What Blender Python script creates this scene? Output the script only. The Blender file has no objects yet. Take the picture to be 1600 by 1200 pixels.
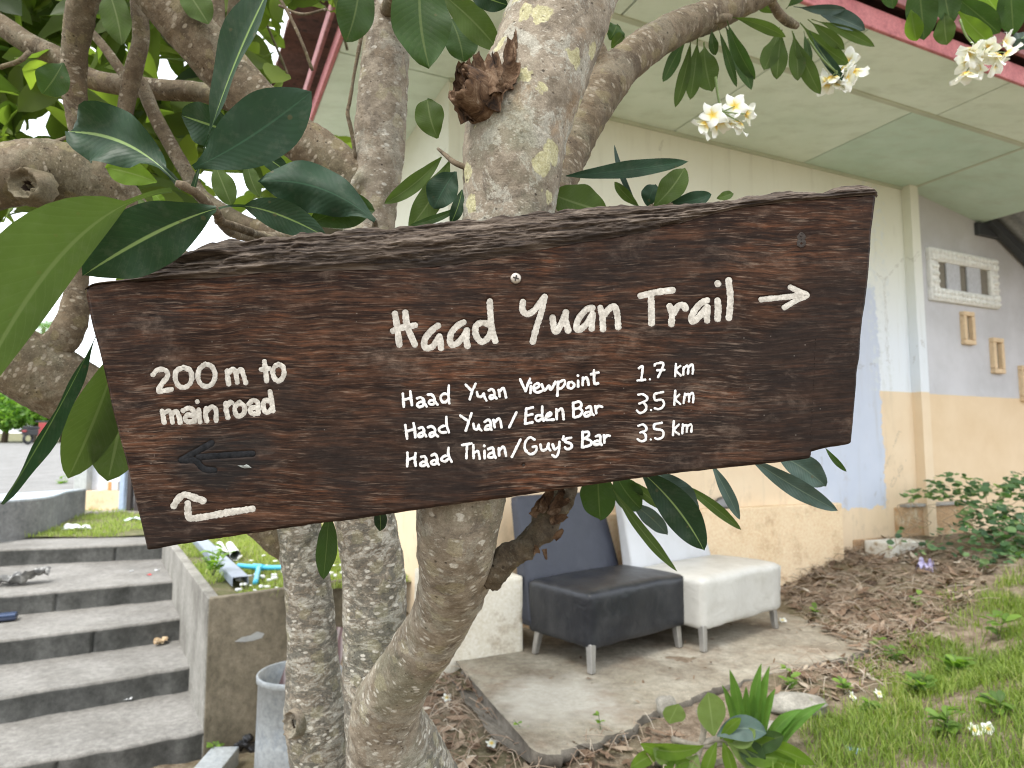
import bpy, bmesh, math, random
import numpy as np
from mathutils import Vector, Matrix, Euler

# ------------------------------------------------------------------ camera, world, sun, exposure
SC = bpy.context.scene
COL = SC.collection
R = math.radians
PITCH = R(5.35)
F = 1067.0                      # focal length in photo pixels (1600 wide)
CAM = np.array([0.0, 0.0, 1.5])
cam = bpy.data.cameras.new('camera')
cam.lens = 24.0; cam.sensor_width = 36.0
cam.clip_start = 0.05; cam.clip_end = 2000
cam.dof.use_dof = True
cam.dof.focus_distance = 0.88
cam.dof.aperture_fstop = 7.5
camo = bpy.data.objects.new('camera', cam)
COL.objects.link(camo)
camo.location = CAM
camo.rotation_euler = (R(90) + PITCH, 0, 0)
SC.camera = camo

SUN_EL, SUN_AZ = R(58), R(215)      # azimuth clockwise from +Y: the sun is behind and to the left of the camera
w = bpy.data.worlds.new('World'); SC.world = w; w.use_nodes = True
wn = w.node_tree; wn.nodes.clear()
wo = wn.nodes.new('ShaderNodeOutputWorld'); wb = wn.nodes.new('ShaderNodeBackground')
sky = wn.nodes.new('ShaderNodeTexSky'); sky.sky_type = 'NISHITA'; sky.sun_disc = False
sky.sun_elevation = SUN_EL; sky.sun_rotation = SUN_AZ
sky.dust_density = 4.0; sky.air_density = 1.0
mx = wn.nodes.new('ShaderNodeMix'); mx.data_type = 'RGBA'; mx.inputs[0].default_value = 0.72
mx.inputs[7].default_value = (9.2, 9.5, 9.8, 1)      # bright cloud cover over the clear sky
wn.links.new(sky.outputs[0], mx.inputs[6]); wn.links.new(mx.outputs[2], wb.inputs[0])
wb.inputs[1].default_value = 0.15
wn.links.new(wb.outputs[0], wo.inputs[0])
sl = bpy.data.lights.new('sun', 'SUN'); sl.energy = 1.5; sl.angle = R(14); sl.color = (1, 0.98, 0.94)
so = bpy.data.objects.new('sun', sl); COL.objects.link(so)
sd = Vector((math.sin(SUN_AZ) * math.cos(SUN_EL), math.cos(SUN_AZ) * math.cos(SUN_EL), math.sin(SUN_EL)))
so.rotation_euler = sd.to_track_quat('Z', 'Y').to_euler()
so.location = (-8, -12, 20)
SC.view_settings.view_transform = 'Standard'
SC.view_settings.look = 'None'
SC.view_settings.gamma = 1.0
SC.view_settings.exposure = 1.08
SC.cycles.max_bounces = 8
SC.cycles.transparent_max_bounces = 8
SC.cycles.use_denoising = True
SC.cycles.denoiser = 'OPENIMAGEDENOISE'
SC.cycles.denoising_input_passes = 'RGB_ALBEDO_NORMAL'
SC.cycles.denoising_prefilter = 'ACCURATE'
SC.cycles.filter_width = 1.1

random.seed(7); RNG = np.random.default_rng(7)

# ------------------------------------------------------------------ geometry of the place
cp, sp = math.cos(PITCH), math.sin(PITCH)
def cl(x, y, z):                 # camera-axes offset -> world
    return np.array([x, cp * y - sp * z, sp * y + cp * z]) + CAM
def P(u, v, d):                  # the point seen at photo pixel (u,v) at depth d
    return cl((u - 800) / F * d, d, (600 - v) / F * d)
def ray(u, v):
    return cl((u - 800) / F, 1, (600 - v) / F) - CAM
def onz(u, v, z):
    r = ray(u, v); k = (z - CAM[2]) / r[2]
    return CAM + r * k
AZ = R(65)
T = np.array([math.sin(AZ), math.cos(AZ), 0]); M = np.array([-math.cos(AZ), math.sin(AZ), 0])   # along the house front / into the house
def B(s, n, z): return T * s + M * n + np.array([0, 0, z])
def sn(p): return float(np.dot(p, T)), float(np.dot(p, M))
def onwall(u, v, n):             # -> (s, z) on the plane parallel to the house front
    r = ray(u, v); k = n / np.dot(r, M)
    p = CAM + r * k
    return float(np.dot(p, T)), float(p[2])
SLAB = 0.30
NBLK = sn(onz(730, 1030, SLAB))[1]     # front of the corner block
HK = 1.13                              # the house front stands this much farther back than the block
NW = NBLK * HK

def smooth(x): x = np.clip(x, 0, 1); return x * x * (3 - 2 * x)

# numpy value noise
def _h(i, j, k):
    n = (i * 374761393 + j * 668265263 + k * 2147483647 + 1013904223) & 0xffffffff
    n = ((n ^ (n >> 13)) * 1274126177) & 0xffffffff
    n = ((n ^ (n >> 16)) * 2246822519) & 0xffffffff
    return ((n ^ (n >> 15)) & 0xffffff) / float(0xffffff) * 2 - 1
def vn(p):
    p = np.asarray(p, float); i = np.floor(p).astype(np.int64); f = p - i; f = f * f * (3 - 2 * f)
    r = 0
    for a in (0, 1):
        for b in (0, 1):
            for c in (0, 1):
                wgt = (f[:, 0] if a else 1 - f[:, 0]) * (f[:, 1] if b else 1 - f[:, 1]) * (f[:, 2] if c else 1 - f[:, 2])
                r = r + wgt * _h(i[:, 0] + a, i[:, 1] + b, i[:, 2] + c)
    return r
def fbm(p, o=4):
    p = np.asarray(p, float); r = 0; a = 1.0
    for k in range(o):
        r = r + a * vn(p * (2 ** k) + k * 17.3); a *= 0.5
    return r
_ep = sorted(sn(onz(u, v, SLAB)) for u, v in ((812, 1146), (836, 1174), (866, 1177), (972, 1144), (1094, 1086), (1200, 1052), (1296, 1032), (1368, 1004)))
EDGE_S = [p[0] for p in _ep]; EDGE_N = [p[1] for p in _ep]
def gz(x, y):                    # ground height
    x = np.asarray(x, float); y = np.asarray(y, float)
    s = x * T[0] + y * T[1]; n = x * M[0] + y * M[1]
    h = -0.38 + 0.575 * smooth((s - 0.42) / 0.48)
    bl = smooth((n - 1.9) / 0.8)
    h = h + (1 - bl) * 0.19 * np.clip(s - 2.3, 0, 3.4) + bl * (0.20 * np.clip(s - 3.55, 0, 2.2))
    h = h + 0.06 * smooth((n - 3.0) / 1.0) * smooth((s - 3.7) / 1.0)
    nf = np.interp(s, EDGE_S, EDGE_N); h = h + 0.085 * smooth((n - nf + 0.55) / 0.5) * smooth((s - 1.15) / 0.4) * smooth((4.0 - s) / 1.0)
    pp = np.stack([x * 2.2, y * 2.2, x * 0], -1).reshape(-1, 3)
    h = h + 0.025 * fbm(pp, 3).reshape(x.shape) * smooth((40 - np.hypot(x, y)) / 20)
    return h

# ------------------------------------------------------------------ object helpers
def wloc(o):
    l = Vector((0, 0, 0))
    while o is not None: l = l + o.location; o = o.parent
    return np.array(l)
def link(name, me, parent=None, mats=()):
    o = bpy.data.objects.new(name, me); COL.objects.link(o)
    for m in mats: me.materials.append(m)
    if parent is not None: o.parent = parent
    return o
def tag(o, label, cat, group=None):
    o['label'] = label; o['category'] = cat
    if group: o['group'] = group
    return o
def thing(name, loc, label, cat, group=None):
    o = bpy.data.objects.new(name, None); COL.objects.link(o)
    o.location = Vector(loc); o.empty_display_size = 0.05
    return tag(o, label, cat, group)
def setuv(me, uv):
    l = me.uv_layers.new(name='UVMap')
    vi = np.empty(len(me.loops), np.int32); me.loops.foreach_get('vertex_index', vi)
    l.data.foreach_set('uv', np.asarray(uv, np.float32)[vi].ravel())
def setattr_f(me, name, a):
    at = me.attributes.new(name, 'FLOAT', 'POINT'); at.data.foreach_set('value', np.asarray(a, np.float32))
def setattr_v(me, name, a):
    at = me.attributes.new(name, 'FLOAT_VECTOR', 'POINT'); at.data.foreach_set('vector', np.asarray(a, np.float32).ravel())
def mesh(name, verts, faces, mats, parent=None, smooth_=True, uv=None, origin=None, midx=None):
    """verts in world coordinates; top-level objects get their origin at the base of the mesh"""
    v = np.asarray(verts, float).reshape(-1, 3)
    if parent is not None: off = wloc(parent)
    else:
        off = np.array([v[:, 0].mean(), v[:, 1].mean(), v[:, 2].min()]) if origin is None else np.asarray(origin, float)
    me = bpy.data.meshes.new(name)
    if isinstance(faces, np.ndarray): faces = faces.tolist()
    me.from_pydata((v - off).tolist(), [], faces)
    if uv is not None: setuv(me, uv)
    if smooth_: me.polygons.foreach_set('use_smooth', [True] * len(me.polygons))
    if midx is not None: me.polygons.foreach_set('material_index', midx)
    me.update()
    if not isinstance(mats, (list, tuple)): mats = [mats]
    o = link(name, me, parent, mats)
    if parent is None: o.location = Vector(off)
    return o
class MB:
    def __init__(s): s.v = []; s.f = []; s.uv = []; s.n = 0
    def add(s, v, f, uv=None):
        v = np.asarray(v, float).reshape(-1, 3)
        s.v.append(v); k = s.n
        s.f.extend([[i + k for i in q] for q in f]); s.n += len(v)
        s.uv.append(np.zeros((len(v), 2)) if uv is None else np.asarray(uv, float))
        return s
    def build(s, name, mats, parent=None, smooth_=True, **k):
        return mesh(name, np.concatenate(s.v), s.f, mats, parent, smooth_, uv=np.concatenate(s.uv), **k)
def grid_faces(nu, nv, wrap=False):
    f = []
    for i in range(nu - 1):
        for j in range(nv if wrap else nv - 1):
            a = i * nv + j; b = i * nv + (j + 1) % nv
            f.append([a, b, b + nv, a + nv])
    return f
def bevel_box(c8, bev=0.01, seg=2):
    """8 corners (bottom 4 ccw, top 4 ccw) -> bevelled verts, faces"""
    bm = bmesh.new(); vs = [bm.verts.new(tuple(p)) for p in c8]
    for q in ((3, 2, 1, 0), (4, 5, 6, 7), (0, 1, 5, 4), (1, 2, 6, 5), (2, 3, 7, 6), (3, 0, 4, 7)): bm.faces.new([vs[i] for i in q])
    if bev > 0: bmesh.ops.bevel(bm, geom=bm.edges[:], offset=bev, segments=seg, affect='EDGES', profile=0.6)
    bmesh.ops.recalc_face_normals(bm, faces=bm.faces[:])
    bm.verts.index_update()
    v = [tuple(x.co) for x in bm.verts]; f = [[x.index for x in q.verts] for q in bm.faces]
    bm.free(); return v, f
def boxB(s0, s1, n0, n1, z0, z1, bev=0.004, seg=1):
    c = [B(s0, n0, z0), B(s1, n0, z0), B(s1, n1, z0), B(s0, n1, z0)]
    c += [p + np.array([0, 0, z1 - z0]) for p in c]
    return bevel_box(c, bev, seg)
def box(cx, cy, cz, sx, sy, sz, rz=0, bev=0.004, seg=1):
    a = np.array([math.cos(rz), math.sin(rz), 0]) * sx / 2; b = np.array([-math.sin(rz), math.cos(rz), 0]) * sy / 2
    c0 = np.array([cx, cy, cz])
    c = [c0 - a - b, c0 + a - b, c0 + a + b, c0 - a + b]
    c += [p + np.array([0, 0, sz]) for p in c]
    return bevel_box(c, bev, seg)
def prism(poly, dz, bev=0.0):
    """polygon in world coordinates (top), extruded down by dz (vector)"""
    n = len(poly); top = [np.asarray(p, float) for p in poly]; bot = [p + np.asarray(dz, float) for p in top]
    bm = bmesh.new(); vt = [bm.verts.new(tuple(p)) for p in top]; vb = [bm.verts.new(tuple(p)) for p in bot]
    bm.faces.new(vt); bm.faces.new(vb[::-1])
    for i in range(n): bm.faces.new([vt[i], vb[i], vb[(i + 1) % n], vt[(i + 1) % n]])
    if bev > 0: bmesh.ops.bevel(bm, geom=bm.edges[:], offset=bev, segments=2, affect='EDGES', profile=0.6)
    bmesh.ops.recalc_face_normals(bm, faces=bm.faces[:]); bm.verts.index_update()
    v = [tuple(x.co) for x in bm.verts]; f = [[x.index for x in q.verts] for q in bm.faces]
    bm.free(); return v, f
def catmull(pts, step):
    pts = [np.asarray(p, float) for p in pts]
    if len(pts) == 2:
        n = max(2, int(np.linalg.norm(pts[1] - pts[0]) / step) + 1)
        return np.array([pts[0] + (pts[1] - pts[0]) * t for t in np.linspace(0, 1, n)])
    e = [2 * pts[0] - pts[1]] + pts + [2 * pts[-1] - pts[-2]]
    out = []
    for i in range(1, len(e) - 2):
        p0, p1, p2, p3 = e[i - 1:i + 3]
        n = max(1, int(np.linalg.norm((p2 - p1)[:3]) / step))
        for t in np.arange(n) / n:
            out.append(0.5 * (2 * p1 + (p2 - p0) * t + (2 * p0 - 5 * p1 + 4 * p2 - p3) * t * t + (3 * p1 - p0 - 3 * p2 + p3) * t ** 3))
    out.append(pts[-1]); return np.array(out)
def tube(pts, rad, seg=12, cap=True):
    """swept tube along points; -> verts, faces"""
    pts = np.asarray(pts, float); n = len(pts); rad = np.broadcast_to(np.asarray(rad, float), (n,))
    tan = np.gradient(pts, axis=0); tan /= np.linalg.norm(tan, axis=1)[:, None] + 1e-12
    ref = np.array([0, 0, 1.0]) if abs(tan[0][2]) < 0.9 else np.array([1.0, 0, 0])
    a = np.cross(tan[0], ref); a /= np.linalg.norm(a); V = []
    for i in range(n):
        a = a - tan[i] * np.dot(a, tan[i]); a /= np.linalg.norm(a); b = np.cross(tan[i], a)
        for j in range(seg):
            th = 2 * math.pi * j / seg
            V.append(pts[i] + rad[i] * (math.cos(th) * a + math.sin(th) * b))
    Fc = grid_faces(n, seg, True)
    if cap:
        V.append(pts[0]); V.append(pts[-1]); c0, c1 = n * seg, n * seg + 1
        for j in range(seg):
            Fc.append([c0, (j + 1) % seg, j]); Fc.append([c1, (n - 1) * seg + j, (n - 1) * seg + (j + 1) % seg])
    return V, Fc

# ------------------------------------------------------------------ materials
class NT:
    def __init__(s, name):
        s.m = bpy.data.materials.new(name); s.m.use_nodes = True; s.t = s.m.node_tree
        s.bsdf = s.t.nodes['Principled BSDF']; s.out = s.t.nodes['Material Output']
        s.geo = None
    def n(s, typ, **kw):
        x = s.t.nodes.new(typ)
        for k, v in kw.items():
            if k.startswith('i_'):
                key = k[2:]; key = int(key) if key.isdigit() else key
                s.set(x.inputs[key], v)
            else: setattr(x, k, v)
        return x
    def set(s, inp, v):
        if hasattr(v, 'is_output'): s.t.links.new(v, inp)
        else: inp.default_value = v
    def coord(s, kind='Object', scale=(1, 1, 1), rot=(0, 0, 0), loc=(0, 0, 0), src=None):
        if src is None: src = s.n('ShaderNodeTexCoord').outputs[kind]
        m = s.n('ShaderNodeMapping'); s.t.links.new(src, m.inputs[0])
        m.inputs['Scale'].default_value = scale; m.inputs['Rotation'].default_value = rot; m.inputs['Location'].default_value = loc
        return m.outputs[0]
    def noise(s, co, scale, detail=6, rough=0.6, dist=0.0):
        x = s.n('ShaderNodeTexNoise'); s.t.links.new(co, x.inputs['Vector'])
        x.inputs['Scale'].default_value = scale; x.inputs['Detail'].default_value = detail
        x.inputs['Roughness'].default_value = rough; x.inputs['Distortion'].default_value = dist
        return x.outputs[0]
    def voro(s, co, scale, feature='F1', rnd=1.0):
        x = s.n('ShaderNodeTexVoronoi', feature=feature); s.t.links.new(co, x.inputs['Vector'])
        x.inputs['Scale'].default_value = scale; x.inputs['Randomness'].default_value = rnd
        return x.outputs['Distance']
    def ramp(s, fac, stops, interp='LINEAR'):
        x = s.n('ShaderNodeValToRGB'); s.t.links.new(fac, x.inputs[0]); e = x.color_ramp
        e.interpolation = interp
        while len(e.elements) < len(stops): e.elements.new(0.5)
        for k, (p, c) in zip(e.elements, stops):
            k.position = p; k.color = (c, c, c, 1) if not hasattr(c, '__len__') else (*c[:3], 1)
        return x.outputs[0]
    def mix(s, fac, a, b, mode='MIX'):
        x = s.n('ShaderNodeMix', data_type='RGBA', blend_type=mode)
        for i, v in ((0, fac), (6, a), (7, b)):
            if hasattr(v, 'is_output'): s.t.links.new(v, x.inputs[i])
            elif i == 0: x.inputs[0].default_value = v
            else: x.inputs[i].default_value = (*v[:3], 1)
        return x.outputs[2]
    def math(s, op, a, b=None, c=None, clamp=False):
        x = s.n('ShaderNodeMath', operation=op, use_clamp=clamp)
        for i, v in enumerate((a, b, c)):
            if v is not None: s.set(x.inputs[i], v)
        return x.outputs[0]
    def sep(s, vec):
        x = s.n('ShaderNodeSeparateXYZ'); s.t.links.new(vec, x.inputs[0]); return x.outputs
    def bump(s, h, strength=0.5, dist=0.01, prev=None):
        x = s.n('ShaderNodeBump'); s.t.links.new(h, x.inputs['Height'])
        x.inputs['Strength'].default_value = strength; x.inputs['Distance'].default_value = dist
        if prev is not None: s.t.links.new(prev, x.inputs['Normal'])
        return x.outputs[0]
    def done(s, col, rough=0.7, normal=None, spec=0.4, metal=0.0, transl=None, tcol=None, coat=0.0):
        s.set(s.bsdf.inputs['Base Color'], col if hasattr(col, 'is_output') else (*col[:3], 1))
        s.set(s.bsdf.inputs['Roughness'], rough); s.set(s.bsdf.inputs['Specular IOR Level'], spec)
        s.set(s.bsdf.inputs['Metallic'], metal)
        if coat: s.bsdf.inputs['Coat Weight'].default_value = coat; s.bsdf.inputs['Coat Roughness'].default_value = 0.25
        if normal is not None: s.t.links.new(normal, s.bsdf.inputs['Normal'])
        if transl:
            tr = s.n('ShaderNodeBsdfTranslucent'); s.set(tr.inputs[0], tcol if hasattr(tcol, 'is_output') else (*tcol, 1))
            ms = s.n('ShaderNodeMixShader'); ms.inputs[0].default_value = transl
            s.t.links.new(s.bsdf.outputs[0], ms.inputs[1]); s.t.links.new(tr.outputs[0], ms.inputs[2])
            s.t.links.new(ms.outputs[0], s.out.inputs[0])
        return s.m
def blotchy(name, c0, c1, c2=None, scale=4, fine=60, rough=0.8, bump=0.3, bdist=0.004, spec=0.3, metal=0.0, speck=None, stretch=(1, 1, 1)):
    k = NT(name); co = k.coord('Object', stretch)
    a = k.ramp(k.noise(co, scale, 7, 0.62), [(0.33, c0), (0.62, c1)])
    if c2 is not None: a = k.mix(k.ramp(k.noise(k.coord('Object', stretch, loc=(7, 3, 1)), scale * 2.3, 6, 0.65), [(0.52, 0.0), (0.68, 1.0)]), a, c2)
    fn = k.noise(co, fine, 4, 0.7)
    a = k.mix(0.35, a, k.ramp(fn, [(0.3, 0.15), (0.7, 0.85)]), 'OVERLAY')
    if speck is not None:
        a = k.mix(k.ramp(k.voro(co, fine * 0.8), [(0.10, 1.0), (0.16, 0.0)]), a, speck)
    return k.done(a, rough, k.bump(fn, bump, bdist), spec, metal)
def plain(name, c, rough=0.5, spec=0.5, metal=0.0, var=0.12):
    k = NT(name); co = k.coord('Object'); n1 = k.noise(co, 25, 5, 0.65)
    a = k.mix(k.ramp(n1, [(0.3, 0.0), (0.7, 1.0)]), [x * (1 - var) for x in c], [min(1, x * (1 + var)) for x in c])
    return k.done(a, rough, k.bump(n1, 0.12, 0.003), spec, metal)
# ------------------------------------------------------------------ materials of the place
def wall_mat():
    k = NT('painted_wall'); uvs = k.n('ShaderNodeUVMap').outputs[0]; x = k.sep(uvs); s_, z_ = x[0], x[1]
    co = k.coord('Object', (1, 1, 1))
    edge = k.math('MULTIPLY', k.math('SUBTRACT', k.noise(co, 9, 6, 0.7), 0.5), 0.22)
    big = k.noise(co, 1.3, 6, 0.6)
    cream = k.mix(k.ramp(big, [(0.3, 0.0), (0.7, 1.0)]), (0.68, 0.68, 0.565), (0.75, 0.75, 0.65))
    wash = k.math('MULTIPLY', k.ramp(s_, [(0.0, 0.0), (1.0, 1.0)]), 1.0)
    # the far third of the upper wall is a fresher white than the rest
    fw = k.ramp(k.math('ADD', k.math('DIVIDE', s_, 10.0), k.math('MULTIPLY', edge, 0.12)), [(0.452, 0.0), (0.475, 1.0)])
    cream = k.mix(k.math('MULTIPLY', fw, k.ramp(k.math('DIVIDE', z_, 4.0), [(0.62, 1.0), (0.86, 0.0)])), cream, (0.72, 0.76, 0.80))
    orange = k.mix(k.ramp(k.noise(co, 2.2, 6, 0.65), [(0.3, 0.0), (0.7, 1.0)]), (0.715, 0.56, 0.38), (0.775, 0.63, 0.45))
    dado = k.ramp(k.math('ADD', k.math('SUBTRACT', z_, DADO), k.math('MULTIPLY', edge, 0.02)), [(0.0, 0.0), (0.004, 1.0)])
    a = k.mix(dado, orange, cream)
    # repainted blue-grey patch
    s0 = k.math('GREATER_THAN', k.math('ADD', s_, edge), PATCH[0]); s1 = k.math('LESS_THAN', k.math('ADD', s_, edge), PATCH[1])
    zb = k.math('GREATER_THAN', k.math('ADD', z_, edge), PATCH[2])
    zt = k.math('LESS_THAN', k.math('ADD', z_, k.math('MULTIPLY', edge, 3.0)), 3.0)
    pm = k.math('MULTIPLY', k.math('MULTIPLY', s0, s1), k.math('MULTIPLY', zb, zt))
    blue = k.mix(k.noise(co, 5, 5, 0.6), (0.49, 0.54, 0.64), (0.58, 0.62, 0.71))
    a = k.mix(pm, a, blue)
    sm_ = k.math('MULTIPLY', k.math('LESS_THAN', k.math('ABSOLUTE', k.math('SUBTRACT', k.math('ADD', s_, k.math('MULTIPLY', edge, 1.5)), PATCH[1] + 0.02)), 0.16), k.ramp(k.noise(co, 16, 7, 0.72), [(0.52, 0.0), (0.58, 1.0)]))
    a = k.mix(k.math('MULTIPLY', sm_, k.math('MULTIPLY', dado, 0.6)), a, (0.62, 0.66, 0.66))
    ce = k.voro(k.coord('Object', (1, 1, 0.7)), 0.9, 'DISTANCE_TO_EDGE')
    cw = k.math('ADD', ce, k.math('MULTIPLY', k.math('SUBTRACT', k.noise(co, 8, 6, 0.7), 0.5), 0.10))
    ck = k.math('MULTIPLY', k.math('LESS_THAN', k.math('ABSOLUTE', cw), 0.0032), k.math('GREATER_THAN', k.noise(k.coord('Object', loc=(4, 1, 3)), 1.1, 3, 0.5), 0.5))
    a = k.mix(k.math('MULTIPLY', ck, 0.32), a, (0.26, 0.23, 0.18))
    dr = k.ramp(k.noise(k.coord(src=uvs, scale=(7.0, 0.5, 1)), 1.6, 7, 0.7), [(0.54, 0.0), (0.72, 1.0)])
    a = k.mix(k.math('MULTIPLY', dr, 0.26), a, (0.36, 0.33, 0.25))
    # damp and scuffs near the base, fine grime
    g = k.ramp(k.math('ADD', k.noise(k.coord('Object', (1, 1, 0.5)), 6, 7, 0.7), k.math('MULTIPLY', k.math('SUBTRACT', 1.0, z_), 0.10)), [(0.54, 0.0), (0.76, 1.0)])
    a = k.mix(k.math('MULTIPLY', g, 0.55), a, (0.33, 0.25, 0.16))
    sc = k.ramp(k.noise(k.coord('Object', (1, 1, 0.25)), 14, 6, 0.75), [(0.62, 0.0), (0.72, 1.0)])
    a = k.mix(k.math('MULTIPLY', sc, 0.22), a, (0.34, 0.31, 0.25))
    return k.done(a, 0.85, k.bump(k.noise(co, 70, 4, 0.7), 0.25, 0.004), 0.25)
def soffit_mat(name, c0, c1):
    k = NT(name); co = k.coord('Object')
    a = k.mix(k.ramp(k.noise(co, 2.0, 7, 0.62), [(0.35, 0.0), (0.65, 1.0)]), c0, c1)
    st = k.ramp(k.noise(k.coord('Object', (1.0, 2.2, 1), rot=(0, 0, R(-25))), 3.2, 7, 0.68), [(0.48, 0.0), (0.70, 1.0)])
    a = k.mix(k.math('MULTIPLY', st, 0.40), a, (0.42, 0.47, 0.36))
    return k.done(a, 0.9, k.bump(k.noise(co, 40, 4, 0.7), 0.15, 0.004), 0.2)
def wood_mat():
    k = NT('weathered_hardwood'); rot = (0, R(-7.0), 0)
    wob = k.noise(k.coord('Object', (1, 1, 1)), 5.0, 3, 0.5)
    base = k.n('ShaderNodeTexCoord').outputs['Object']
    va = k.n('ShaderNodeVectorMath', operation='ADD'); k.t.links.new(base, va.inputs[0])
    cx = k.n('ShaderNodeCombineXYZ'); k.t.links.new(k.math('MULTIPLY', wob, 0.03), cx.inputs[2]); k.t.links.new(cx.outputs[0], va.inputs[1])
    co = k.coord(src=va.outputs[0], scale=(4.5, 20, 55), rot=rot); cf = k.coord(src=va.outputs[0], scale=(26, 60, 400), rot=rot)
    cm = k.coord(src=va.outputs[0], scale=(13, 30, 170), rot=rot); mott = k.noise(k.coord('Object', (1, 1, 1.5)), 75, 5, 0.7)
    g1 = k.noise(co, 1.0, 7, 0.66, 0.35); g2 = k.noise(cf, 1.0, 5, 0.7, 0.2); g3 = k.noise(cm, 1.0, 7, 0.72, 0.25)
    blot = k.math('ADD', k.noise(k.coord('Object', (1, 1, 1.8)), 4.2, 6, 0.6), k.math('MULTIPLY', k.ramp(k.math('ADD', k.sep(base)[0], 0.5), [(0.60, 0.0), (0.86, 1.0)]), 0.07)); red = k.noise(k.coord('Object', (1.2, 1, 5), rot=rot, loc=(2, 2, 2)), 5.0, 6, 0.65)
    a = k.ramp(g1, [(0.28, (0.0120, 0.0070, 0.0054)), (0.45, (0.0320, 0.0163, 0.0103)), (0.60, (0.060, 0.0300, 0.0180)), (0.78, (0.108, 0.052, 0.029))])
    a = k.mix(k.ramp(g3, [(0.38, 0.85), (0.55, 0.0)]), a, (0.0105, 0.0068, 0.0055))
    a = k.mix(k.math('MULTIPLY', k.math('MULTIPLY', k.ramp(g3, [(0.50, 0.0), (0.66, 1.0)]), k.ramp(red, [(0.42, 0.0), (0.60, 1.0)])), 0.70), a, (0.138, 0.054, 0.025))
    # greyed, dry fibres
    a = k.mix(k.math('MULTIPLY', k.ramp(g2, [(0.53, 0.0), (0.70, 1.0)]), 0.66), a, (0.160, 0.114, 0.082))
    a = k.mix(k.ramp(g2, [(0.33, 0.9), (0.45, 0.0)]), a, (0.0085, 0.0058, 0.0048))
    # black-stained areas
    a = k.mix(k.math('MULTIPLY', k.ramp(blot, [(0.47, 0.0), (0.60, 1.0)]), 0.74), a, (0.016, 0.0125, 0.011))
    a = k.mix(k.math('MULTIPLY', k.ramp(k.math('MULTIPLY', k.noise(k.coord('Object', (1, 1, 1), loc=(3, 1, 2)), 6, 5, 0.6), k.ramp(g2, [(0.4, 0.4), (0.65, 1.0)])), [(0.42, 0.0), (0.60, 1.0)]), 0.35), a, (0.20, 0.148, 0.112))
    scr = k.ramp(k.noise(k.coord('Object', (30, 1, 7), rot=(0, R(48), 0)), 9, 3, 0.6), [(0.725, 0.0), (0.76, 1.0)])
    a = k.mix(k.math('MULTIPLY', scr, 0.35), a, (0.22, 0.18, 0.15))
    dots = k.ramp(k.voro(k.coord('Object', (1, 1, 1)), 55), [(0.03, 1.0), (0.055, 0.0)])
    a = k.mix(k.math('MULTIPLY', dots, 0.3), a, (0.30, 0.27, 0.23))
    wl = k.noise(k.coord('Object', (1, 1, 2.2), rot=rot, loc=(5, 2, 8)), 7.5, 7, 0.7, 0.4)
    a = k.mix(k.math('MULTIPLY', k.math('MULTIPLY', k.ramp(wl, [(0.54, 0.0), (0.68, 1.0)]), k.ramp(mott, [(0.35, 0.2), (0.65, 1.0)])), 0.5), a, (0.17, 0.125, 0.095))
    a = k.mix(0.42, a, k.ramp(mott, [(0.30, 0.20), (0.70, 0.80)]), 'OVERLAY')
    d_ = k.n('ShaderNodeVectorMath', operation='LENGTH'); k.t.links.new(k.coord(src=base, scale=(1, 0, 1.7), loc=(0.362, 0, 0.160)), d_.inputs[0])
    sm_ = k.ramp(k.math('ADD', d_.outputs['Value'], k.math('MULTIPLY', k.math('SUBTRACT', k.noise(k.coord('Object'), 22, 6, 0.7), 0.5), 0.10)), [(0.045, 1.0), (0.085, 0.0)])
    a = k.mix(k.math('MULTIPLY', sm_, 0.75), a, (0.012, 0.012, 0.012))
    hb = k.math('ADD', k.math('MULTIPLY', g2, 0.8), k.math('MULTIPLY', g3, 0.6))
    return k.done(a, k.ramp(g1, [(0.3, 0.52), (0.7, 0.68)]), k.bump(hb, 0.30, 0.0012), 0.07)
def barkedge_mat():
    k = NT('dry_live_edge'); rot = (0, R(-5.0), 0)
    co = k.coord('Object', (7, 50, 110), rot); cf = k.coord('Object', (18, 90, 330), rot)
    g1 = k.noise(co, 1.0, 7, 0.66, 1.2); g2 = k.noise(cf, 1.0, 5, 0.7, 0.6)
    a = k.ramp(g1, [(0.32, (0.012, 0.009, 0.0075)), (0.48, (0.062, 0.045, 0.033)), (0.60, (0.135, 0.106, 0.082)), (0.78, (0.24, 0.20, 0.16))])
    a = k.mix(k.ramp(g2, [(0.36, 0.85), (0.5, 0.0)]), a, (0.022, 0.017, 0.015))
    a = k.mix(k.math('MULTIPLY', k.ramp(g2, [(0.56, 0.0), (0.7, 1.0)]), 0.5), a, (0.27, 0.225, 0.185))
    dk = k.ramp(k.noise(k.coord('Object', (1, 1, 2)), 7, 4, 0.6), [(0.52, 0.0), (0.66, 1.0)])
    a = k.mix(k.math('MULTIPLY', dk, 0.75), a, (0.02, 0.016, 0.014))
    return k.done(a, 0.85, k.bump(k.math('ADD', g1, g2), 0.8, 0.004), 0.2)
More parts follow.
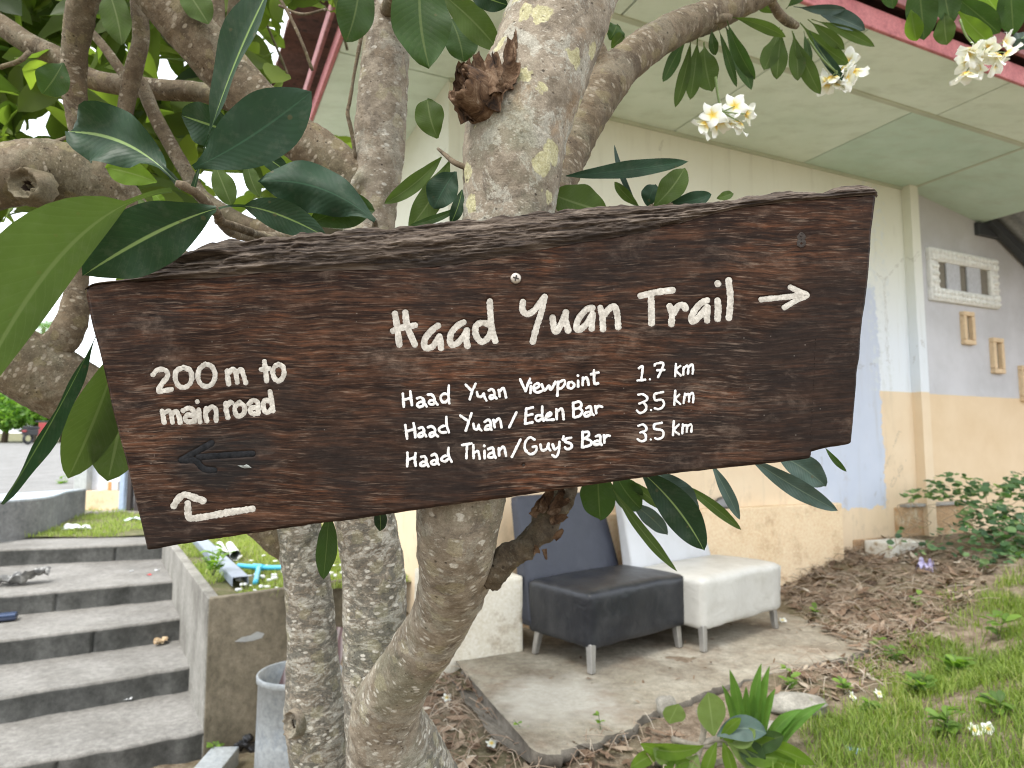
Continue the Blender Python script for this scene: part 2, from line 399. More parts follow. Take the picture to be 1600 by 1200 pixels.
def bark_mat(name='frangipani_bark', tone=(1.06, 1.09, 1.13)):
    k = NT(name); at = k.n('ShaderNodeAttribute', attribute_name='bark').outputs['Vector']
    up = k.n('ShaderNodeAttribute', attribute_name='upper').outputs['Fac']; low = k.math('SUBTRACT', 1.0, up); cru = k.n('ShaderNodeAttribute', attribute_name='crust').outputs['Fac']
    co = k.coord('Object'); mid = k.noise(co, 34, 7, 0.68); fine = k.noise(co, 210, 4, 0.75); grit = k.noise(co, 480, 2, 0.6)
    a = k.ramp(mid, [(0.28, (0.100, 0.079, 0.056)), (0.44, (0.175, 0.142, 0.102)), (0.60, (0.250, 0.208, 0.153)), (0.8, (0.34, 0.292, 0.222))])
    # dark stains and grooves
    sd = k.ramp(k.noise(k.coord('Object', loc=(6, 1, 9)), 17, 8, 0.70, 0.8), [(0.54, 0.0), (0.61, 1.0)])
    a = k.mix(k.math('MULTIPLY', sd, 0.6), a, k.ramp(fine, [(0.3, (0.045, 0.036, 0.028)), (0.7, (0.145, 0.118, 0.090))]))
    # grey-white crusty lichen with broken edges
    ln = k.math('ADD', k.noise(k.coord('Object', loc=(1, 8, 3)), 13, 9, 0.72, 0.5), k.math('MULTIPLY', k.math('SUBTRACT', fine, 0.5), 0.10))
    sh = k.ramp(ln, [(0.525, 0.0), (0.56, 1.0)])
    a = k.mix(k.math('MULTIPLY', sh, k.math('ADD', 0.36, k.math('MULTIPLY', up, 0.34))), a, k.ramp(fine, [(0.3, (0.20, 0.187, 0.145)), (0.7, (0.42, 0.398, 0.325))]))
    # rusty and olive tints
    ru = k.ramp(k.noise(k.coord('Object', loc=(3, 5, 7)), 11, 8, 0.7, 0.6), [(0.56, 0.0), (0.64, 1.0)])
    a = k.mix(k.math('MULTIPLY', ru, k.math('ADD', 0.12, k.math('MULTIPLY', up, 0.45))), a, k.ramp(fine, [(0.3, (0.15, 0.095, 0.050)), (0.7, (0.32, 0.225, 0.135))]))
    moss = k.ramp(k.noise(k.coord('Object', loc=(9, 2, 5)), 6.5, 7, 0.68), [(0.50, 0.0), (0.62, 1.0)])
    a = k.mix(k.math('MULTIPLY', moss, 0.45), a, k.ramp(fine, [(0.3, (0.085, 0.088, 0.055)), (0.7, (0.20, 0.20, 0.13))]))
    cn = k.noise(k.coord(src=at, scale=(22, 42, 1), loc=(3, 3, 0)), 1.0, 7, 0.7, 1.4)
    a = k.mix(k.math('MULTIPLY', cru, k.ramp(cn, [(0.46, 0.72), (0.54, 0.0)])), a, k.ramp(fine, [(0.3, (0.045, 0.044, 0.038)), (0.7, (0.13, 0.125, 0.105))]))
    a = k.mix(k.math('MULTIPLY', cru, k.ramp(cn, [(0.54, 0.0), (0.58, 0.62), (0.66, 0.2)])), a, k.ramp(fine, [(0.3, (0.27, 0.268, 0.23)), (0.7, (0.46, 0.455, 0.40))]))
    # yellow roundels
    nz = k.n('ShaderNodeTexNoise'); k.t.links.new(co, nz.inputs['Vector']); nz.inputs['Scale'].default_value = 70; nz.inputs['Detail'].default_value = 4
    sc = k.n('ShaderNodeVectorMath', operation='SCALE'); k.t.links.new(nz.outputs['Color'], sc.inputs[0]); sc.inputs['Scale'].default_value = 0.022
    wv = k.n('ShaderNodeVectorMath', operation='ADD'); k.t.links.new(co, wv.inputs[0]); k.t.links.new(sc.outputs[0], wv.inputs[1])
    vo = k.n('ShaderNodeTexVoronoi'); k.t.links.new(wv.outputs[0], vo.inputs['Vector']); vo.inputs['Scale'].default_value = 25
    pick = k.math('GREATER_THAN', k.sep(vo.outputs['Color'])[0], 0.50)
    rd = k.math('MULTIPLY', k.ramp(vo.outputs['Distance'], [(0.36, 1.0), (0.41, 0.0)]), pick)
    a = k.mix(k.math('MULTIPLY', rd, k.math('ADD', 0.10, k.math('MULTIPLY', up, 0.80))), a, k.ramp(fine, [(0.3, (0.25, 0.225, 0.105)), (0.7, (0.46, 0.425, 0.26))]))
    # pale corky dashes across the stem, mostly on the lower stems
    vv = k.voro(k.coord(src=at, scale=(1.0, 1.9, 1.0)), 40); ds = k.ramp(vv, [(0.19, 1.0), (0.28, 0.0)])
    dens = k.ramp(k.noise(co, 12, 5, 0.65), [(0.36, 0.0), (0.52, 1.0)])
    a = k.mix(k.math('MULTIPLY', k.math('MULTIPLY', ds, dens), k.math('MULTIPLY', low, 0.95)), a, k.ramp(fine, [(0.3, (0.38, 0.35, 0.29)), (0.7, (0.60, 0.565, 0.48))]))
    v2 = k.voro(k.coord(src=at, scale=(1.0, 2.2, 1.0), loc=(2, 9, 0)), 95); d2 = k.ramp(v2, [(0.14, 1.0), (0.26, 0.0)])
    a = k.mix(k.math('MULTIPLY', k.math('MULTIPLY', d2, dens), 0.45), a, (0.44, 0.40, 0.32))
    pit = k.ramp(k.voro(k.coord(src=at, scale=(1.0, 1.2, 1.0), loc=(5, 3, 1)), 75), [(0.10, 1.0), (0.20, 0.0)])
    a = k.mix(k.math('MULTIPLY', pit, k.math('MULTIPLY', k.ramp(k.noise(co, 21, 3, 0.6), [(0.45, 0.0), (0.6, 1.0)]), 0.85)), a, (0.035, 0.027, 0.020))
    ring = k.noise(k.coord(src=at, scale=(20, 85, 1)), 1.0, 7, 0.72, 1.0)
    a = k.mix(k.math('MULTIPLY', k.math('MULTIPLY', k.ramp(ring, [(0.32, 1.0), (0.45, 0.0)]), low), 0.55), a, (0.055, 0.043, 0.032))
    a = k.mix(0.30, a, k.ramp(grit, [(0.3, 0.22), (0.7, 0.80)]), 'OVERLAY')
    h = k.math('ADD', k.math('MULTIPLY', k.math('MULTIPLY', ring, low), 0.7), k.math('ADD', k.math('MULTIPLY', mid, 0.8), k.math('MULTIPLY', fine, 0.45)))
    h = k.math('SUBTRACT', k.math('ADD', h, k.math('MULTIPLY', ds, 0.15)), k.math('MULTIPLY', pit, 0.4))
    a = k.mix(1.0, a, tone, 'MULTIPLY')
    return k.done(a, 0.88, k.bump(h, 0.55, 0.004), 0.2)
def dead_mat():
    k = NT('rotten_wood'); co = k.coord('Object'); g = k.noise(co, 45, 6, 0.7, 1.0)
    a = k.ramp(g, [(0.32, (0.018, 0.012, 0.009)), (0.48, (0.085, 0.048, 0.026)), (0.6, (0.16, 0.105, 0.065)), (0.72, (0.32, 0.27, 0.21))])
    return k.done(a, 0.9, k.bump(g, 0.8, 0.006), 0.2)
def leaf_mat(name, c, rib, transl=0.3, tcol=(0.2, 0.4, 0.05), rough=0.35, spec=0.5, vein=0.5, ribw=0.035):
    spec *= 0.5; rough += 0.12; vein *= 0.42
    k = NT(name); uv = k.sep(k.n('ShaderNodeUVMap').outputs[0]); u = k.math('ABSOLUTE', k.math('SUBTRACT', uv[0], 0.5)); v = uv[1]
    co = k.coord('Object'); nz = k.noise(co, 22, 5, 0.6)
    a = k.mix(k.ramp(nz, [(0.3, 0.0), (0.7, 1.0)]), [x * 0.78 for x in c], [x * 1.25 for x in c])
    ph = k.math('ADD', k.math('MULTIPLY', v, 17.0), k.math('ADD', k.math('MULTIPLY', u, -7.0), k.math('MULTIPLY', nz, 0.35)))
    fr = k.math('ABSOLUTE', k.math('SUBTRACT', k.math('FRACT', ph), 0.5))
    lat = k.ramp(fr, [(0.0, 1.0), (0.085, 0.0)])
    a = k.mix(k.math('MULTIPLY', lat, vein), a, [x * 0.55 + y * 0.45 for x, y in zip(rib, c)])
    mid = k.ramp(u, [(ribw * 0.5, 1.0), (ribw, 0.0)])
    a = k.mix(mid, a, rib)
    blem = k.ramp(k.math('ADD', k.voro(co, 34), k.math('MULTIPLY', k.math('SUBTRACT', k.noise(co, 160, 3, 0.6), 0.5), 0.12)), [(0.07, 1.0), (0.10, 0.0)])
    dust = k.ramp(k.noise(k.coord('Object', loc=(5, 5, 5)), 55, 6, 0.75), [(0.50, 0.0), (0.72, 1.0)])
    a = k.mix(k.math('MULTIPLY', dust, 0.16), a, (0.16, 0.16, 0.12))
    a = k.mix(k.math('MULTIPLY', blem, 0.5), a, (0.09, 0.07, 0.03))
    hb = k.math('SUBTRACT', k.math('MULTIPLY', fr, 1.0), k.math('MULTIPLY', mid, 0.3))
    return k.done(a, k.ramp(nz, [(0.3, rough), (0.7, rough + 0.15)]), k.bump(hb, 0.10, 0.003), spec, transl=transl, tcol=tcol)
def tint_leaf(name, stops, transl=0.35, rough=0.5):
    k = NT(name); t = k.n('ShaderNodeAttribute', attribute_name='tint').outputs['Fac']
    a = k.ramp(t, stops); b = k.mix(0.0, a, a)
    tc = k.mix(1.0, a, (1.6, 1.9, 0.7), 'MULTIPLY')
    return k.done(a, rough, None, 0.35, transl=transl, tcol=tc)
def ground_mat():
    k = NT('ground_dirt'); co = k.coord('Object'); n1 = k.noise(co, 1.6, 7, 0.65); n2 = k.noise(co, 14, 6, 0.7); n3 = k.noise(co, 90, 4, 0.7)
    a = k.ramp(n2, [(0.3, (0.115, 0.085, 0.060)), (0.5, (0.245, 0.190, 0.138)), (0.7, (0.39, 0.325, 0.25))])
    a = k.mix(k.math('MULTIPLY', k.ramp(n1, [(0.45, 0.0), (0.6, 1.0)]), 0.5), a, (0.095, 0.10, 0.04))
    a = k.mix(0.5, a, k.ramp(n3, [(0.3, 0.2), (0.7, 0.8)]), 'OVERLAY')
    return k.done(a, 0.95, k.bump(k.math('ADD', n2, n3), 0.7, 0.02), 0.1)
def concrete_mat(name, c0, c1, stain, amt=0.7, sscale=2.4, rough=0.9):
    k = NT(name); co = k.coord('Object'); n1 = k.noise(co, 3.1, 7, 0.65); n2 = k.noise(co, 26, 6, 0.7); n3 = k.noise(co, 170, 3, 0.7)
    a = k.mix(k.ramp(n1, [(0.3, 0.0), (0.7, 1.0)]), c0, c1)
    st = k.ramp(k.noise(k.coord('Object', (1, 1, 0.55), loc=(2, 5, 1)), sscale, 8, 0.68), [(0.44, 0.0), (0.66, 1.0)])
    a = k.mix(k.math('MULTIPLY', st, amt), a, stain)
    a = k.mix(0.45, a, k.ramp(n2, [(0.3, 0.2), (0.7, 0.8)]), 'OVERLAY')
    a = k.mix(0.4, a, k.ramp(n3, [(0.3, 0.25), (0.7, 0.75)]), 'OVERLAY')
    return k.done(a, rough, k.bump(k.math('ADD', n2, k.math('MULTIPLY', n3, 0.6)), 0.5, 0.006), 0.2)
def slab_mat(name, c0, c1, stain, amt, sscale, pale_at):
    m = concrete_mat(name, c0, c1, stain, amt, sscale); t = m.node_tree; b = t.nodes['Principled BSDF']; src = b.inputs['Base Color'].links[0].from_socket
    k = NT.__new__(NT); k.m = m; k.t = t; k.bsdf = b
    g_ = k.n('ShaderNodeNewGeometry').outputs['Position']; d_ = k.n('ShaderNodeVectorMath', operation='DISTANCE'); t.links.new(g_, d_.inputs[0]); d_.inputs[1].default_value = tuple(pale_at)
    e = k.math('ADD', d_.outputs['Value'], k.math('MULTIPLY', k.math('SUBTRACT', k.noise(g_, 5, 6, 0.65), 0.5), 0.75))
    a = k.mix(k.math('MULTIPLY', k.ramp(e, [(0.16, 1.0), (0.42, 0.0)]), 0.75), src, k.ramp(k.noise(g_, 40, 5, 0.7), [(0.3, (0.40, 0.375, 0.32)), (0.7, (0.56, 0.535, 0.47))]))
    rb = k.ramp(k.noise(g_, 3.2, 7, 0.7), [(0.52, 0.0), (0.66, 1.0)]); a = k.mix(k.math('MULTIPLY', rb, 0.45), a, (0.19, 0.125, 0.080))
    t.links.new(a, b.inputs['Base Color']); return m
def leather_mat(name, c, dust, rough=0.38):
    k = NT(name); co = k.coord('Object'); n1 = k.noise(co, 5, 6, 0.65); n2 = k.noise(co, 130, 3, 0.6); v = k.voro(co, 210)
    a = k.mix(k.math('MULTIPLY', k.ramp(n1, [(0.45, 0.0), (0.7, 1.0)]), 0.55), c, dust)
    sc = k.ramp(k.noise(k.coord('Object', (1, 4, 1), rot=(0.3, 0.5, 0.9)), 24, 5, 0.75), [(0.64, 0.0), (0.72, 1.0)])
    a = k.mix(k.math('MULTIPLY', sc, 0.35), a, dust)
    wr = k.noise(k.coord('Object', (1, 1, 1), loc=(1, 7, 3)), 9, 4, 0.5, 1.5)
    return k.done(a, k.ramp(n1, [(0.3, rough), (0.7, rough + 0.22)]), k.bump(k.math('ADD', k.math('MULTIPLY', v, 0.12), k.math('ADD', k.math('MULTIPLY', n2, 0.1), wr)), 0.35, 0.012), 0.5)
def paint_mat(name, c, wear):
    k = NT(name); co = k.coord('Object'); n1 = k.noise(co, 75, 6, 0.75); n2 = k.noise(co, 320, 3, 0.7)
    a = k.mix(k.ramp(n1, [(0.36, 1.0), (0.62, 0.0)]), c, wear)
    a = k.mix(0.5, a, k.ramp(n2, [(0.3, 0.28), (0.7, 0.72)]), 'OVERLAY')
    return k.done(a, 0.7, k.bump(n1, 0.4, 0.0012), 0.3 if max(c) > 0.1 else 0.08)
# ------------------------------------------------------------------ the setting: ground, lawn terrace, road
def axis(segs):
    a = []
    for lo, hi, st in segs: a += list(np.arange(lo, hi, st))
    return np.array(a + [segs[-1][1]])
M_ground = ground_mat()
gs = axis([(-300, -60, 60), (-60, -12, 8), (-12, -1, 0.8), (-1, 7.5, 0.09), (7.5, 12, 0.5), (12, 60, 8), (60, 300, 60)])
gn = axis([(-300, -60, 60), (-60, -6, 6), (-6, 0.8, 0.6), (0.8, 4.9, 0.09), (4.9, 12, 0.7), (12, 60, 8), (60, 300, 60)])
SS, NN = np.meshgrid(gs, gn, indexing='ij')
GX = SS * T[0] + NN * M[0]; GY = SS * T[1] + NN * M[1]
ground = mesh('ground', np.stack([GX, GY, gz(GX, GY)], -1), grid_faces(len(gs), len(gn)), M_ground, origin=(0, 0, 0))
ground['kind'] = 'structure'

LAWNZ = 0.53
C1 = onz(327, 936, 0.57); C2 = onz(560, 904, 0.57); C3 = C1 + (onz(267, 853, 0.57) - C1) * 1.35
M_soil = blotchy('lawn_soil', (0.075, 0.085, 0.03), (0.16, 0.15, 0.07), (0.20, 0.17, 0.11), 3, 70, 0.95, 0.6, 0.01)
def lawn_z(x, y): return LAWNZ + 0.02 * vn(np.stack([x * 1.7, y * 1.7, x * 0], -1).reshape(-1, 3)).reshape(np.shape(x))
def patch(name, quad, nu, nv, zf, mat, kind='structure'):
    q = [np.asarray(p, float) for p in quad]; u, v = np.meshgrid(np.linspace(0, 1, nu), np.linspace(0, 1, nv), indexing='ij')
    p = (1 - u)[..., None] * (1 - v)[..., None] * q[0] + u[..., None] * (1 - v)[..., None] * q[1] + u[..., None] * v[..., None] * q[2] + (1 - u)[..., None] * v[..., None] * q[3]
    if zf is not None: p[..., 2] = zf(p[..., 0], p[..., 1])
    o = mesh(name, p, grid_faces(nu, nv), mat, origin=(*q[0][:2], 0)); o['kind'] = kind; return o, p
_d3 = (C3 - C1) / np.linalg.norm(C3 - C1)
LQ = [C1 + np.array([0.05, 0.03, 0]) + _d3 * 0.05, B(1.55, sn(C2)[1] + 0.0, 0), B(1.55, 9.6, 0), C1 + _d3 * 6.0 + np.array([0.06, 0.02, 0])]
LQ[0][2] = LQ[1][2] = 0
lawn, _ = patch('lawn', LQ, 30, 30, lawn_z, M_soil)
# upper lawn beyond the stairs
A_l = onz(-330, 875, 0.47); A_r = onz(266, 847, 0.47)
UL = [A_l + np.array([-4, 0.6, 0]), A_r + np.array([0.35, 0.55, 0]), np.array([-1.6, 10.6, 0]), np.array([-16, 10.8, 0])]
def up_z(x, y): return 0.485 + 0.035 * np.clip(np.asarray(y) - 8, 0, 3) + 0.015 * vn(np.stack([np.asarray(x) * 1.7, np.asarray(y) * 1.7, np.asarray(x) * 0], -1).reshape(-1, 3)).reshape(np.shape(x))
upl, _ = patch('upper_lawn', UL, 40, 20, up_z, M_soil)
M_road = concrete_mat('road_concrete', (0.19, 0.187, 0.18), (0.25, 0.246, 0.236), (0.155, 0.152, 0.142), 0.6)
def road_z(x, y): return 0.60 + 0.0535 * np.clip(np.asarray(y) - 10.6, 0, 21.0)
road, _ = patch('road', [(-60, 10.6, 0), (-1.0, 10.6, 0), (-3.0, 32, 0), (-60, 32, 0)], 12, 24, road_z, M_road)
bank, _ = patch('hillside', [(-90, 31.8, 0), (20, 31.8, 0), (30, 90, 0), (-120, 90, 0)], 16, 8, lambda x, y: 1.70 + 0.03 * (np.asarray(y) - 31.8), M_soil)

# ------------------------------------------------------------------ house
house = thing('house', B(3.5, NW + 0.1, 0.0), 'cream and orange house with stained soffit and pink fascia behind the tree and chairs', 'house')
ZC = 1.5 + 2.24 * HK
s_col = onwall(1419, 500, NW)[0]; DADO = onwall(1396, 612, NW)[1]
S_L = onwall(700, 320, NW)[0]
PATCH = (onwall(1262, 760, NW)[0], onwall(1381, 700, NW)[0], onwall(1380, 792, NW)[1])
print('NW', NW, 's_col', s_col, 'DADO', DADO, 'S_L', S_L, 'PATCH', PATCH)
M_wall = wall_mat()
pz = PATCH; 
def boxuv(v): return [(sn(p)[0], p[2]) for p in np.asarray(v)]
def wall_box(name, s0, s1, n0, n1, z0, z1, mat=None, bev=0.0):
    v, f = boxB(s0, s1, n0, n1, z0, z1, bev)
    return mesh(name, v, f, mat or M_wall, house, False, uv=boxuv(v))
wall_box('wall', S_L, s_col - 0.001, NW, NW + 0.2, -0.4, ZC + 0.05)
# end wall, facing left
v, f = boxB(S_L + 0.002, S_L + 0.2, NW + 0.201, 9.0, -0.4, ZC + 0.05, 0)
mesh('end_wall', v, f, M_wall, house, False, uv=[(-50 + p[0] * 0, p[2]) for p in np.asarray(v)])
wall_box('column', s_col, s_col + 0.12, NW - 0.09, NW + 0.2, 0.2, ZC - 0.002)
# orange plinth with a ledge behind the chairs; white block at the corner
M_orange = blotchy('orange_paint', (0.72, 0.545, 0.345), (0.78, 0.62, 0.42), (0.56, 0.40, 0.245), 2.0, 60, 0.85, 0.25)
M_cream = blotchy('cream_paint', (0.62, 0.57, 0.46), (0.70, 0.66, 0.56), (0.40, 0.33, 0.24), 2.6, 60, 0.85, 0.25)
s_pl, z_pl = onwall(1316, 786, NW - 0.09)
v, f = boxB(onwall(822, 900, NW)[0], s_pl, NW - 0.09, NW + 0.02, 0.0, z_pl, 0.012, 2)
mesh('plinth', v, f, M_orange, house, False)
v, f = boxB(onwall(690, 960, NBLK)[0], onwall(818, 960, NBLK)[0], NBLK, NW + 0.05, 0.0, onwall(780, 903, NBLK)[1], 0.02, 2)
mesh('corner_block', v, f, M_cream, house, False)
# grey wall right of the column, turned a little back
g0 = B(s_col + 0.1, NW + 0.01, 0); gdir = T.copy(); gnrm = np.array([-gdir[1], gdir[0], 0])
def G(a, b, z): return g0 + gdir * a + gnrm * b + np.array([0, 0, z])
def ong(u, v, off=0.0):
    r = ray(u, v); q = g0 + gnrm * off; k = np.dot(q - CAM, gnrm) / np.dot(r, gnrm); p = CAM + r * k
    return float(np.dot(p - g0, gdir)), float(p[2])
def boxG(a0, a1, b0, b1, z0, z1, bev=0.0, seg=1):
    c = [G(a0, b0, z0), G(a1, b0, z0), G(a1, b1, z0), G(a0, b1, z0)]; c += [p + np.array([0, 0, z1 - z0]) for p in c]
    return bevel_box(c, bev, seg)
def grey_mat():
    k = NT('grey_wall'); z_ = k.sep(k.n('ShaderNodeUVMap').outputs[0])[1]; co = k.coord('Object')
    e = k.math('MULTIPLY', k.math('SUBTRACT', k.noise(co, 9, 5, 0.7), 0.5), 0.012)
    a = k.mix(k.ramp(k.noise(co, 1.8, 6, 0.65), [(0.35, 0.0), (0.65, 1.0)]), (0.50, 0.50, 0.515), (0.60, 0.60, 0.625))
    a = k.mix(k.math('MULTIPLY', k.ramp(k.noise(k.coord('Object', loc=(3, 3, 3)), 4, 7, 0.7), [(0.55, 0.0), (0.66, 1.0)]), 0.5), a, (0.60, 0.61, 0.64))
    up = k.ramp(k.math('DIVIDE', k.math('ADD', z_, k.math('MULTIPLY', k.math('SUBTRACT', k.noise(co, 2.5, 6, 0.7), 0.5), 1.2)), 4.0), [(0.78, 0.0), (0.90, 1.0)])
    a = k.mix(k.math('MULTIPLY', up, 0.45), a, (0.38, 0.37, 0.33))  # upper wall darkened to paint in the shadow below the soffit
    o = k.mix(k.ramp(k.noise(co, 2.4, 6, 0.65), [(0.3, 0.0), (0.7, 1.0)]), (0.70, 0.535, 0.345), (0.77, 0.61, 0.42))
    a = k.mix(k.math('GREATER_THAN', k.math('ADD', z_, e), DADO2), o, a)
    return k.done(a, 0.88, k.bump(k.noise(co, 60, 4, 0.7), 0.25, 0.004), 0.2)
DADO2 = ong(1520, 619)[1]
M_grey = grey_mat()
v, f = boxG(0.0, 8.0, 0.0, 0.2, -0.2, 4.6)
mesh('grey_wall', v, f, M_grey, house, False, uv=[(0, p[2]) for p in np.asarray(v)])
# ornamental ventilation window in the grey wall
M_white = plain('white_moulding', (0.80, 0.80, 0.76), 0.7)
M_dark = plain('dark_opening', (0.10, 0.085, 0.055), 0.9)
M_vent = plain('vent_cream', (0.70, 0.53, 0.34), 0.75)
M_pier = plain('pier_grey', (0.50, 0.51, 0.54), 0.85)
M_vent_shade = plain('vent_shade', (0.20, 0.18, 0.145), 0.9)  # dark plates paint the shade of the vent holes; the wall is solid
a0, zt = ong(1446, 392); a1, zb = ong(1557, 484); zt = ong(1500, 397)[1]; zb = ong(1500, 476)[1]
fr = 0.13
mb = MB()
for q in ((a0, a1, zt - fr, zt), (a0, a1, zb, zb + fr), (a0, a0 + fr, zb + fr, zt - fr), (a1 - fr, a1, zb + fr, zt - fr)):
    mb.add(*boxG(q[0], q[1], -0.045, 0.02, q[2], q[3], 0.008))
for side in range(4):
    n_ = 17 if side < 2 else 7
    for row in (0.3, 0.7):
        for i in range(n_):
            t_ = (i + 0.5) / n_
            if side < 2: a_, z_ = a0 + (a1 - a0) * t_, (zt - fr * row) if side == 0 else (zb + fr * row)
            else: a_, z_ = (a0 + fr * row) if side == 2 else (a1 - fr * row), zb + (zt - zb) * t_
            th, ph = np.meshgrid(np.linspace(0, math.pi / 2, 4), np.linspace(0, 2 * math.pi, 7)[:-1], indexing='ij')
            c = G(a_, -0.046, z_); r_ = 0.026
            sv = c + r_ * (np.cos(th)[..., None] * -gnrm + (np.sin(th) * np.cos(ph))[..., None] * gdir + (np.sin(th) * np.sin(ph))[..., None] * np.array([0, 0, 1]))
            mb.add(sv, grid_faces(4, 6, True))
win = mb.build('vent_window', M_white, house, True)
mb = MB(); ia0, ia1 = a0 + fr, a1 - fr; L = ia1 - ia0
v, f = boxG(ia0, ia1, -0.006, 0.01, zb + fr, zt - fr); mesh('shade_plate', v, f, M_vent_shade, win, False)
for t0, t1 in ((0.17, 0.42), (0.56, 0.82)):
    v, f = boxG(ia0 + L * t0, ia0 + L * t1, -0.03, -0.0065, zb + fr - 0.002, zt - fr + 0.002, 0.006); mesh('pier', v, f, M_pier, win, False)
for (u0, v0, u1, v1) in ((1499, 488, 1519, 539), (1545, 529, 1565, 584), (1590, 572, 1611, 628)):
    b0, zt2 = ong(u0, v0 + 2); b1, zb2 = ong(u1, v1 - 2); zt2 = ong((u0 + u1) / 2, v0)[1]; zb2 = ong((u0 + u1) / 2, v1)[1]
    mb = MB(); fw = (b1 - b0) * 0.27
    for q in ((b0, b1, zt2 - fw, zt2), (b0, b1, zb2, zb2 + fw), (b0, b0 + fw, zb2 + fw, zt2 - fw), (b1 - fw, b1, zb2 + fw, zt2 - fw)):
        mb.add(*boxG(q[0], q[1], -0.05, 0.01, q[2], q[3], 0.012, 2))
    vt = mb.build('wall_vent', M_vent, house, False)
    v, f = boxG(b0 + fw, b1 - fw, -0.006, 0.008, zb2 + fw, zt2 - fw); mesh('shade_plate', v, f, M_vent_shade, vt, False)
# soffit of separate stained sheets
ps = lambda u, v: sn(onz(u, v, ZC))
N_F = ps(1430, 71)[1]; N_J = ps(1400, 163)[1]; S_J1 = ps(1340, 215)[0]; S_J2 = ps(1515, 261)[0]; S_R = ps(1565, 328)[0]; S_EAVE = ps(498, 150)[0]
S_J3 = ps(1520, 155)[0]
print('soffit', N_F, N_J, S_J1, S_J2, S_R, S_EAVE, S_J3)
M_sof = soffit_mat('soffit_sheet', (0.65, 0.745, 0.63), (0.73, 0.815, 0.71))
M_sofg = soffit_mat('soffit_sheet_green', (0.50, 0.64, 0.53), (0.58, 0.71, 0.61))
M_batten = soffit_mat('soffit_batten', (0.42, 0.46, 0.35), (0.52, 0.55, 0.43))
W_ = S_J2 - S_J1
g = 0.006
def panel(s0, s1, n0, n1, m): 
    v, f = boxB(s0 + g, s1 - g, n0 + g, n1 - g, ZC, ZC + 0.012, 0); mesh('soffit_panel', v, f, m, house, False)
inner = [S_EAVE + 0.02] + [S_J1 - W_ * k for k in (2, 1, 0)] + [S_J2]
for i in range(len(inner) - 1): panel(inner[i], inner[i + 1], N_J, NW, M_sofg if i == 3 else M_sof)
S_R, Z_R = ong(1531, 349)[0] + s_col + 0.1, ong(1531, 349)[1]      # beyond the column the soffit rakes down with the roof
for (n0__, n1__) in ((N_J + g, NW + 0.01), (N_F, N_J - g)):
    c = [B(S_J2 + g, n0__, ZC), B(S_R, n0__, Z_R), B(S_R, n1__, Z_R), B(S_J2 + g, n1__, ZC)]; c += [p + np.array([0, 0, 0.03]) for p in c]
    v, f = bevel_box(c, 0); mesh('soffit_panel', v, f, M_sofg, house, False)
v, f = boxB(S_R - 0.03, S_R, N_F, NW - 0.13, Z_R + 0.032, Z_R + 0.20, 0.003); mesh('fascia', v, f, M_batten, house, False)
outer = [S_EAVE + 0.02, S_J3 - 2 * W_, S_J3 - W_, S_J3, S_J2]
for i in range(len(outer) - 1): panel(outer[i], outer[i + 1], N_F, N_J, M_sof)
for n_ in (NW + 1.2, NW + 2.4, NW + 3.6): panel(S_EAVE + 0.02, S_L + 0.01, n_ - 1.2, n_, M_sof)
mb = MB()                            # cover strips on the joints and a quarter round along the wall
mb.add(*boxB(S_EAVE + 0.02, S_J2, N_J - 0.022, N_J + 0.022, ZC - 0.008, ZC + 0.004, 0.002))
mb.add(*boxB(S_J2 - 0.016, S_J2 + 0.016, N_J + 0.023, NW - 0.002, ZC - 0.0065, ZC + 0.004, 0.002))
mb.add(*boxB(S_L, s_col, NW - 0.02, NW + 0.01, ZC - 0.025, ZC + 0.003, 0.004))
mb.build('soffit_strip', M_batten, house, False)
v, f = boxB(S_EAVE + 0.02, S_J2, N_F, 9, ZC + 0.02, ZC + 0.05, 0); mesh('soffit_backing', v, f, M_dark, house, False)
M_pink = blotchy('pink_fascia', (0.40, 0.135, 0.14), (0.48, 0.18, 0.18), (0.33, 0.11, 0.115), 6, 80, 0.7, 0.2, stretch=(1, 1, 1))
M_pink2 = blotchy('dull_pink_board', (0.28, 0.12, 0.125), (0.36, 0.17, 0.17), (0.2, 0.09, 0.09), 6, 80, 0.75, 0.2)
M_tile = blotchy('roof_tile', (0.10, 0.045, 0.035), (0.17, 0.08, 0.06), (0.06, 0.035, 0.03), 5, 60, 0.85, 0.4)
v, f = boxB(S_EAVE - 0.03, 10, N_F - 0.025, N_F, ZC - 0.012, ZC + 0.125, 0.004); mesh('fascia', v, f, M_pink, house, False)
v, f = boxB(S_EAVE - 0.10, 10, N_F - 0.09, N_F - 0.06, ZC + 0.15, ZC + 0.25, 0.004); mesh('drip_board', v, f, M_pink2, house, False)
v, f = boxB(S_EAVE - 0.005, S_EAVE + 0.02, N_F + 0.001, 9, ZC - 0.012, ZC + 0.10, 0.004); mesh('fascia', v, f, M_pink, house, False)
v, f = boxB(S_EAVE - 0.07, S_EAVE - 0.045, N_F - 0.05, 9, ZC + 0.105, ZC + 0.20, 0.004); mesh('drip_board', v, f, M_pink2, house, False)
mb = MB()
for i in range(18):
    n_ = N_F - 0.25 + i * 0.4
    c = [B(S_EAVE - 0.20, n_, ZC + 0.31 + 0.03 * (i % 2)), B(10, n_, ZC + 0.31 + 0.03 * (i % 2)), B(10, n_ + 0.41, ZC + 0.36), B(S_EAVE - 0.20, n_ + 0.41, ZC + 0.36)]
    c = [p + np.array([0, 0, 0.05 * i]) for p in c]; c += [p + np.array([0, 0, 0.03]) for p in c]
    mb.add(*bevel_box(c, 0))
mb.build('roof', M_tile, house, False)
v, f = boxB(S_L, 10, NW, 9, ZC + 0.06, ZC + 0.3, 0); mesh('roof_core', v, f, M_dark, house, False)
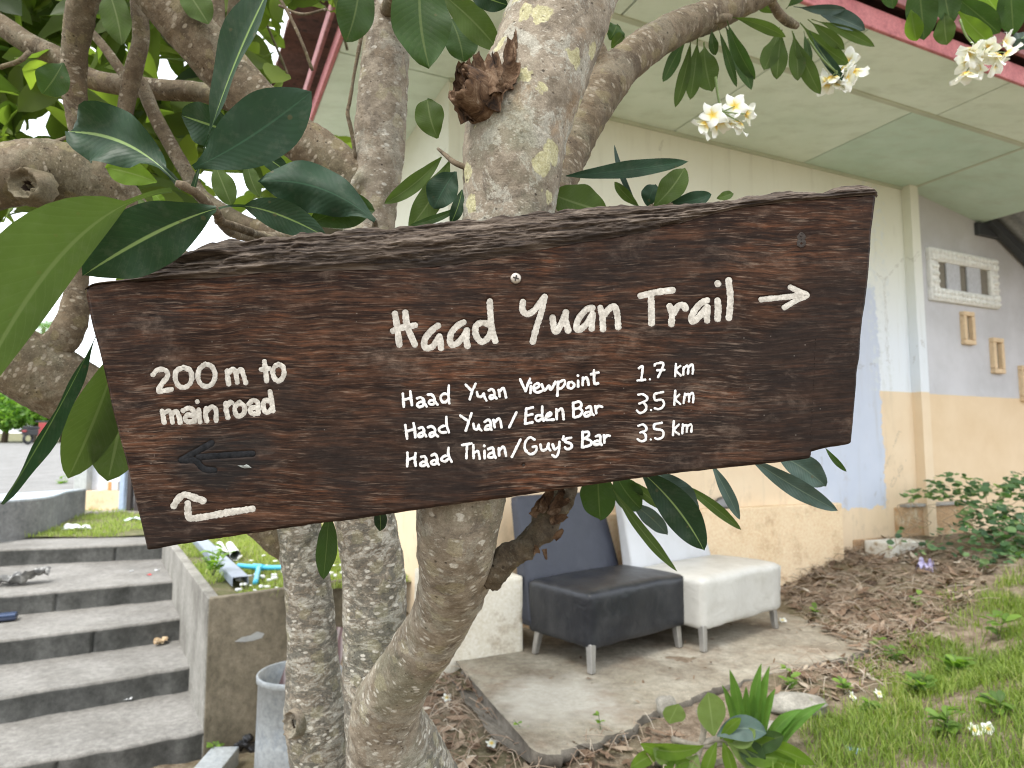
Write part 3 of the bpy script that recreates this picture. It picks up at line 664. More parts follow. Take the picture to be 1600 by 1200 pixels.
# window in the end wall
def onend(u, v):
    r = ray(u, v); k = S_L / np.dot(r, T); p = CAM + r * k; return float(np.dot(p, M)), float(p[2])
M_frame = plain('white_frame', (0.72, 0.73, 0.75), 0.5)
M_glass = plain('dull_glass', (0.33, 0.36, 0.40), 0.15)
nb, zz0 = onend(690, 345); na, zz1 = onend(612, 262)
n0_, n1_ = min(na, nb), max(na, nb)
mb = MB(); z0_, z1_ = 2.02, 3.05
def boxE(n0, n1, z0, z1, t0, t1, bev=0.004): return boxB(S_L - t1, S_L - t0, n0, n1, z0, z1, bev)
for q in ((n0_, n1_, z1_ - 0.07, z1_), (n0_, n1_, z0_, z0_ + 0.07), (n0_, n0_ + 0.07, z0_ + 0.07, z1_ - 0.07), (n1_ - 0.07, n1_, z0_ + 0.07, z1_ - 0.07), ((n0_ + n1_) / 2 - 0.03, (n0_ + n1_) / 2 + 0.03, z0_ + 0.07, z1_ - 0.07)):
    mb.add(*boxE(*q, -0.005, 0.05))
wn_ = mb.build('window', M_frame, house, False)
v, f = boxE(n0_ + 0.07, n1_ - 0.07, z0_ + 0.07, z1_ - 0.07, -0.003, 0.012, 0); mesh('pane', v, f, M_frame, wn_, False)
v, f = boxE(n0_ - 0.05, n1_ + 0.05, z0_ - 0.06, z0_ - 0.002, -0.005, 0.12); mesh('sill', v, f, M_frame, wn_, False)
# lower lean-to roof to the right of the soffit
leanto = thing('lean_to_roof', G(3.2, -0.3, 2.6), 'grey sheet lean-to roof on a dark beam, beyond the end of the soffit', 'roof')
M_steel = plain('dark_steel', (0.045, 0.05, 0.055), 0.5)
M_sheet = blotchy('grey_sheet', (0.22, 0.23, 0.235), (0.30, 0.31, 0.31), None, 2, 40, 0.6, 0.1)
e0a, e0z = ong(1531, 352); e1a, e1z = ong(1605, 425)
def sloped(a_, b_, z_off, th, wd0, wd1, bev=0.003):
    p0 = G(a_[0], wd0, a_[1] + z_off); p1 = G(b_[0], wd0, b_[1] + z_off); k_ = gnrm * (wd1 - wd0)
    c = [p0, p1, p1 + k_, p0 + k_]; c += [p + np.array([0, 0, th]) for p in c]; return bevel_box(c, bev)
ee = (e0a + (e1a - e0a) * 3.0, e0z + (e1z - e0z) * 3.0)
v, f = sloped((e0a, e0z), ee, 0, 0.10, -0.12, -0.04); mesh('beam', v, f, M_steel, leanto, False)
mb = MB()
rows = np.linspace(0, 1, 2); xs = np.linspace(-2.2, -0.001, 60)
for sgn in (0,):
    V = []
    for t_ in rows:
        for x_ in xs:
            V.append(G(e0a + (ee[0] - e0a) * t_, x_, e0z + (ee[1] - e0z) * t_ + 0.115 + 0.018 * math.sin(x_ * 2 * math.pi / 0.13)))
    mb.add(V, grid_faces(2, 60))
mb.build('roof_sheet', M_sheet, leanto)
v, f = boxG(e0a - 0.1, e0a + 0.35, -0.05, 0.0, e0z - 0.12, e0z + 0.01, 0.004); mesh('beam_bracket', v, f, M_steel, leanto, False)

# ------------------------------------------------------------------ concrete slab the chairs stand on
M_slab = slab_mat('slab_concrete', (0.255, 0.222, 0.165), (0.38, 0.35, 0.285), (0.125, 0.095, 0.066), 0.8, 2.0, onz(880, 1092, SLAB))
M_slabe = concrete_mat('slab_edge', (0.12, 0.105, 0.085), (0.19, 0.17, 0.14), (0.06, 0.05, 0.04), 0.7, 6)
edge = [(718, 1035), (745, 1066), (778, 1108), (812, 1146), (836, 1174), (866, 1177), (915, 1162), (972, 1144), (995, 1126), (1015, 1116), (1060, 1098), (1094, 1086), (1147, 1066), (1200, 1052), (1250, 1044), (1296, 1032), (1335, 1020), (1375, 1000), (1392, 984), (1388, 968)]
pe = [onz(u, v, SLAB) for u, v in edge]
pe = catmull(pe, 0.025)
jit = vn(np.stack([np.arange(len(pe)) * 0.35, np.zeros(len(pe)), np.zeros(len(pe))], -1)) * 0.022 + vn(np.stack([np.arange(len(pe)) * 1.1, np.ones(len(pe)), np.zeros(len(pe))], -1)) * 0.010
pe = pe + jit[:, None] * np.array([0.5, -0.85, 0])
back = []
for p in pe:
    s_, n_ = sn(p); back.append(B(max(S_L - 0.05, s_ * 0.96 + 0.12), NW - 0.001, SLAB))
nr = 36; V = []
for p, q in zip(pe, back):
    for t_ in np.linspace(0, 1, nr): V.append(p + (q - p) * t_)
V = np.array(V); V[:, 2] += 0.006 * fbm(V * 3.0, 3) + 0.002 * fbm(V * 20, 2)
top = V.reshape(len(pe), nr, 3)
rim = [top[:, 0]]; 
for dz, out_ in ((-0.006, 0.006), (-0.03, 0.010), (-0.06, -0.006), (-0.065, -0.35)):
    r_ = top[:, 0] + np.array([0.5, -0.85, 0]) * out_; r_ = r_ + 0.012 * fbm(np.concatenate([r_[:, :2] * 30, np.full((len(r_), 1), dz * 200)], 1), 2)[:, None] * np.array([0.5, -0.85, 0.5]); r_[:, 2] += dz
    rim.append(r_)
rimv = np.stack(rim, 1)
mb = MB(); mb.add(V, grid_faces(len(pe), nr)); k0 = len(mb.f)
mb.add(rimv.reshape(-1, 3), [q[::-1] for q in grid_faces(len(pe), rimv.shape[1])])
slab = mb.build('concrete_slab', [M_slab, M_slabe], None, True, midx=[0] * k0 + [1] * (len(mb.f) - k0))
tag(slab, 'thin cracked concrete slab with broken front edge, under the two chairs', 'concrete slab')

# ------------------------------------------------------------------ retaining wall and stairs on the left
M_conc = concrete_mat('retaining_concrete', (0.17, 0.147, 0.105), (0.25, 0.215, 0.16), (0.065, 0.057, 0.038), 0.75, 2.4)
M_concL = concrete_mat('retaining_side_lit', (0.22, 0.212, 0.19), (0.31, 0.30, 0.27), (0.11, 0.102, 0.085), 0.7, 3.0)  # lighter copy for the side face, its stronger light put into the colour
rw = thing('retaining_wall', [C1[0], C1[1], -0.4], 'low stained concrete retaining wall holding up the lawn beside the stairs', 'retaining wall')
d1 = (C2 - C1); d1[2] = 0; d1 /= np.linalg.norm(d1); n1v = np.array([-d1[1], d1[0], 0])
d3 = (C3 - C1); d3[2] = 0; d3 /= np.linalg.norm(d3); n3 = np.array([d3[1], -d3[0], 0])
v, f = prism([C1, C2, C2 + n1v * 0.07, C1 + n1v * 0.07 + n3 * 0.02], (0, 0, -1.05), 0.008); mesh('front_wall', v, f, M_conc, rw, False)
o_ = np.array([0, 0, -0.004]); C1b = C1 + d3 * 0.035 - n3 * 0.003 + o_
v, f = prism([C1b, C1b + n3 * 0.07, C3 + n3 * 0.07 + o_, C3 + o_ - n3 * 0.003], (0, 0, -1.05), 0.008); mesh('side_wall', v, f, M_concL, rw, False)
def onfront(u, v):
    r = ray(u, v); k_ = np.dot(C1 - n1v * 0.004 - CAM, n1v) / np.dot(r, n1v); return CAM + r * k_
pl_ = [onfront(u, v) for u, v in ((367, 1003), (378, 996), (392, 993), (402, 987), (413, 990), (409, 997), (396, 1001), (384, 1003))]
v, f = prism(pl_, n1v * 0.006, 0.0); mesh('plaster_patch', v, f, plain('pale_plaster', (0.36, 0.37, 0.36), 0.9), rw, False)
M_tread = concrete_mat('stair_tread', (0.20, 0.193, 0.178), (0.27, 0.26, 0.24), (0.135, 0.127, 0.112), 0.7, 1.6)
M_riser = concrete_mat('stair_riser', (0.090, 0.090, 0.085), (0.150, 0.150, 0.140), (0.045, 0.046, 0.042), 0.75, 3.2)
stair = thing('concrete_stairs', onz(200, 1200, -0.38), 'wide grey concrete stairs with dark mouldy risers, climbing to the lawn on the left', 'stairs')
# (left end, right end of the front top edge; height)
STEPS = [((21, 1196), (304, 1144), -0.22), ((0, 1088), (289, 1042), -0.05), ((0, 1000), (269, 967), 0.13), ((0, 930.5), (264, 908), 0.30), ((0, 858.7), (262, 848), 0.47)]
ed = []
for a_, b_, z_ in STEPS:
    p, q = onz(*a_, z_), onz(*b_, z_); d_ = (q - p) / np.linalg.norm(q - p)
    k_ = np.dot(C1 - q, n3) / np.dot(d_, n3)
    ed.append((p - d_ * 3.5, q + d_ * (k_ + 0.01)))
ed.append((ed[-1][0] + np.array([-0.4, 0.75, 0]), ed[-1][1] + d3 * 0.75))
for i in range(5):
    z_ = STEPS[i][2]; p, q = ed[i]; p2, q2 = ed[i + 1]; zb_ = STEPS[i - 1][2] if i else -0.45
    p2 = np.array([p2[0], p2[1], z_]) + d3 * 0.06; q2 = np.array([q2[0], q2[1], z_]) + d3 * 0.06
    nl, nd = 300, 10; mbv = []
    L_ = np.linspace(0, 1, nl)
    fe = p + (q - p) * L_[:, None]; be = p2 + (q2 - p2) * L_[:, None]
    fe = fe + np.outer(0.014 * vn(np.stack([L_ * 40, L_ * 0 + i, L_ * 0], -1)) , -d3)
    tp = fe[:, None] + (be - fe)[:, None] * np.linspace(0, 1, nd)[None, :, None]
    tp[..., 2] += 0.004 * fbm(tp.reshape(-1, 3) * 4, 3).reshape(tp.shape[:2])
    fr_ = [tp[:, 0], tp[:, 0] - d3 * 0.008 + np.array([0, 0, -0.007]), tp[:, 0] - d3 * 0.011 + np.array([0, 0, -0.02]), tp[:, 0] + d3 * 0.002 + np.array([0, 0, -0.045])]
    b_ = tp[:, 0] + d3 * 0.004; b_[:, 2] = zb_ - 0.02; fr_.append(b_)
    fr_ = np.stack(fr_, 1)
    jo = np.abs(((L_ * 5.3 * 1.25 + i * 0.37) % 1.0) - 0.5) < 0.007     # joints between the blocks of the riser
    fr_[jo, 3] += d3 * 0.03; fr_[jo, 4] += d3 * 0.03
    fr_[:, 3:] += (0.004 * fbm(fr_[:, 3:].reshape(-1, 3) * 14, 3)).reshape(nl, -1, 1) * d3
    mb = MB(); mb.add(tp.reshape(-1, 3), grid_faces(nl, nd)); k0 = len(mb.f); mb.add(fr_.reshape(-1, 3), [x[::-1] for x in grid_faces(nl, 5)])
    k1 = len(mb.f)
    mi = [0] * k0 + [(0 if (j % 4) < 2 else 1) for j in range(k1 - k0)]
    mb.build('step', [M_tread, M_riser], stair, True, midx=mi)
# ------------------------------------------------------------------ the wooden trail sign
SD = 0.85; K = SD / F
sign = thing('trail_sign', cl(0, SD, 0), 'dark weathered hardwood trail sign with white hand lettering, nailed askew to the frangipani trunk', 'sign')
sign.rotation_euler = (PITCH, 0, 0)
def L(u, v, y=0.0): return ((u - 800) * K, y, (600 - v) * K)
def smesh(name, verts, faces, mats, parent=None, sm=True, midx=None):
    me = bpy.data.meshes.new(name); me.from_pydata([tuple(p) for p in np.asarray(verts, float)], [], faces if isinstance(faces, list) else faces.tolist())
    if sm: me.polygons.foreach_set('use_smooth', [True] * len(me.polygons))
    if midx is not None: me.polygons.foreach_set('material_index', midx)
    return link(name, me, parent or sign, mats if isinstance(mats, (list, tuple)) else [mats])
# strokes: (zoom origin, scale, width in zoom px, list of polylines)
Z = {}
Z['A'] = (600, 440, 8.0, 80, [[(135, 400), (155, 520), (190, 790)], [(265, 385), (290, 560), (385, 788)], [(108, 615), (240, 570), (388, 545)],
     [(675, 550), (600, 605), (520, 700), (500, 785), (530, 830), (610, 805), (690, 690)], [(690, 685), (705, 750), (712, 832)],
     [(995, 508), (920, 550), (840, 640), (825, 740), (850, 790), (920, 765), (1010, 660), (1035, 605)], [(1035, 612), (1030, 720), (1042, 805)],
     [(1322, 245), (1330, 400), (1350, 600), (1392, 745)], [(1310, 540), (1240, 512), (1160, 540), (1140, 620), (1170, 710), (1230, 752), (1300, 700), (1345, 600)]])
Z['B'] = (800, 440, 8.0, 80, [[(137, 250), (132, 350), (190, 405), (290, 345), (408, 190)], [(408, 192), (370, 370), (310, 560), (258, 755)],
     [(508, 448), (525, 580), (548, 625), (600, 560), (675, 382)], [(675, 385), (670, 480), (703, 612)],
     [(1005, 328), (930, 350), (830, 470), (805, 580), (850, 598), (940, 520), (1010, 400)], [(1010, 410), (1000, 500), (998, 588)],
     [(1105, 325), (1130, 430), (1140, 595)], [(1150, 420), (1220, 335), (1285, 312), (1315, 400), (1330, 570)]])
Z['C'] = (980, 420, 5.333, 55, [[(112, 225), (240, 195), (380, 177)], [(200, 210), (203, 330), (205, 452)], [(355, 310), (375, 380), (370, 460)], [(385, 370), (430, 308), (478, 308), (488, 330)],
     [(668, 262), (610, 290), (550, 370), (540, 437), (590, 410), (670, 320)], [(672, 322), (665, 380), (668, 432)], [(755, 262), (760, 340), (755, 418)], [(756, 120), (759, 127)], [(848, 97), (862, 250), (850, 410)]])
Z['D1'] = (620, 570, 7.06, 29, [[(68, 320), (78, 465)], [(150, 295), (168, 445)], [(70, 390), (160, 365)], [(225, 370), (270, 360), (300, 400), (290, 450), (245, 465), (225, 440), (260, 410), (300, 420), (330, 460)],
     [(345, 330), (385, 330), (415, 370), (410, 430), (370, 435), (355, 410), (385, 390), (420, 405), (450, 440)], [(575, 230), (570, 330), (580, 425)], [(570, 330), (520, 320), (485, 355), (500, 405), (540, 410), (575, 370)],
     [(760, 220), (825, 285)], [(870, 210), (830, 300), (805, 380)], [(885, 300), (895, 345), (930, 350), (960, 320)], [(960, 315), (970, 360), (990, 395)],
     [(1015, 285), (1050, 270), (1075, 300), (1075, 355), (1040, 375), (1025, 350), (1060, 335), (1100, 370)], [(1125, 280), (1135, 350)], [(1130, 300), (1165, 260), (1185, 270), (1205, 360)]])
Z['E1'] = (780, 570, 7.06, 29, [[(230, 160), (290, 290)], [(340, 155), (290, 290)], [(350, 235), (345, 310)], [(349, 199), (351, 201)], [(390, 265), (440, 240), (425, 205), (385, 230), (385, 280), (420, 305), (470, 290)],
     [(470, 215), (500, 285), (545, 230), (570, 275), (620, 190)], [(650, 190), (640, 340)], [(650, 200), (710, 170), (725, 205), (690, 255), (650, 265)], [(800, 190), (765, 200), (760, 245), (800, 260), (830, 220), (800, 190)],
     [(870, 175), (870, 240)], [(867, 119), (869, 121)], [(925, 145), (920, 225)], [(925, 170), (960, 140), (975, 160), (985, 220)], [(1045, 60), (1050, 200), (1090, 205)], [(1015, 105), (1095, 85)]])
Z['D2'] = (620, 570, 7.06, 29, [[(95, 665), (105, 740), (115, 815)], [(185, 645), (200, 720), (205, 800)], [(105, 735), (195, 710)], [(245, 700), (285, 690), (300, 730), (290, 780), (250, 795), (240, 770), (275, 750), (310, 770), (325, 790)],
     [(345, 690), (385, 680), (420, 710), (415, 770), (375, 795), (365, 765), (400, 745), (430, 770), (455, 790)], [(548, 575), (550, 660), (575, 745)], [(545, 670), (500, 680), (465, 710), (490, 745), (540, 745)],
     [(700, 560), (780, 615)], [(825, 535), (790, 640), (762, 725)], [(845, 650), (855, 700), (885, 710), (905, 670)], [(905, 660), (910, 700), (935, 725)], [(970, 630), (1010, 605), (1035, 640), (1030, 700), (975, 715), (985, 680), (1025, 670), (1045, 715)],
     [(1065, 610), (1080, 690)], [(1075, 640), (1120, 595), (1140, 610), (1155, 690)]])
Z['E2'] = (780, 570, 7.06, 29, [[(190, 525), (110, 690)], [(300, 480), (285, 650)], [(295, 490), (370, 470)], [(290, 565), (365, 545)], [(285, 650), (365, 635)], [(475, 460), (475, 560), (490, 615)], [(470, 560), (420, 560), (400, 595), (430, 620), (475, 590)],
     [(520, 580), (575, 550), (560, 525), (520, 560), (520, 605), (600, 605)], [(630, 490), (635, 600)], [(640, 520), (680, 485), (700, 510), (710, 600)], [(815, 420), (820, 575)], [(815, 425), (880, 405), (905, 440), (885, 475), (820, 490)], [(885, 475), (915, 515), (890, 560), (830, 580)],
     [(960, 480), (1000, 460), (1015, 500), (1010, 545), (950, 570), (945, 535), (1000, 520), (1040, 555)], [(1060, 460), (1070, 535)], [(1065, 490), (1100, 455), (1135, 465)]])
Z['D3'] = (620, 570, 7.06, 29, [[(118, 970), (120, 1040), (115, 1120)], [(208, 975), (200, 1040), (210, 1115)], [(115, 1050), (205, 1020)], [(270, 1015), (310, 1010), (325, 1050), (320, 1100), (275, 1115), (260, 1090), (295, 1070), (330, 1085), (350, 1120)],
     [(385, 1000), (420, 985), (445, 1020), (445, 1080), (400, 1100), (380, 1075), (420, 1050), (445, 1075), (465, 1100)], [(572, 915), (570, 990), (605, 1070)], [(570, 1000), (520, 1010), (490, 1045), (530, 1065), (570, 1040)], [(720, 885), (825, 868)], [(775, 890), (768, 1030)],
     [(845, 885), (848, 1030)], [(850, 980), (890, 950), (905, 980), (915, 1035)], [(968, 950), (970, 1030)], [(964, 894), (966, 896)], [(1010, 930), (1055, 915), (1070, 960), (1065, 1015), (1015, 1020), (1015, 990), (1060, 970), (1090, 1025)], [(1125, 920), (1130, 1000)], [(1130, 950), (1170, 905), (1190, 930), (1205, 1005)]])
Z['E3'] = (780, 570, 7.06, 29, [[(235, 825), (140, 1015)], [(390, 825), (340, 800), (290, 850), (285, 930), (340, 985), (400, 960), (410, 905), (370, 905)], [(455, 880), (470, 940), (520, 930), (545, 870)], [(545, 870), (545, 920), (565, 945)], [(590, 880), (610, 930), (650, 910)],
     [(665, 850), (655, 960), (625, 1015), (585, 995)], [(710, 790), (703, 825)], [(795, 805), (740, 815), (730, 850), (790, 870), (795, 915), (745, 930), (725, 910)], [(920, 740), (915, 910)], [(920, 745), (980, 740), (985, 780), (920, 825)], [(950, 815), (1010, 840), (1010, 880), (925, 910)],
     [(1065, 790), (1105, 780), (1115, 820), (1105, 870), (1050, 880), (1050, 850), (1100, 840), (1130, 885)], [(1155, 780), (1160, 860)], [(1160, 820), (1190, 780), (1220, 785)]])
Z['F1'] = (980, 550, 7.5, 27, [[(135, 190), (170, 165), (180, 185), (165, 320)], [(120, 335), (210, 325)], [(264, 319), (266, 321)], [(320, 160), (330, 140), (415, 130), (410, 190), (360, 295)], [(350, 215), (435, 210)], [(570, 140), (560, 285)], [(620, 165), (570, 210), (625, 275)],
     [(660, 180), (655, 265)], [(665, 190), (700, 160), (715, 190), (710, 255)], [(715, 185), (755, 145), (770, 180), (765, 255)]])
Z['F2'] = (980, 550, 7.5, 27, [[(130, 500), (180, 495), (230, 530), (220, 570), (140, 605)], [(180, 590), (220, 630), (210, 685), (150, 715), (110, 685)], [(277, 679), (279, 681)], [(420, 470), (330, 490), (315, 520), (330, 565), (400, 560), (430, 600), (410, 650), (360, 670), (320, 660)],
     [(562, 455), (550, 620)], [(610, 500), (565, 555), (620, 610)], [(675, 490), (660, 600)], [(680, 510), (715, 490), (725, 510), (722, 580)], [(725, 510), (760, 480), (775, 510), (770, 590)]])
Z['F3'] = (980, 550, 7.5, 27, [[(130, 865), (180, 850), (220, 880), (215, 920), (150, 945)], [(180, 940), (215, 975), (210, 1030), (160, 1045), (120, 1020)], [(274, 1024), (276, 1026)], [(405, 830), (320, 850), (315, 895), (330, 905), (400, 915), (425, 950), (410, 1000), (360, 1020), (325, 1010)],
     [(545, 810), (535, 975)], [(605, 850), (550, 915), (605, 965)], [(650, 850), (645, 955)], [(655, 870), (690, 855), (700, 870), (695, 935)], [(700, 875), (740, 850), (755, 870), (750, 935)]])
Z['G'] = (225, 555, 6.957, 54, [[(92, 212), (140, 162), (210, 157), (250, 190), (245, 240), (190, 310), (150, 388), (220, 385), (298, 370)], [(425, 132), (350, 170), (335, 250), (370, 330), (430, 350), (495, 310), (515, 230), (490, 160), (425, 132)],
     [(660, 97), (600, 150), (582, 240), (620, 320), (690, 338), (750, 290), (768, 200), (730, 120), (660, 97)], [(900, 170), (905, 240), (918, 316)], [(915, 190), (960, 155), (990, 180), (1010, 298)], [(1000, 190), (1050, 157), (1075, 210), (1103, 302)],
     [(1305, 70), (1320, 180), (1330, 282)], [(1268, 155), (1358, 145)], [(1460, 97), (1412, 130), (1397, 200), (1430, 268), (1478, 273), (1518, 210), (1508, 130), (1460, 97)],
     [(190, 605), (205, 670), (215, 733)], [(215, 630), (265, 607), (290, 640), (305, 733)], [(295, 640), (340, 612), (370, 650), (388, 733)], [(420, 602), (480, 575), (530, 600), (545, 660), (545, 718)], [(535, 660), (470, 652), (442, 690), (470, 722), (545, 722)],
     [(590, 592), (595, 660), (605, 728)], [(574, 503), (577, 508)], [(670, 577), (665, 650), (680, 718)], [(680, 610), (730, 562), (775, 590), (780, 650), (780, 715)], [(885, 522), (890, 600), (908, 678)], [(895, 560), (930, 512), (955, 520)],
     [(1035, 512), (987, 560), (987, 620), (1020, 662), (1078, 635), (1088, 560), (1035, 512)], [(1132, 532), (1180, 492), (1230, 510), (1235, 580), (1240, 628)], [(1230, 572), (1170, 572), (1152, 610), (1180, 638), (1240, 635)],
     [(1365, 392), (1380, 480), (1400, 608)], [(1375, 502), (1310, 492), (1292, 550), (1310, 608), (1350, 618), (1390, 570)]])
Z['H'] = (250, 680, 8.0, 84, [[(165, 885), (230, 790), (310, 745), (400, 775), (535, 820)], [(342, 855), (345, 960), (370, 1038), (560, 1020), (800, 975), (1150, 922)]])
Z['I'] = (980, 420, 5.333, 46, [[(1118, 255), (1250, 242), (1440, 222)], [(1362, 152), (1440, 190), (1502, 220), (1420, 258), (1312, 322)], [(1420, 205), (1490, 220), (1420, 240)]])
Z['J'] = (250, 680, 8.0, 78, [[(262, 312), (400, 235), (640, 100)], [(265, 315), (430, 320), (540, 420), (675, 440)], [(480, 275), (760, 255), (1150, 232)]])
Z['K'] = (1150, 250, 1.847, 9, [[(188, 213), (180, 222), (190, 231), (198, 240), (188, 249), (179, 240), (188, 231), (197, 222), (188, 213)]])
def strokes(key):
    ox, oy, sc, wd, pl = Z[key]
    return [(catmull([(x / sc + ox, y / sc + oy, 0) for x, y in p], 0.8)[:, :2], wd / sc) for p in pl]
def lettering(name, keys, mat, y0, dome, rough_, parent=None):
    mb = MB(); rr = random.Random(5); idx = 0
    for key in keys:
        for pts, wd in strokes(key):
            n = len(pts); idx += 1
            if n < 3: pts = np.array([pts[0] + (pts[-1] - pts[0]) * t for t in np.linspace(0, 1, 4)]); n = 4
            tg = np.gradient(pts, axis=0); ln = np.linalg.norm(tg, axis=1)[:, None]; tg = tg / np.maximum(ln, 1e-6); nm = np.stack([-tg[:, 1], tg[:, 0]], 1)
            arc = np.concatenate([[0], np.cumsum(np.linalg.norm(np.diff(pts, axis=0), axis=1))])
            hw = wd / 2 * (1 + rough_ * vn(np.stack([arc * 0.35, np.full(n, idx * 3.1), np.zeros(n)], -1)))
            # round caps
            ex, en, eh, et = [], [], [], []
            for t in np.linspace(-1, 0, 6)[:-1]: ex.append(pts[0] + tg[0] * t * hw[0]); en.append(nm[0]); eh.append(hw[0] * math.sqrt(max(0.0, 1 - t * t)))
            ex += list(pts); en += list(nm); eh += list(hw)
            for t in np.linspace(0, 1, 6)[1:]: ex.append(pts[-1] + tg[-1] * t * hw[-1]); en.append(nm[-1]); eh.append(hw[-1] * math.sqrt(max(0.0, 1 - t * t)))
            V = []; prof = (-1, -0.75, -0.3, 0.3, 0.75, 1); m = len(ex); off = rr.uniform(0, 1) * 0.00012
            ja = vn(np.stack([np.arange(m) * 0.7, np.full(m, idx * 1.7), np.ones(m)], -1)) * rough_; jb = vn(np.stack([np.arange(m) * 0.7, np.full(m, idx * 1.7), np.ones(m) * 5], -1)) * rough_
            for i in range(m):
                for q in prof:
                    hh = eh[i] * (1 + (ja[i] if q < 0 else jb[i]))
                    p = ex[i] + en[i] * q * hh
                    V.append(L(p[0], p[1], y0 - off - dome * (1 - q * q)))
            mb.add(V, [x[::-1] for x in grid_faces(m, 6)])
    return smesh(name, np.concatenate(mb.v), mb.f, mat, parent)
# outline of the face (photo pixels)
top_face = [(131, 462), (134, 449), (150, 441), (190, 437), (218, 436), (270, 433), (327, 432), (370, 428), (410, 423), (500, 420), (591, 418), (640, 416), (700, 411), (770, 400), (840, 388), (900, 377), (940, 371), (987, 363), (1040, 352), (1090, 338), (1145, 324), (1215, 314), (1290, 307), (1340, 303), (1364, 302), (1370, 306)]
top_edge = [(133, 450), (138, 444), (152, 438), (190, 433), (218, 421), (250, 404), (282, 389), (306, 381), (337, 374), (380, 370), (428, 366), (500, 358), (591, 352), (640, 347), (700, 343), (770, 334), (840, 326), (900, 322), (970, 317), (1040, 314), (1075, 312), (1110, 311), (1145, 305), (1180, 301), (1215, 296), (1270, 295), (1300, 293), (1322, 288), (1345, 285), (1362, 286), (1370, 294)]
bot_edge = [(228, 859), (238, 859), (300, 848), (400, 833), (480, 821), (560, 811), (680, 793), (800, 777), (920, 759), (1050, 741), (1160, 729), (1258, 718), (1264, 714), (1270, 706), (1300, 699), (1326, 694), (1331, 691)]
def curve(pts, n):
    p = catmull([(x, y, 0) for x, y in pts], 1.0)[:, :2]; d = np.concatenate([[0], np.cumsum(np.linalg.norm(np.diff(p, axis=0), axis=1))])
    t = np.linspace(0, d[-1], n); return np.stack([np.interp(t, d, p[:, 0]), np.interp(t, d, p[:, 1])], 1)
def curve_x(pts, xs):
    p = catmull([(x, y, 0) for x, y in pts], 1.0)[:, :2]; o = np.argsort(p[:, 0]); return np.interp(xs, p[o, 0], p[o, 1])
NU, NV = 640, 230
tf = curve(top_face, NU); bf = curve(bot_edge, NU)
jt = vn(np.stack([np.arange(NU) * 0.12, np.zeros(NU), np.zeros(NU)], -1)) * 1.6; jb = vn(np.stack([np.arange(NU) * 0.2, np.ones(NU) * 4, np.zeros(NU)], -1)) * 0.5
tf[:, 1] += jt; bf[:, 1] += jb
tt = np.linspace(0, 1, NV)
fx = tf[:, None, 0] * (1 - tt) + bf[:, None, 0] * tt; fy = tf[:, None, 1] * (1 - tt) + bf[:, None, 1] * tt
# slight wave of the two short edges
e_l = vn(np.stack([tt * 9, tt * 0, tt * 0], -1)) * 1.3; e_r = vn(np.stack([tt * 14, tt * 0 + 3, tt * 0], -1)) * 1.6
lx = np.linspace(0, 1, NU)[:, None]; fx += e_l[None] * (1 - lx) ** 30 + e_r[None] * lx ** 30
pu, pv = fx.ravel(), fy.ravel()
dist = np.full(pu.shape, 1e3)
for key in ('A', 'B', 'C', 'G', 'H', 'I', 'J'):
    for pts, wd in strokes(key):
        mk_ = np.where((pu > pts[:, 0].min() - 12) & (pu < pts[:, 0].max() + 12) & (pv > pts[:, 1].min() - 12) & (pv < pts[:, 1].max() + 12))[0]
        if not len(mk_): continue
        q = np.stack([pu[mk_], pv[mk_]], 1); dm = np.full(len(mk_), 1e3)
        for p in pts[::2] if len(pts) > 6 else pts: dm = np.minimum(dm, np.hypot(q[:, 0] - p[0], q[:, 1] - p[1]))
        dist[mk_] = np.minimum(dist[mk_], dm - wd / 2)
th = R(-7.5); gx = pu * math.cos(th) - pv * -math.sin(th) * -1; 
ga = pu * math.cos(th) + pv * math.sin(th) * -1; gb = pu * math.sin(th) * 1 + pv * math.cos(th)
ga = pu * 0.9914 - pv * 0.1305; gb = pu * 0.1305 + pv * 0.9914
q3 = np.stack([ga * 0.008, gb * 0.14, np.zeros_like(ga)], -1)
dep = 0.00010 * fbm(q3 * np.array([0.7, 2.4, 1]), 4) + 0.0004 * fbm(np.stack([ga * 0.004, gb * 0.02, ga * 0 + 5], -1), 3) + 0.00012 * vn(np.stack([ga * 0.04, gb * 0.5, ga * 0], -1))
groove = smooth((1.6 - dist) / 2.6)
edge_d = np.minimum(np.minimum(fx - fx[:1], fx[-1:] - fx), fy - fy[:, :1]) ; eb = np.minimum(edge_d, fy[:, -1:] - fy).ravel()
dep = dep * (1 - 0.7 * groove) + 0.0021 * groove + 0.0035 * smooth((5 - eb) / 5) * (eb < 5)
# screw hole near the lower edge
hd = np.hypot(pu - 818, pv - 727); dep = dep + 0.004 * smooth((3.4 - hd) / 2.4) - 0.0006 * smooth((7 - hd) / 3) * (hd > 3)
face = np.stack([(pu - 800) * K, dep, (600 - pv) * K], 1)
TH = 0.030
mb = MB(); mb.add(face, [x[::-1] for x in grid_faces(NU, NV)])
idx = np.arange(NU * NV).reshape(NU, NV)
loop = list(idx[:, -1]) + list(idx[-1, ::-1][1:]) + list(idx[::-1, 0][1:]) + list(idx[0][1:])
fl = face[loop]; rings = [fl]
for k_ in (0.25, 0.5, 0.75, 1.0):
    r_ = fl.copy(); r_[:, 1] = fl[:, 1] * (1 - k_) + TH * k_
    r_[:, 2] += 0.0012 * vn(np.stack([fl[:, 0] * 60, fl[:, 2] * 60, np.full(len(fl), k_ * 6)], -1)); rings.append(r_)
sv = np.stack(rings, 0); mb.add(sv.reshape(-1, 3), grid_faces(5, len(loop)))
bk = rings[-1]; cen = bk.mean(0); mb.add(np.vstack([bk, cen]), [[i, i + 1, len(bk)] for i in range(len(bk) - 1)])
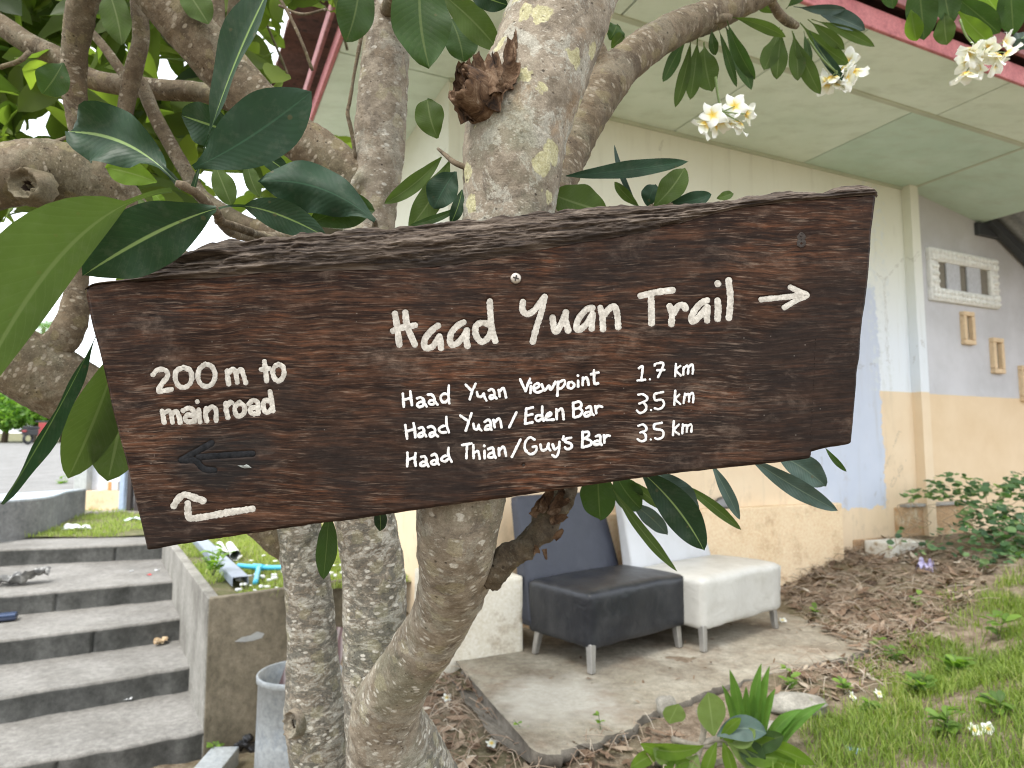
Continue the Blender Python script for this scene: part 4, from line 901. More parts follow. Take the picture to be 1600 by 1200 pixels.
M_board = wood_mat()
board = smesh('board', np.concatenate(mb.v), mb.f, M_board)
# rough live edge along the top: a ridge that rolls back from the face
NB, NR = 620, 56
te = curve(top_edge, NB); xs = te[:, 0]
lo = np.minimum(curve_x(top_face, xs) + 3.0, 900); lo = np.maximum(lo, te[:, 1] + 2.5)
rr_ = np.linspace(0, 1, NR); V = np.zeros((NB, NR, 3))
jag = 3.6 * fbm(np.stack([xs * 0.045, xs * 0, xs * 0], -1), 4) * np.clip((lo - te[:, 1]) / 30, 0.15, 1)
for j, t in enumerate(rr_):
    vy = lo * (1 - t) + (te[:, 1] + jag) * t
    ybase = -0.0026 + 0.0015 * math.sin(math.pi * min(1, t * 2)) + 0.020 * t ** 2.2
    ga2 = xs; gb2 = vy + xs * 0.10
    hgt = 0.0034 * fbm(np.stack([ga2 * 0.010, gb2 * 0.15, np.full(NB, 2.0)], -1), 4) + 0.0030 * np.abs(fbm(np.stack([ga2 * 0.022, gb2 * 0.24, np.full(NB, 8.0)], -1), 3)) + 0.0016 * vn(np.stack([ga2 * 0.12, gb2 * 0.4, np.full(NB, 4.0)], -1)) + 0.0010 * vn(np.stack([ga2 * 0.05, gb2 * 0.07, np.full(NB, 12.0)], -1))
    fade = math.sin(math.pi * min(max(t, 0.0), 1)) ** 0.35 if 0 < t < 1 else 0.0
    fade = 0.25 + 0.75 * fade
    st = smooth(t * 6) 
    V[:, j] = np.stack([(xs - 800) * K, ybase - (hgt + 0.0025) * fade * st * np.clip((lo - te[:, 1]) / 25, 0.2, 1) + (1 - st) * 0.003, (600 - vy) * K], 1)
# deep gouge near the left end
for (cu, cv, ru, rv, dp_) in ((305, 408, 52, 15, 0.016), (390, 378, 20, 4, 0.006), (1045, 352, 14, 4, 0.006), (1085, 330, 60, 8, 0.004)):
    gu = V[..., 0] / K + 800; gv = 600 - V[..., 2] / K
    d_ = ((gu - cu) / ru) ** 2 + ((gv - cv + (gu - cu) * 0.15) / rv) ** 2
    V[..., 1] += dp_ * smooth(1.3 - d_)
mb = MB(); mb.add(V.reshape(-1, 3), [x[::-1] for x in grid_faces(NB, NR)])
bk = V[:, -1].copy(); bk2 = bk.copy(); bk[:, 1] = np.maximum(bk[:, 1], 0.02); bk2[:, 1] = TH - 0.001; bk[:, 2] += 0.0005
bk3 = bk2.copy(); bk3[:, 2] = (600 - lo) * K
mb.add(np.stack([V[:, -1], bk2, bk3], 1).reshape(-1, 3), [x[::-1] for x in grid_faces(NB, 3)])
M_edge = barkedge_mat()
smesh('live_edge', np.concatenate(mb.v), mb.f, M_edge)
M_carved = paint_mat('aged_white_paint', (0.50, 0.475, 0.42), (0.30, 0.275, 0.235))
M_fresh = paint_mat('white_paint', (0.66, 0.66, 0.65), (0.50, 0.485, 0.46))
M_black = paint_mat('black_paint', (0.007, 0.008, 0.009), (0.022, 0.022, 0.024))
M_ghost = paint_mat('worn_mark', (0.052, 0.045, 0.040), (0.03, 0.023, 0.02))
o = lettering('lettering', ['A', 'B', 'C'], M_carved, 0.0009, 0.0003, 0.10); o['label'] = 'large carved white words Haad Yuan Trail'
for nm_, ks, lb in (('lettering', ['D1', 'E1'], 'small white line Haad Yuan Viewpoint'), ('lettering', ['D2', 'E2'], 'small white line Haad Yuan / Eden Bar'), ('lettering', ['D3', 'E3'], "small white line Haad Thian / Guy's Bar"), ('lettering', ['F1'], 'small white distance 1.7 km'), ('lettering', ['F2'], 'upper of two small white distances 3.5 km'), ('lettering', ['F3'], 'lower of two small white distances 3.5 km')):
    o = lettering(nm_, ks, M_fresh, -0.0009, 0.0002, 0.17); o['label'] = lb
o = lettering('lettering', ['G'], M_carved, 0.0009, 0.0003, 0.13); o['label'] = 'carved off-white words 200 m to main road'
o = lettering('arrow', ['H'], M_carved, 0.0009, 0.0003, 0.14); o['label'] = 'off-white arrow bending up to the left'
o = lettering('arrow', ['I'], M_carved, 0.0009, 0.0003, 0.08); o['label'] = 'white arrow pointing right'
o = lettering('arrow', ['J'], M_black, 0.0010, 0.0008, 0.12); o['label'] = 'black painted-over arrow pointing left'
o = lettering('worn_mark', ['K'], M_ghost, -0.0006, 0.0002, 0.3); o['label'] = 'faint worn figure 8 near the right end'
# pale paint chip under the black arrow
mb = MB(); c = [(972, 375), (1010, 395), (1060, 412), (1150, 408), (1120, 380), (1085, 362), (1050, 380)]
c = [(x / 8 + 250, y / 8 + 680) for x, y in c]; cc = np.mean(c, 0)
mb.add([L(cc[0], cc[1], -0.0022)] + [L(x, y, -0.0013) for x, y in c], [[0, (i + 1) % 7 + 1, i + 1] for i in range(7)])
smesh('paint_chip', np.concatenate(mb.v), mb.f, paint_mat('chip_paint', (0.36, 0.40, 0.37), (0.15, 0.15, 0.14)), sm=False)
# screw with a cross slot
mb = MB(); rs = 8.6; V = []
prof = [(1.0, 0.0), (0.98, -0.0012), (0.8, -0.0022), (0.5, -0.0027), (0.22, -0.0028)]
NS = 32
for r_, y_ in prof:
    for j in range(NS):
        a_ = 2 * math.pi * j / NS; V.append(L(806 + rs * r_ * math.cos(a_), 435 + rs * r_ * math.sin(a_), y_ - 0.0004))
V.append(L(806, 435, -0.0032))
mb.add(V, grid_faces(5, NS, True) + [[4 * NS + j, 4 * NS + (j + 1) % NS, 5 * NS] for j in range(NS)])
M_screw = plain('screw_metal', (0.44, 0.40, 0.35), 0.42, 0.5, 0.75, 0.3)
scr = smesh('screw', np.concatenate(mb.v), mb.f, M_screw)
mb = MB()
for ang in (0.25, 0.25 + math.pi / 2):
    c, s_ = math.cos(ang), math.sin(ang); q = []
    for a_, b_ in ((-1, -1), (1, -1), (1, 1), (-1, 1)):
        x_, y_ = a_ * 4.6, b_ * 1.15; q.append((806 + x_ * c - y_ * s_, 435 + x_ * s_ + y_ * c))
    yy = -0.0040 if ang < 1 else -0.00405
    mb.add([L(*p, yy) for p in q] + [L(*p, -0.0028) for p in q], [[3, 2, 1, 0], [0, 1, 5, 4], [1, 2, 6, 5], [2, 3, 7, 6], [3, 0, 4, 7]])
smesh('cross_slot', np.concatenate(mb.v), mb.f, plain('slot_dark', (0.03, 0.025, 0.02), 0.8), scr, False)
mb = MB(); V = []
for j in range(12):
    a_ = 2 * math.pi * j / 12; V.append(L(818 + 3.2 * math.cos(a_), 727 + 3.2 * math.sin(a_), 0.0022))
mb.add(V + [L(818, 727, 0.0015)], [[(j + 1) % 12, j, 12] for j in range(12)])
o = smesh('screw', np.concatenate(mb.v), mb.f, plain('sunk_screw', (0.05, 0.04, 0.035), 0.5, 0.5, 0.5)); o['label'] = 'screw sunk in a dark hole near the lower edge'
# ------------------------------------------------------------------ frangipani tree
M_bark = bark_mat(); M_limb = bark_mat('shaded_brown_limb_bark', (0.66, 0.62, 0.56)); M_old = bark_mat('dead_limb_bark', (0.40, 0.38, 0.35)); M_dead = dead_mat()  # limb bark: browner trunk bark, with crown shade darkened into its tone
M_hole = plain('knot_hollow', (0.028, 0.020, 0.014), 0.95, 0.1)
def W3(pts):                    # (u, v, depth, px diameter) -> world xyz + radius
    out = []
    for u, v, d, dia in pts:
        p = P(u, v, d); out.append((*p, dia / 2 / F * d))
    return out
def line(pts, step=0.012):
    a = catmull([np.array(p) for p in pts], step); return a[:, :3], a[:, 3]
def down(pts, r, dz=0.05):       # continue a stem from its first point to the ground
    p = np.array(pts[0]); x, y = p[0], p[1] + 0.04
    g_ = float(gz(x, y)); z_ = (p[2] + g_) / 2
    return [(x + 0.02, y + 0.03, g_ - dz, r * 1.5), (x + 0.01, y + 0.02, z_, r * 1.08)] + pts
base_xy = P(622, 1330, 1.50)
tree = thing('frangipani_tree', (base_xy[0], base_xy[1] + 0.05, float(gz(base_xy[0], base_xy[1])) - 0.02), 'multi-stemmed frangipani tree with lichen-spotted bark carrying the wooden sign', 'tree')
A_ = down(W3([(645, 1340, 1.46, 215), (622, 1205, 1.40, 165), (602, 1120, 1.32, 112), (622, 1070, 1.25, 98), (676, 990, 1.15, 94), (700, 940, 1.08, 102), (711, 895, 1.02, 114), (715, 850, 0.97, 122), (720, 795, 0.945, 134), (744, 700, 0.945, 130), (764, 600, 0.945, 128), (784, 430, 0.948, 138), (795, 330, 0.95, 146), (806, 220, 0.955, 160), (848, 90, 0.98, 158), (882, 0, 1.0, 160), (915, -100, 1.04, 156), (960, -260, 1.1, 135), (1000, -480, 1.2, 110)]), 0.13)
B_ = W3([(640, 1290, 1.48, 150), (600, 1140, 1.45, 120), (588, 1030, 1.45, 102), (584, 900, 1.45, 98), (568, 790, 1.45, 92), (560, 600, 1.45, 88), (572, 420, 1.45, 80), (582, 320, 1.45, 76), (592, 235, 1.45, 80), (599, 140, 1.45, 76), (604, 50, 1.45, 74), (608, -40, 1.45, 72), (616, -180, 1.45, 60)])
C_ = down(W3([(522, 1340, 1.62, 118), (512, 1220, 1.62, 104), (494, 1120, 1.60, 96), (487, 1000, 1.60, 77), (480, 900, 1.60, 71), (466, 830, 1.60, 72), (452, 740, 1.60, 66), (470, 600, 1.62, 58)]), 0.085)
D_ = W3([(484, 880, 1.60, 46), (438, 838, 1.60, 58), (330, 745, 1.56, 74), (190, 655, 1.50, 96), (95, 602, 1.45, 106), (15, 556, 1.42, 108), (-80, 500, 1.40, 100), (-220, 420, 1.36, 90)])
E_ = W3([(45, 590, 1.45, 60), (62, 558, 1.44, 56), (97, 530, 1.44, 48), (117, 482, 1.45, 42), (120, 430, 1.46, 34), (128, 385, 1.48, 36), (156, 335, 1.5, 40), (152, 265, 1.5, 36), (124, 190, 1.46, 36), (115, 100, 1.43, 38), (124, 30, 1.4, 42), (138, -30, 1.38, 44), (170, -160, 1.35, 40)])
F_ = W3([(560, 720, 1.47, 50), (480, 640, 1.48, 58), (330, 480, 1.48, 60), (255, 400, 1.44, 62), (205, 345, 1.39, 72), (150, 292, 1.34, 92), (75, 268, 1.30, 100), (0, 276, 1.27, 98), (-80, 292, 1.24, 92), (-200, 260, 1.22, 84)])
L_ = W3([(580, 330, 1.45, 62), (545, 280, 1.44, 74), (500, 240, 1.43, 72), (450, 203, 1.42, 71), (390, 150, 1.4, 73), (330, 84, 1.37, 76), (272, 18, 1.34, 78), (210, -50, 1.31, 64), (110, -180, 1.28, 56)])
R_ = W3([(790, 470, 1.0, 70), (850, 330, 1.12, 64), (884, 250, 1.2, 62), (912, 192, 1.25, 64), (942, 140, 1.3, 66), (985, 92, 1.36, 58), (1045, 52, 1.43, 54), (1110, 24, 1.5, 48), (1190, -10, 1.58, 42), (1290, -60, 1.66, 34), (1420, -110, 1.74, 28)])
S_ = W3([(755, 905, 1.0, 50), (790, 872, 0.985, 46), (818, 852, 0.985, 44), (842, 828, 0.99, 46), (862, 800, 1.0, 42), (882, 770, 1.01, 36), (890, 750, 1.02, 30)])
def bark_attr(me, off, lines):
    n = len(me.vertices); co = np.empty(n * 3, np.float32); me.vertices.foreach_get('co', co); co = co.reshape(-1, 3) + off
    C = []; TG = []; RR = []; LL = []; base = 0.0
    for c, r in lines:
        tg = np.gradient(c, axis=0); tg /= np.linalg.norm(tg, axis=1)[:, None]
        l = np.concatenate([[0], np.cumsum(np.linalg.norm(np.diff(c, axis=0), axis=1))]) + base; base += 3.37
        C.append(c); TG.append(tg); RR.append(r); LL.append(l)
    C = np.concatenate(C); TG = np.concatenate(TG); RR = np.concatenate(RR); LL = np.concatenate(LL)
    bi = np.empty(n, np.int64)
    for k in range(0, n, 4000):
        d = np.linalg.norm(co[k:k + 4000, None] - C[None], axis=2) / RR[None]; bi[k:k + 4000] = d.argmin(1)
    dv = co - C[bi]; t = TG[bi]; e1 = np.array([0, -1.0, 0]) - t * (t @ np.array([0, -1.0, 0]))[:, None]; e1 /= np.linalg.norm(e1, axis=1)[:, None]; e2 = np.cross(t, e1)
    ang = np.arctan2((dv * e2).sum(1), (dv * e1).sum(1)); along = LL[bi] + (dv * t).sum(1)
    setattr_v(me, 'bark', np.stack([ang * RR[bi], along, np.zeros(n)], 1))
    return co, bi, C, RR, np.stack([ang * RR[bi], along, np.zeros(n)], 1)
def displace(me, co, off, amp, A):
    n = len(co); nr = np.empty(n * 3, np.float32); me.vertices.foreach_get('normal', nr); nr = nr.reshape(-1, 3)
    h = amp * (0.5 * fbm(co * 16, 3) + 0.28 * fbm(co * 55, 3)) + amp * 0.12 * vn(np.stack([A[:, 0] * 22, A[:, 1] * 75, A[:, 2]], 1)) + amp * 0.26 * fbm(co * 110, 3)
    me.vertices.foreach_set('co', (co + nr * h[:, None] - off).astype(np.float32).ravel()); me.update()
def trunk_mesh(name, lines, parent, mat, voxel=0.006, amp=0.006, upper=None):
    mb = MB()
    for c, r in lines:
        mb.add(*tube(c, r, 20))
    off = wloc(parent)
    me = bpy.data.meshes.new('tmp'); me.from_pydata(np.concatenate(mb.v).tolist(), [], mb.f)
    o = bpy.data.objects.new('tmp', me); COL.objects.link(o)
    md = o.modifiers.new('r', 'REMESH'); md.mode = 'VOXEL'; md.voxel_size = voxel
    ms = o.modifiers.new('s', 'SMOOTH'); ms.iterations = 6; ms.factor = 0.5
    dg = bpy.context.evaluated_depsgraph_get(); dg.update()
    m2 = bpy.data.meshes.new_from_object(o.evaluated_get(dg)); bpy.data.objects.remove(o); bpy.data.meshes.remove(me)
    m2.name = name
    co, bi, C, RR, A = bark_attr(m2, np.zeros(3), lines)
    displace(m2, co, off, amp, A)
    up = np.zeros(len(co)) + 0.25 if upper is None else upper(co)
    setattr_f(m2, 'upper', up)
    if upper is not None: setattr_f(m2, 'crust', smooth((co[:, 1] - 1.34) / 0.06) * smooth((1.62 - co[:, 2]) / 0.15))
    m2.polygons.foreach_set('use_smooth', [True] * len(m2.polygons))
    return link(name, m2, parent, [mat])
lA, lB, lC = line(A_), line(B_), line(C_)
def knobs(c, r, at, dvec, rr, ln):          # short side swelling
    p = P(*at); q = p + np.asarray(dvec) * ln
    return (np.array([p + (q - p) * t for t in np.linspace(0, 1, 8)]), np.linspace(rr * 1.2, rr, 8))
kl = [knobs(None, None, (660, 858, 0.985), (-0.8, -0.3, 0.25), 0.016, 0.006), knobs(None, None, (556, 290, 1.44), (-0.6, -0.3, 0.3), 0.046, 0.02), knobs(None, None, (478, 1122, 1.58), (-0.5, -0.8, 0.1), 0.030, 0.045), knobs(None, None, (780, 165, 0.945), (-0.78, -0.55, 0.25), 0.034, 0.045)]
trunk = trunk_mesh('trunk', [lA, lB, lC] + kl, tree, M_bark, 0.0055, 0.0042, lambda co: 0.15 + 0.85 * smooth((co[:, 2] - 1.55) / 0.2) * smooth((1.25 - co[:, 1]) / 0.15))
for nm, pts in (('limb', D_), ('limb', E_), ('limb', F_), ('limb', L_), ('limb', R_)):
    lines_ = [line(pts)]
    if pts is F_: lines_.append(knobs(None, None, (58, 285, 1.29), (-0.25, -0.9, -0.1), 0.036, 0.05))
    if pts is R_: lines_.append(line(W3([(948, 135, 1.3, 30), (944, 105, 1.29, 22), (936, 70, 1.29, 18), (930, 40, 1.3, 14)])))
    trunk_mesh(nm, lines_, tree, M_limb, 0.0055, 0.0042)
stub_line = line(S_)
st = trunk_mesh('broken_limb', [stub_line], tree, M_old, 0.004, 0.011)
for pts in ([(216, -50, 1.45, 26), (218, 20, 1.45, 26), (220, 62, 1.46, 25), (208, 112, 1.47, 26), (197, 165, 1.48, 24), (190, 215, 1.5, 20), (170, 300, 1.5, 18)],
            [(-60, 5, 1.62, 34), (0, 38, 1.62, 33), (45, 68, 1.62, 33), (88, 88, 1.62, 31), (140, 122, 1.62, 31), (195, 133, 1.62, 32), (250, 140, 1.62, 32), (330, 148, 1.62, 30), (420, 190, 1.6, 30)],
            [(208, 118, 1.52, 20), (222, 135, 1.52, 21), (240, 176, 1.52, 21), (265, 224, 1.52, 22), (292, 270, 1.52, 22), (313, 304, 1.52, 23), (345, 328, 1.5, 24), (385, 350, 1.48, 25), (425, 362, 1.47, 25), (500, 400, 1.46, 28), (575, 470, 1.45, 30)],
            [(138, 45, 1.52, 12), (163, 74, 1.52, 14), (186, 106, 1.52, 15), (206, 132, 1.52, 16)],
            [(338, -30, 1.75, 20), (341, 20, 1.75, 20), (345, 80, 1.74, 20), (352, 150, 1.72, 20)], [(370, -30, 1.8, 20), (364, 30, 1.8, 19), (355, 90, 1.8, 18), (350, 160, 1.78, 18)],
            [(592, -20, 1.36, 5), (575, 18, 1.36, 5), (560, 80, 1.37, 6), (546, 160, 1.38, 5), (543, 178, 1.38, 6), (549, 205, 1.39, 5), (556, 250, 1.41, 6)],
            [(425, -20, 1.7, 5), (447, 14, 1.7, 5), (470, 62, 1.7, 5), (488, 110, 1.72, 4)], [(436, 8, 1.7, 4), (470, 22, 1.7, 4), (510, 14, 1.7, 4)],
            [(1050, 62, 1.43, 12), (1078, 50, 1.45, 13), (1105, 35, 1.47, 13), (1128, 28, 1.48, 14), (1140, 26, 1.5, 10)],
            [(1195, -15, 1.58, 13), (1207, 5, 1.6, 14), (1218, 22, 1.62, 15), (1232, 34, 1.64, 14), (1245, 40, 1.66, 10)],
            [(1330, -60, 1.9, 14), (1420, -35, 1.9, 14), (1480, -10, 1.92, 15), (1496, 10, 1.92, 13)],
            [(745, 268, 0.93, 9), (712, 255, 0.93, 8), (697, 243, 0.95, 6), (684, 232, 0.96, 5)],
            [(340, 335, 0.84, 14), (328, 322, 0.82, 15), (305, 300, 0.80, 15), (286, 290, 0.79, 15), (275, 286, 0.785, 10)],
            [(340, 335, 0.84, 14), (348, 350, 0.90, 16), (372, 366, 1.05, 17), (420, 372, 1.25, 20), (480, 375, 1.45, 22)],
            [(770, 560, 0.99, 40), (850, 600, 1.04, 26), (920, 690, 1.07, 22), (962, 728, 1.06, 20), (1010, 728, 1.06, 14)], [(850, 600, 1.04, 22), (1000, 640, 1.08, 20), (1150, 690, 1.09, 16), (1215, 700, 1.09, 12), (1285, 694, 1.07, 6)],
            [(850, 600, 1.04, 20), (930, 480, 1.08, 18), (1005, 350, 1.10, 15), (1018, 325, 1.11, 12), (1050, 320, 1.12, 6)], [(210, 660, 1.5, 26), (225, 600, 1.2, 20), (205, 545, 0.97, 14), (180, 530, 0.92, 10)],
            [(604, 20, 1.42, 26), (640, -60, 1.2, 20), (672, -70, 1.0, 16), (735, -40, 1.02, 10)], [(500, 790, 1.55, 20), (505, 770, 1.2, 12), (512, 792, 0.98, 7)], [(570, 420, 1.42, 30), (500, 400, 1.15, 16), (340, 345, 0.86, 12)], [(585, 360, 1.4, 14), (586, 350, 1.1, 9), (586, 344, 0.91, 6)],
            [(60, 232, 1.3, 5), (95, 218, 1.32, 5), (130, 214, 1.35, 6), (150, 260, 1.4, 5)], [(0, 105, 1.5, 8), (30, 95, 1.5, 8), (45, 82, 1.52, 8)]):
    c, r = line(W3(pts), 0.01)
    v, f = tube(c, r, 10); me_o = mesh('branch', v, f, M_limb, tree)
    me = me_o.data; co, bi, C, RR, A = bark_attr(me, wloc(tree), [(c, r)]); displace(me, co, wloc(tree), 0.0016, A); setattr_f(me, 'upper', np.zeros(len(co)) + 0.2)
# knots with hollow centres
def knot(at, facing, r_, rx=1.0, seed=0, spiral=False, mat=None):
    c = P(*at); n_ = np.asarray(facing, float); n_ /= np.linalg.norm(n_); e1 = np.cross(n_, [0, 0, 1.0]); e1 /= np.linalg.norm(e1); e2 = np.cross(n_, e1)
    V = []; nr, ns = 15, 28
    for i in range(nr):
        t = i / (nr - 1)
        for j in range(ns):
            a = 2 * math.pi * j / ns; k = 1 + 0.16 * float(vn([[math.cos(a) * 1.5 + seed, math.sin(a) * 1.5, t * 2]])[0])
            h = 0.010 * math.sin(t * 9 + (a if spiral else 0)) * (t > 0.2) - 0.035 * (1 - smooth(t / 0.5)) + 0.016 * math.sin(math.pi * min(1, t)) - 0.02 * smooth((t - 0.75) / 0.25)
            h += 0.006 * float(vn([[math.cos(a) * 5 + seed, math.sin(a) * 5, t * 6]])[0])
            V.append(c + (e1 * math.cos(a) * rx + e2 * math.sin(a)) * r_ * t * k + n_ * h * r_ / 0.03)
    f = grid_faces(nr, ns, True); mi = [1 if q < 4 * ns else 0 for q in range(len(f))]
    return mesh('knot', V, f, [mat or M_bark, M_hole], tree, True, midx=mi)
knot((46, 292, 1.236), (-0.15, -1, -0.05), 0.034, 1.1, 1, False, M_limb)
knot((462, 1130, 1.535), (-0.45, -0.9, 0.1), 0.036, 0.75, 3)
knot((741, 142, 0.892), (-0.62, -0.78, 0.15), 0.036, 0.85, 5, True, M_dead)
# splintered rims of the broken stubs
def shards(at_list, name):
    mb = MB(); rr = random.Random(3)
    for (p, q, w_, bend) in at_list:
        p = P(*p); q = P(*q); d = q - p; ln = np.linalg.norm(d); d = d / ln
        sdir = np.cross(d, [0.2, -1, 0.1]); sdir /= np.linalg.norm(sdir); up = np.cross(sdir, d); V = []
        for t in np.linspace(0, 1, 9):
            ww = 0.72 * w_ * (1 - 0.55 * t ** 3) * (1 + 0.30 * rr.uniform(-1, 1))
            for s_ in (-1, -0.4, 0.4, 1): V.append(p + d * ln * (t + 0.06 * rr.uniform(-1, 1) * (t > 0.7)) + sdir * s_ * ww + up * (bend * (s_ * s_ - 1) * w_ + bend * 0.4 * t * t * w_) + up * rr.uniform(-1, 1) * 0.001)
        k = np.array(V); mb.add(k, grid_faces(9, 4)); mb.add(k + up * 0.0035, [x[::-1] for x in grid_faces(9, 4)])
    return mb.build(name, M_dead, tree, True)
shards([((745, 185, 0.90), (712, 158, 0.885), 0.013, 0.6), ((728, 190, 0.90), (706, 145, 0.885), 0.010, -0.5), ((740, 160, 0.895), (726, 96, 0.90), 0.016, 0.8), ((760, 150, 0.89), (742, 86, 0.90), 0.014, 0.7), ((775, 150, 0.885), (762, 92, 0.895), 0.012, -0.6),
        ((782, 140, 0.89), (772, 84, 0.90), 0.010, 0.5), ((795, 120, 0.895), (797, 62, 0.91), 0.012, 0.6), ((805, 118, 0.90), (804, 48, 0.915), 0.005, 0.5), ((790, 135, 0.885), (808, 96, 0.89), 0.013, 0.5), ((735, 120, 0.895), (713, 104, 0.89), 0.013, 0.8), ((720, 165, 0.89), (716, 110, 0.888), 0.012, 0.9), ((770, 170, 0.882), (788, 128, 0.882), 0.012, 0.6)], 'splinter')
shards([((866, 842, 0.965), (880, 826, 0.96), 0.006, 0.4), ((850, 858, 0.965), (853, 874, 0.962), 0.004, 0.4), ((860, 815, 0.965), (886, 806, 0.97), 0.008, 0.6), ((845, 800, 0.97), (862, 762, 0.985), 0.010, 0.7), ((862, 805, 0.97), (878, 765, 0.985), 0.010, 0.7), ((872, 790, 0.98), (889, 780, 0.985), 0.007, 0.6), ((832, 806, 0.97), (850, 775, 0.98), 0.008, 0.7), ((838, 864, 0.965), (836, 852, 0.955), 0.006, 0.4)], 'splinter')

# ---------------------------------------------------------------- leaves
GR = (0.235, 0.33, 0.12)
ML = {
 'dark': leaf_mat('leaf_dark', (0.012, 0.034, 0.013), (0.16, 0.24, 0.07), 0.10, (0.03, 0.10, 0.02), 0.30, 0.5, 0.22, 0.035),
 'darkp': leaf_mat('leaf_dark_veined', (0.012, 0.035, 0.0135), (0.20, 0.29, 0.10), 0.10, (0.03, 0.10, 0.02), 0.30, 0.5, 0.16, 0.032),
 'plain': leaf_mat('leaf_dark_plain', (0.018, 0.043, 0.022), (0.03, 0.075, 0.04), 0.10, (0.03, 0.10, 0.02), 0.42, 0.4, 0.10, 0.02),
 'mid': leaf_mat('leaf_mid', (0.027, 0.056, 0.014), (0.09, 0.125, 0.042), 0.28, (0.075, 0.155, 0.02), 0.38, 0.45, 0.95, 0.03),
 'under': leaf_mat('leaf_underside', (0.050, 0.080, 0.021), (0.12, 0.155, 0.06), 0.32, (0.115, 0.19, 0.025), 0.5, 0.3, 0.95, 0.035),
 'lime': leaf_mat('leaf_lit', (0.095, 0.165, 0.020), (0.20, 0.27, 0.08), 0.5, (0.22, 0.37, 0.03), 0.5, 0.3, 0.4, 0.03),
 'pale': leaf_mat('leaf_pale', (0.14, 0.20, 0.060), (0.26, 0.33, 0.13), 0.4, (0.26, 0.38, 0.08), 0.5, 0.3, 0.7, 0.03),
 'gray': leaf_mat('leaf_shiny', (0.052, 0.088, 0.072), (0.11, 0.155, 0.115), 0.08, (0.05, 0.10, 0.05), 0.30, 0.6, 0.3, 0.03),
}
def leaf_grid(b, m, t, w_, view=None, roll=0.0, fold=0.25, wave=0.0, nu=7, nvv=20, blunt=0.5, pet=0.0, seed=0, shift=0.0, strap=False):
    b, m, t = (np.asarray(x, float) for x in (b, m, t)); tt = np.linspace(0, 1, nvv)
    c = ((1 - tt) ** 2)[:, None] * b + (2 * tt * (1 - tt))[:, None] * m + (tt ** 2)[:, None] * t
    tg = np.gradient(c, axis=0); tg /= np.linalg.norm(tg, axis=1)[:, None]
    vw = (CAM - c) if view is None else np.tile(np.asarray(view, float), (nvv, 1)); vw = vw / np.linalg.norm(vw, axis=1)[:, None]
    side = np.cross(tg, vw); side /= np.linalg.norm(side, axis=1)[:, None]; nrm = np.cross(side, tg)
    cr, sr = math.cos(roll), math.sin(roll); s2 = side * cr + nrm * sr; n2 = nrm * cr - side * sr
    x = np.clip((tt - pet) / (1 - pet), 0, 1)
    prof = np.sin(math.pi * x ** (1.0 + 0.35 * blunt)) ** 0.72
    prof = np.maximum(prof, 0.03 + 0.04 * (tt < pet + 0.03)) * (x < 1) + 0.0 * tt
    if strap: prof = np.minimum(1, 0.55 + 2.5 * tt) * np.clip((1 - tt) * 2.6, 0, 1) ** 0.8
    us = np.linspace(-1, 1, nu); V = np.zeros((nvv, nu, 3)); UV = np.zeros((nvv, nu, 2))
    for j, u in enumerate(us):
        ww = w_ / 2 * prof * (1 + shift * u)
        lift = fold * abs(u) * ww + wave * w_ * np.sin(tt * 17 + seed + u * 1.3) * u * u * 0.5
        V[:, j] = c + s2 * (u * ww)[:, None] + n2 * lift[:, None]; UV[:, j, 0] = 0.5 + u / 2; UV[:, j, 1] = x
    return V.reshape(-1, 3), grid_faces(nvv, nu), UV.reshape(-1, 2)
rl = random.Random(11)
def leaf(b, t, w_, d=None, mat='dark', m=None, bow=0.0, roll=None, fold=None, wave=0.10, d2=None, blunt=0.5, pet=0.0, shift=0.0, md=None):
    d2 = d if d2 is None else d2
    bp, tp = P(b[0], b[1], d), P(t[0], t[1], d2)
    if m is None:
        mx_, my_ = (b[0] + t[0]) / 2 - (t[1] - b[1]) * bow, (b[1] + t[1]) / 2 + (t[0] - b[0]) * bow; mp = P(mx_, my_, ((d + d2) / 2 - 0.01) if md is None else md)
    else: mp = P(m[0], m[1], ((d + d2) / 2) if md is None else md)
    roll = rl.uniform(-0.35, 0.35) if roll is None else roll
    fold = rl.uniform(0.12, 0.35) if fold is None else fold
    V, f, uv = leaf_grid(bp, mp, tp, w_ / F * (d + d2) / 2 / max(0.5, math.cos(roll)), None, roll, fold, wave, seed=rl.uniform(0, 6), blunt=blunt, pet=pet, shift=shift)
    return mesh('leaf', V, f, ML[mat], tree, True, uv=uv)
# sprig in front of the sign's left end
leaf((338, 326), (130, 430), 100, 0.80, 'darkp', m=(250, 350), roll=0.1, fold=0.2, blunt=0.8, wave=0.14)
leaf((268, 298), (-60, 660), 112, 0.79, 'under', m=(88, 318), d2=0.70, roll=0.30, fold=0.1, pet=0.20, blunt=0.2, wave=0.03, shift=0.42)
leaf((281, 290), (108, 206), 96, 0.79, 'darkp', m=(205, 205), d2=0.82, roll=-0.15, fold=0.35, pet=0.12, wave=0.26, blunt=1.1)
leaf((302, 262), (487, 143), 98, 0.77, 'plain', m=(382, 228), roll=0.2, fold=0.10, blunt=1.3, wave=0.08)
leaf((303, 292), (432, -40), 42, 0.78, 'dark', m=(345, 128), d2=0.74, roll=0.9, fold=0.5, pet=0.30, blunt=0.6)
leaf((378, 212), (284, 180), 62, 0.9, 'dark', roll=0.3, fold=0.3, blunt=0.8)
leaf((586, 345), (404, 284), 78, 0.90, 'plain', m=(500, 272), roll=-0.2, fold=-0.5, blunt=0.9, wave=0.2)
leaf((478, 356), (586, 330), 56, 0.93, 'mid', m=(530, 318), roll=0.1, fold=0.3, blunt=0.9)
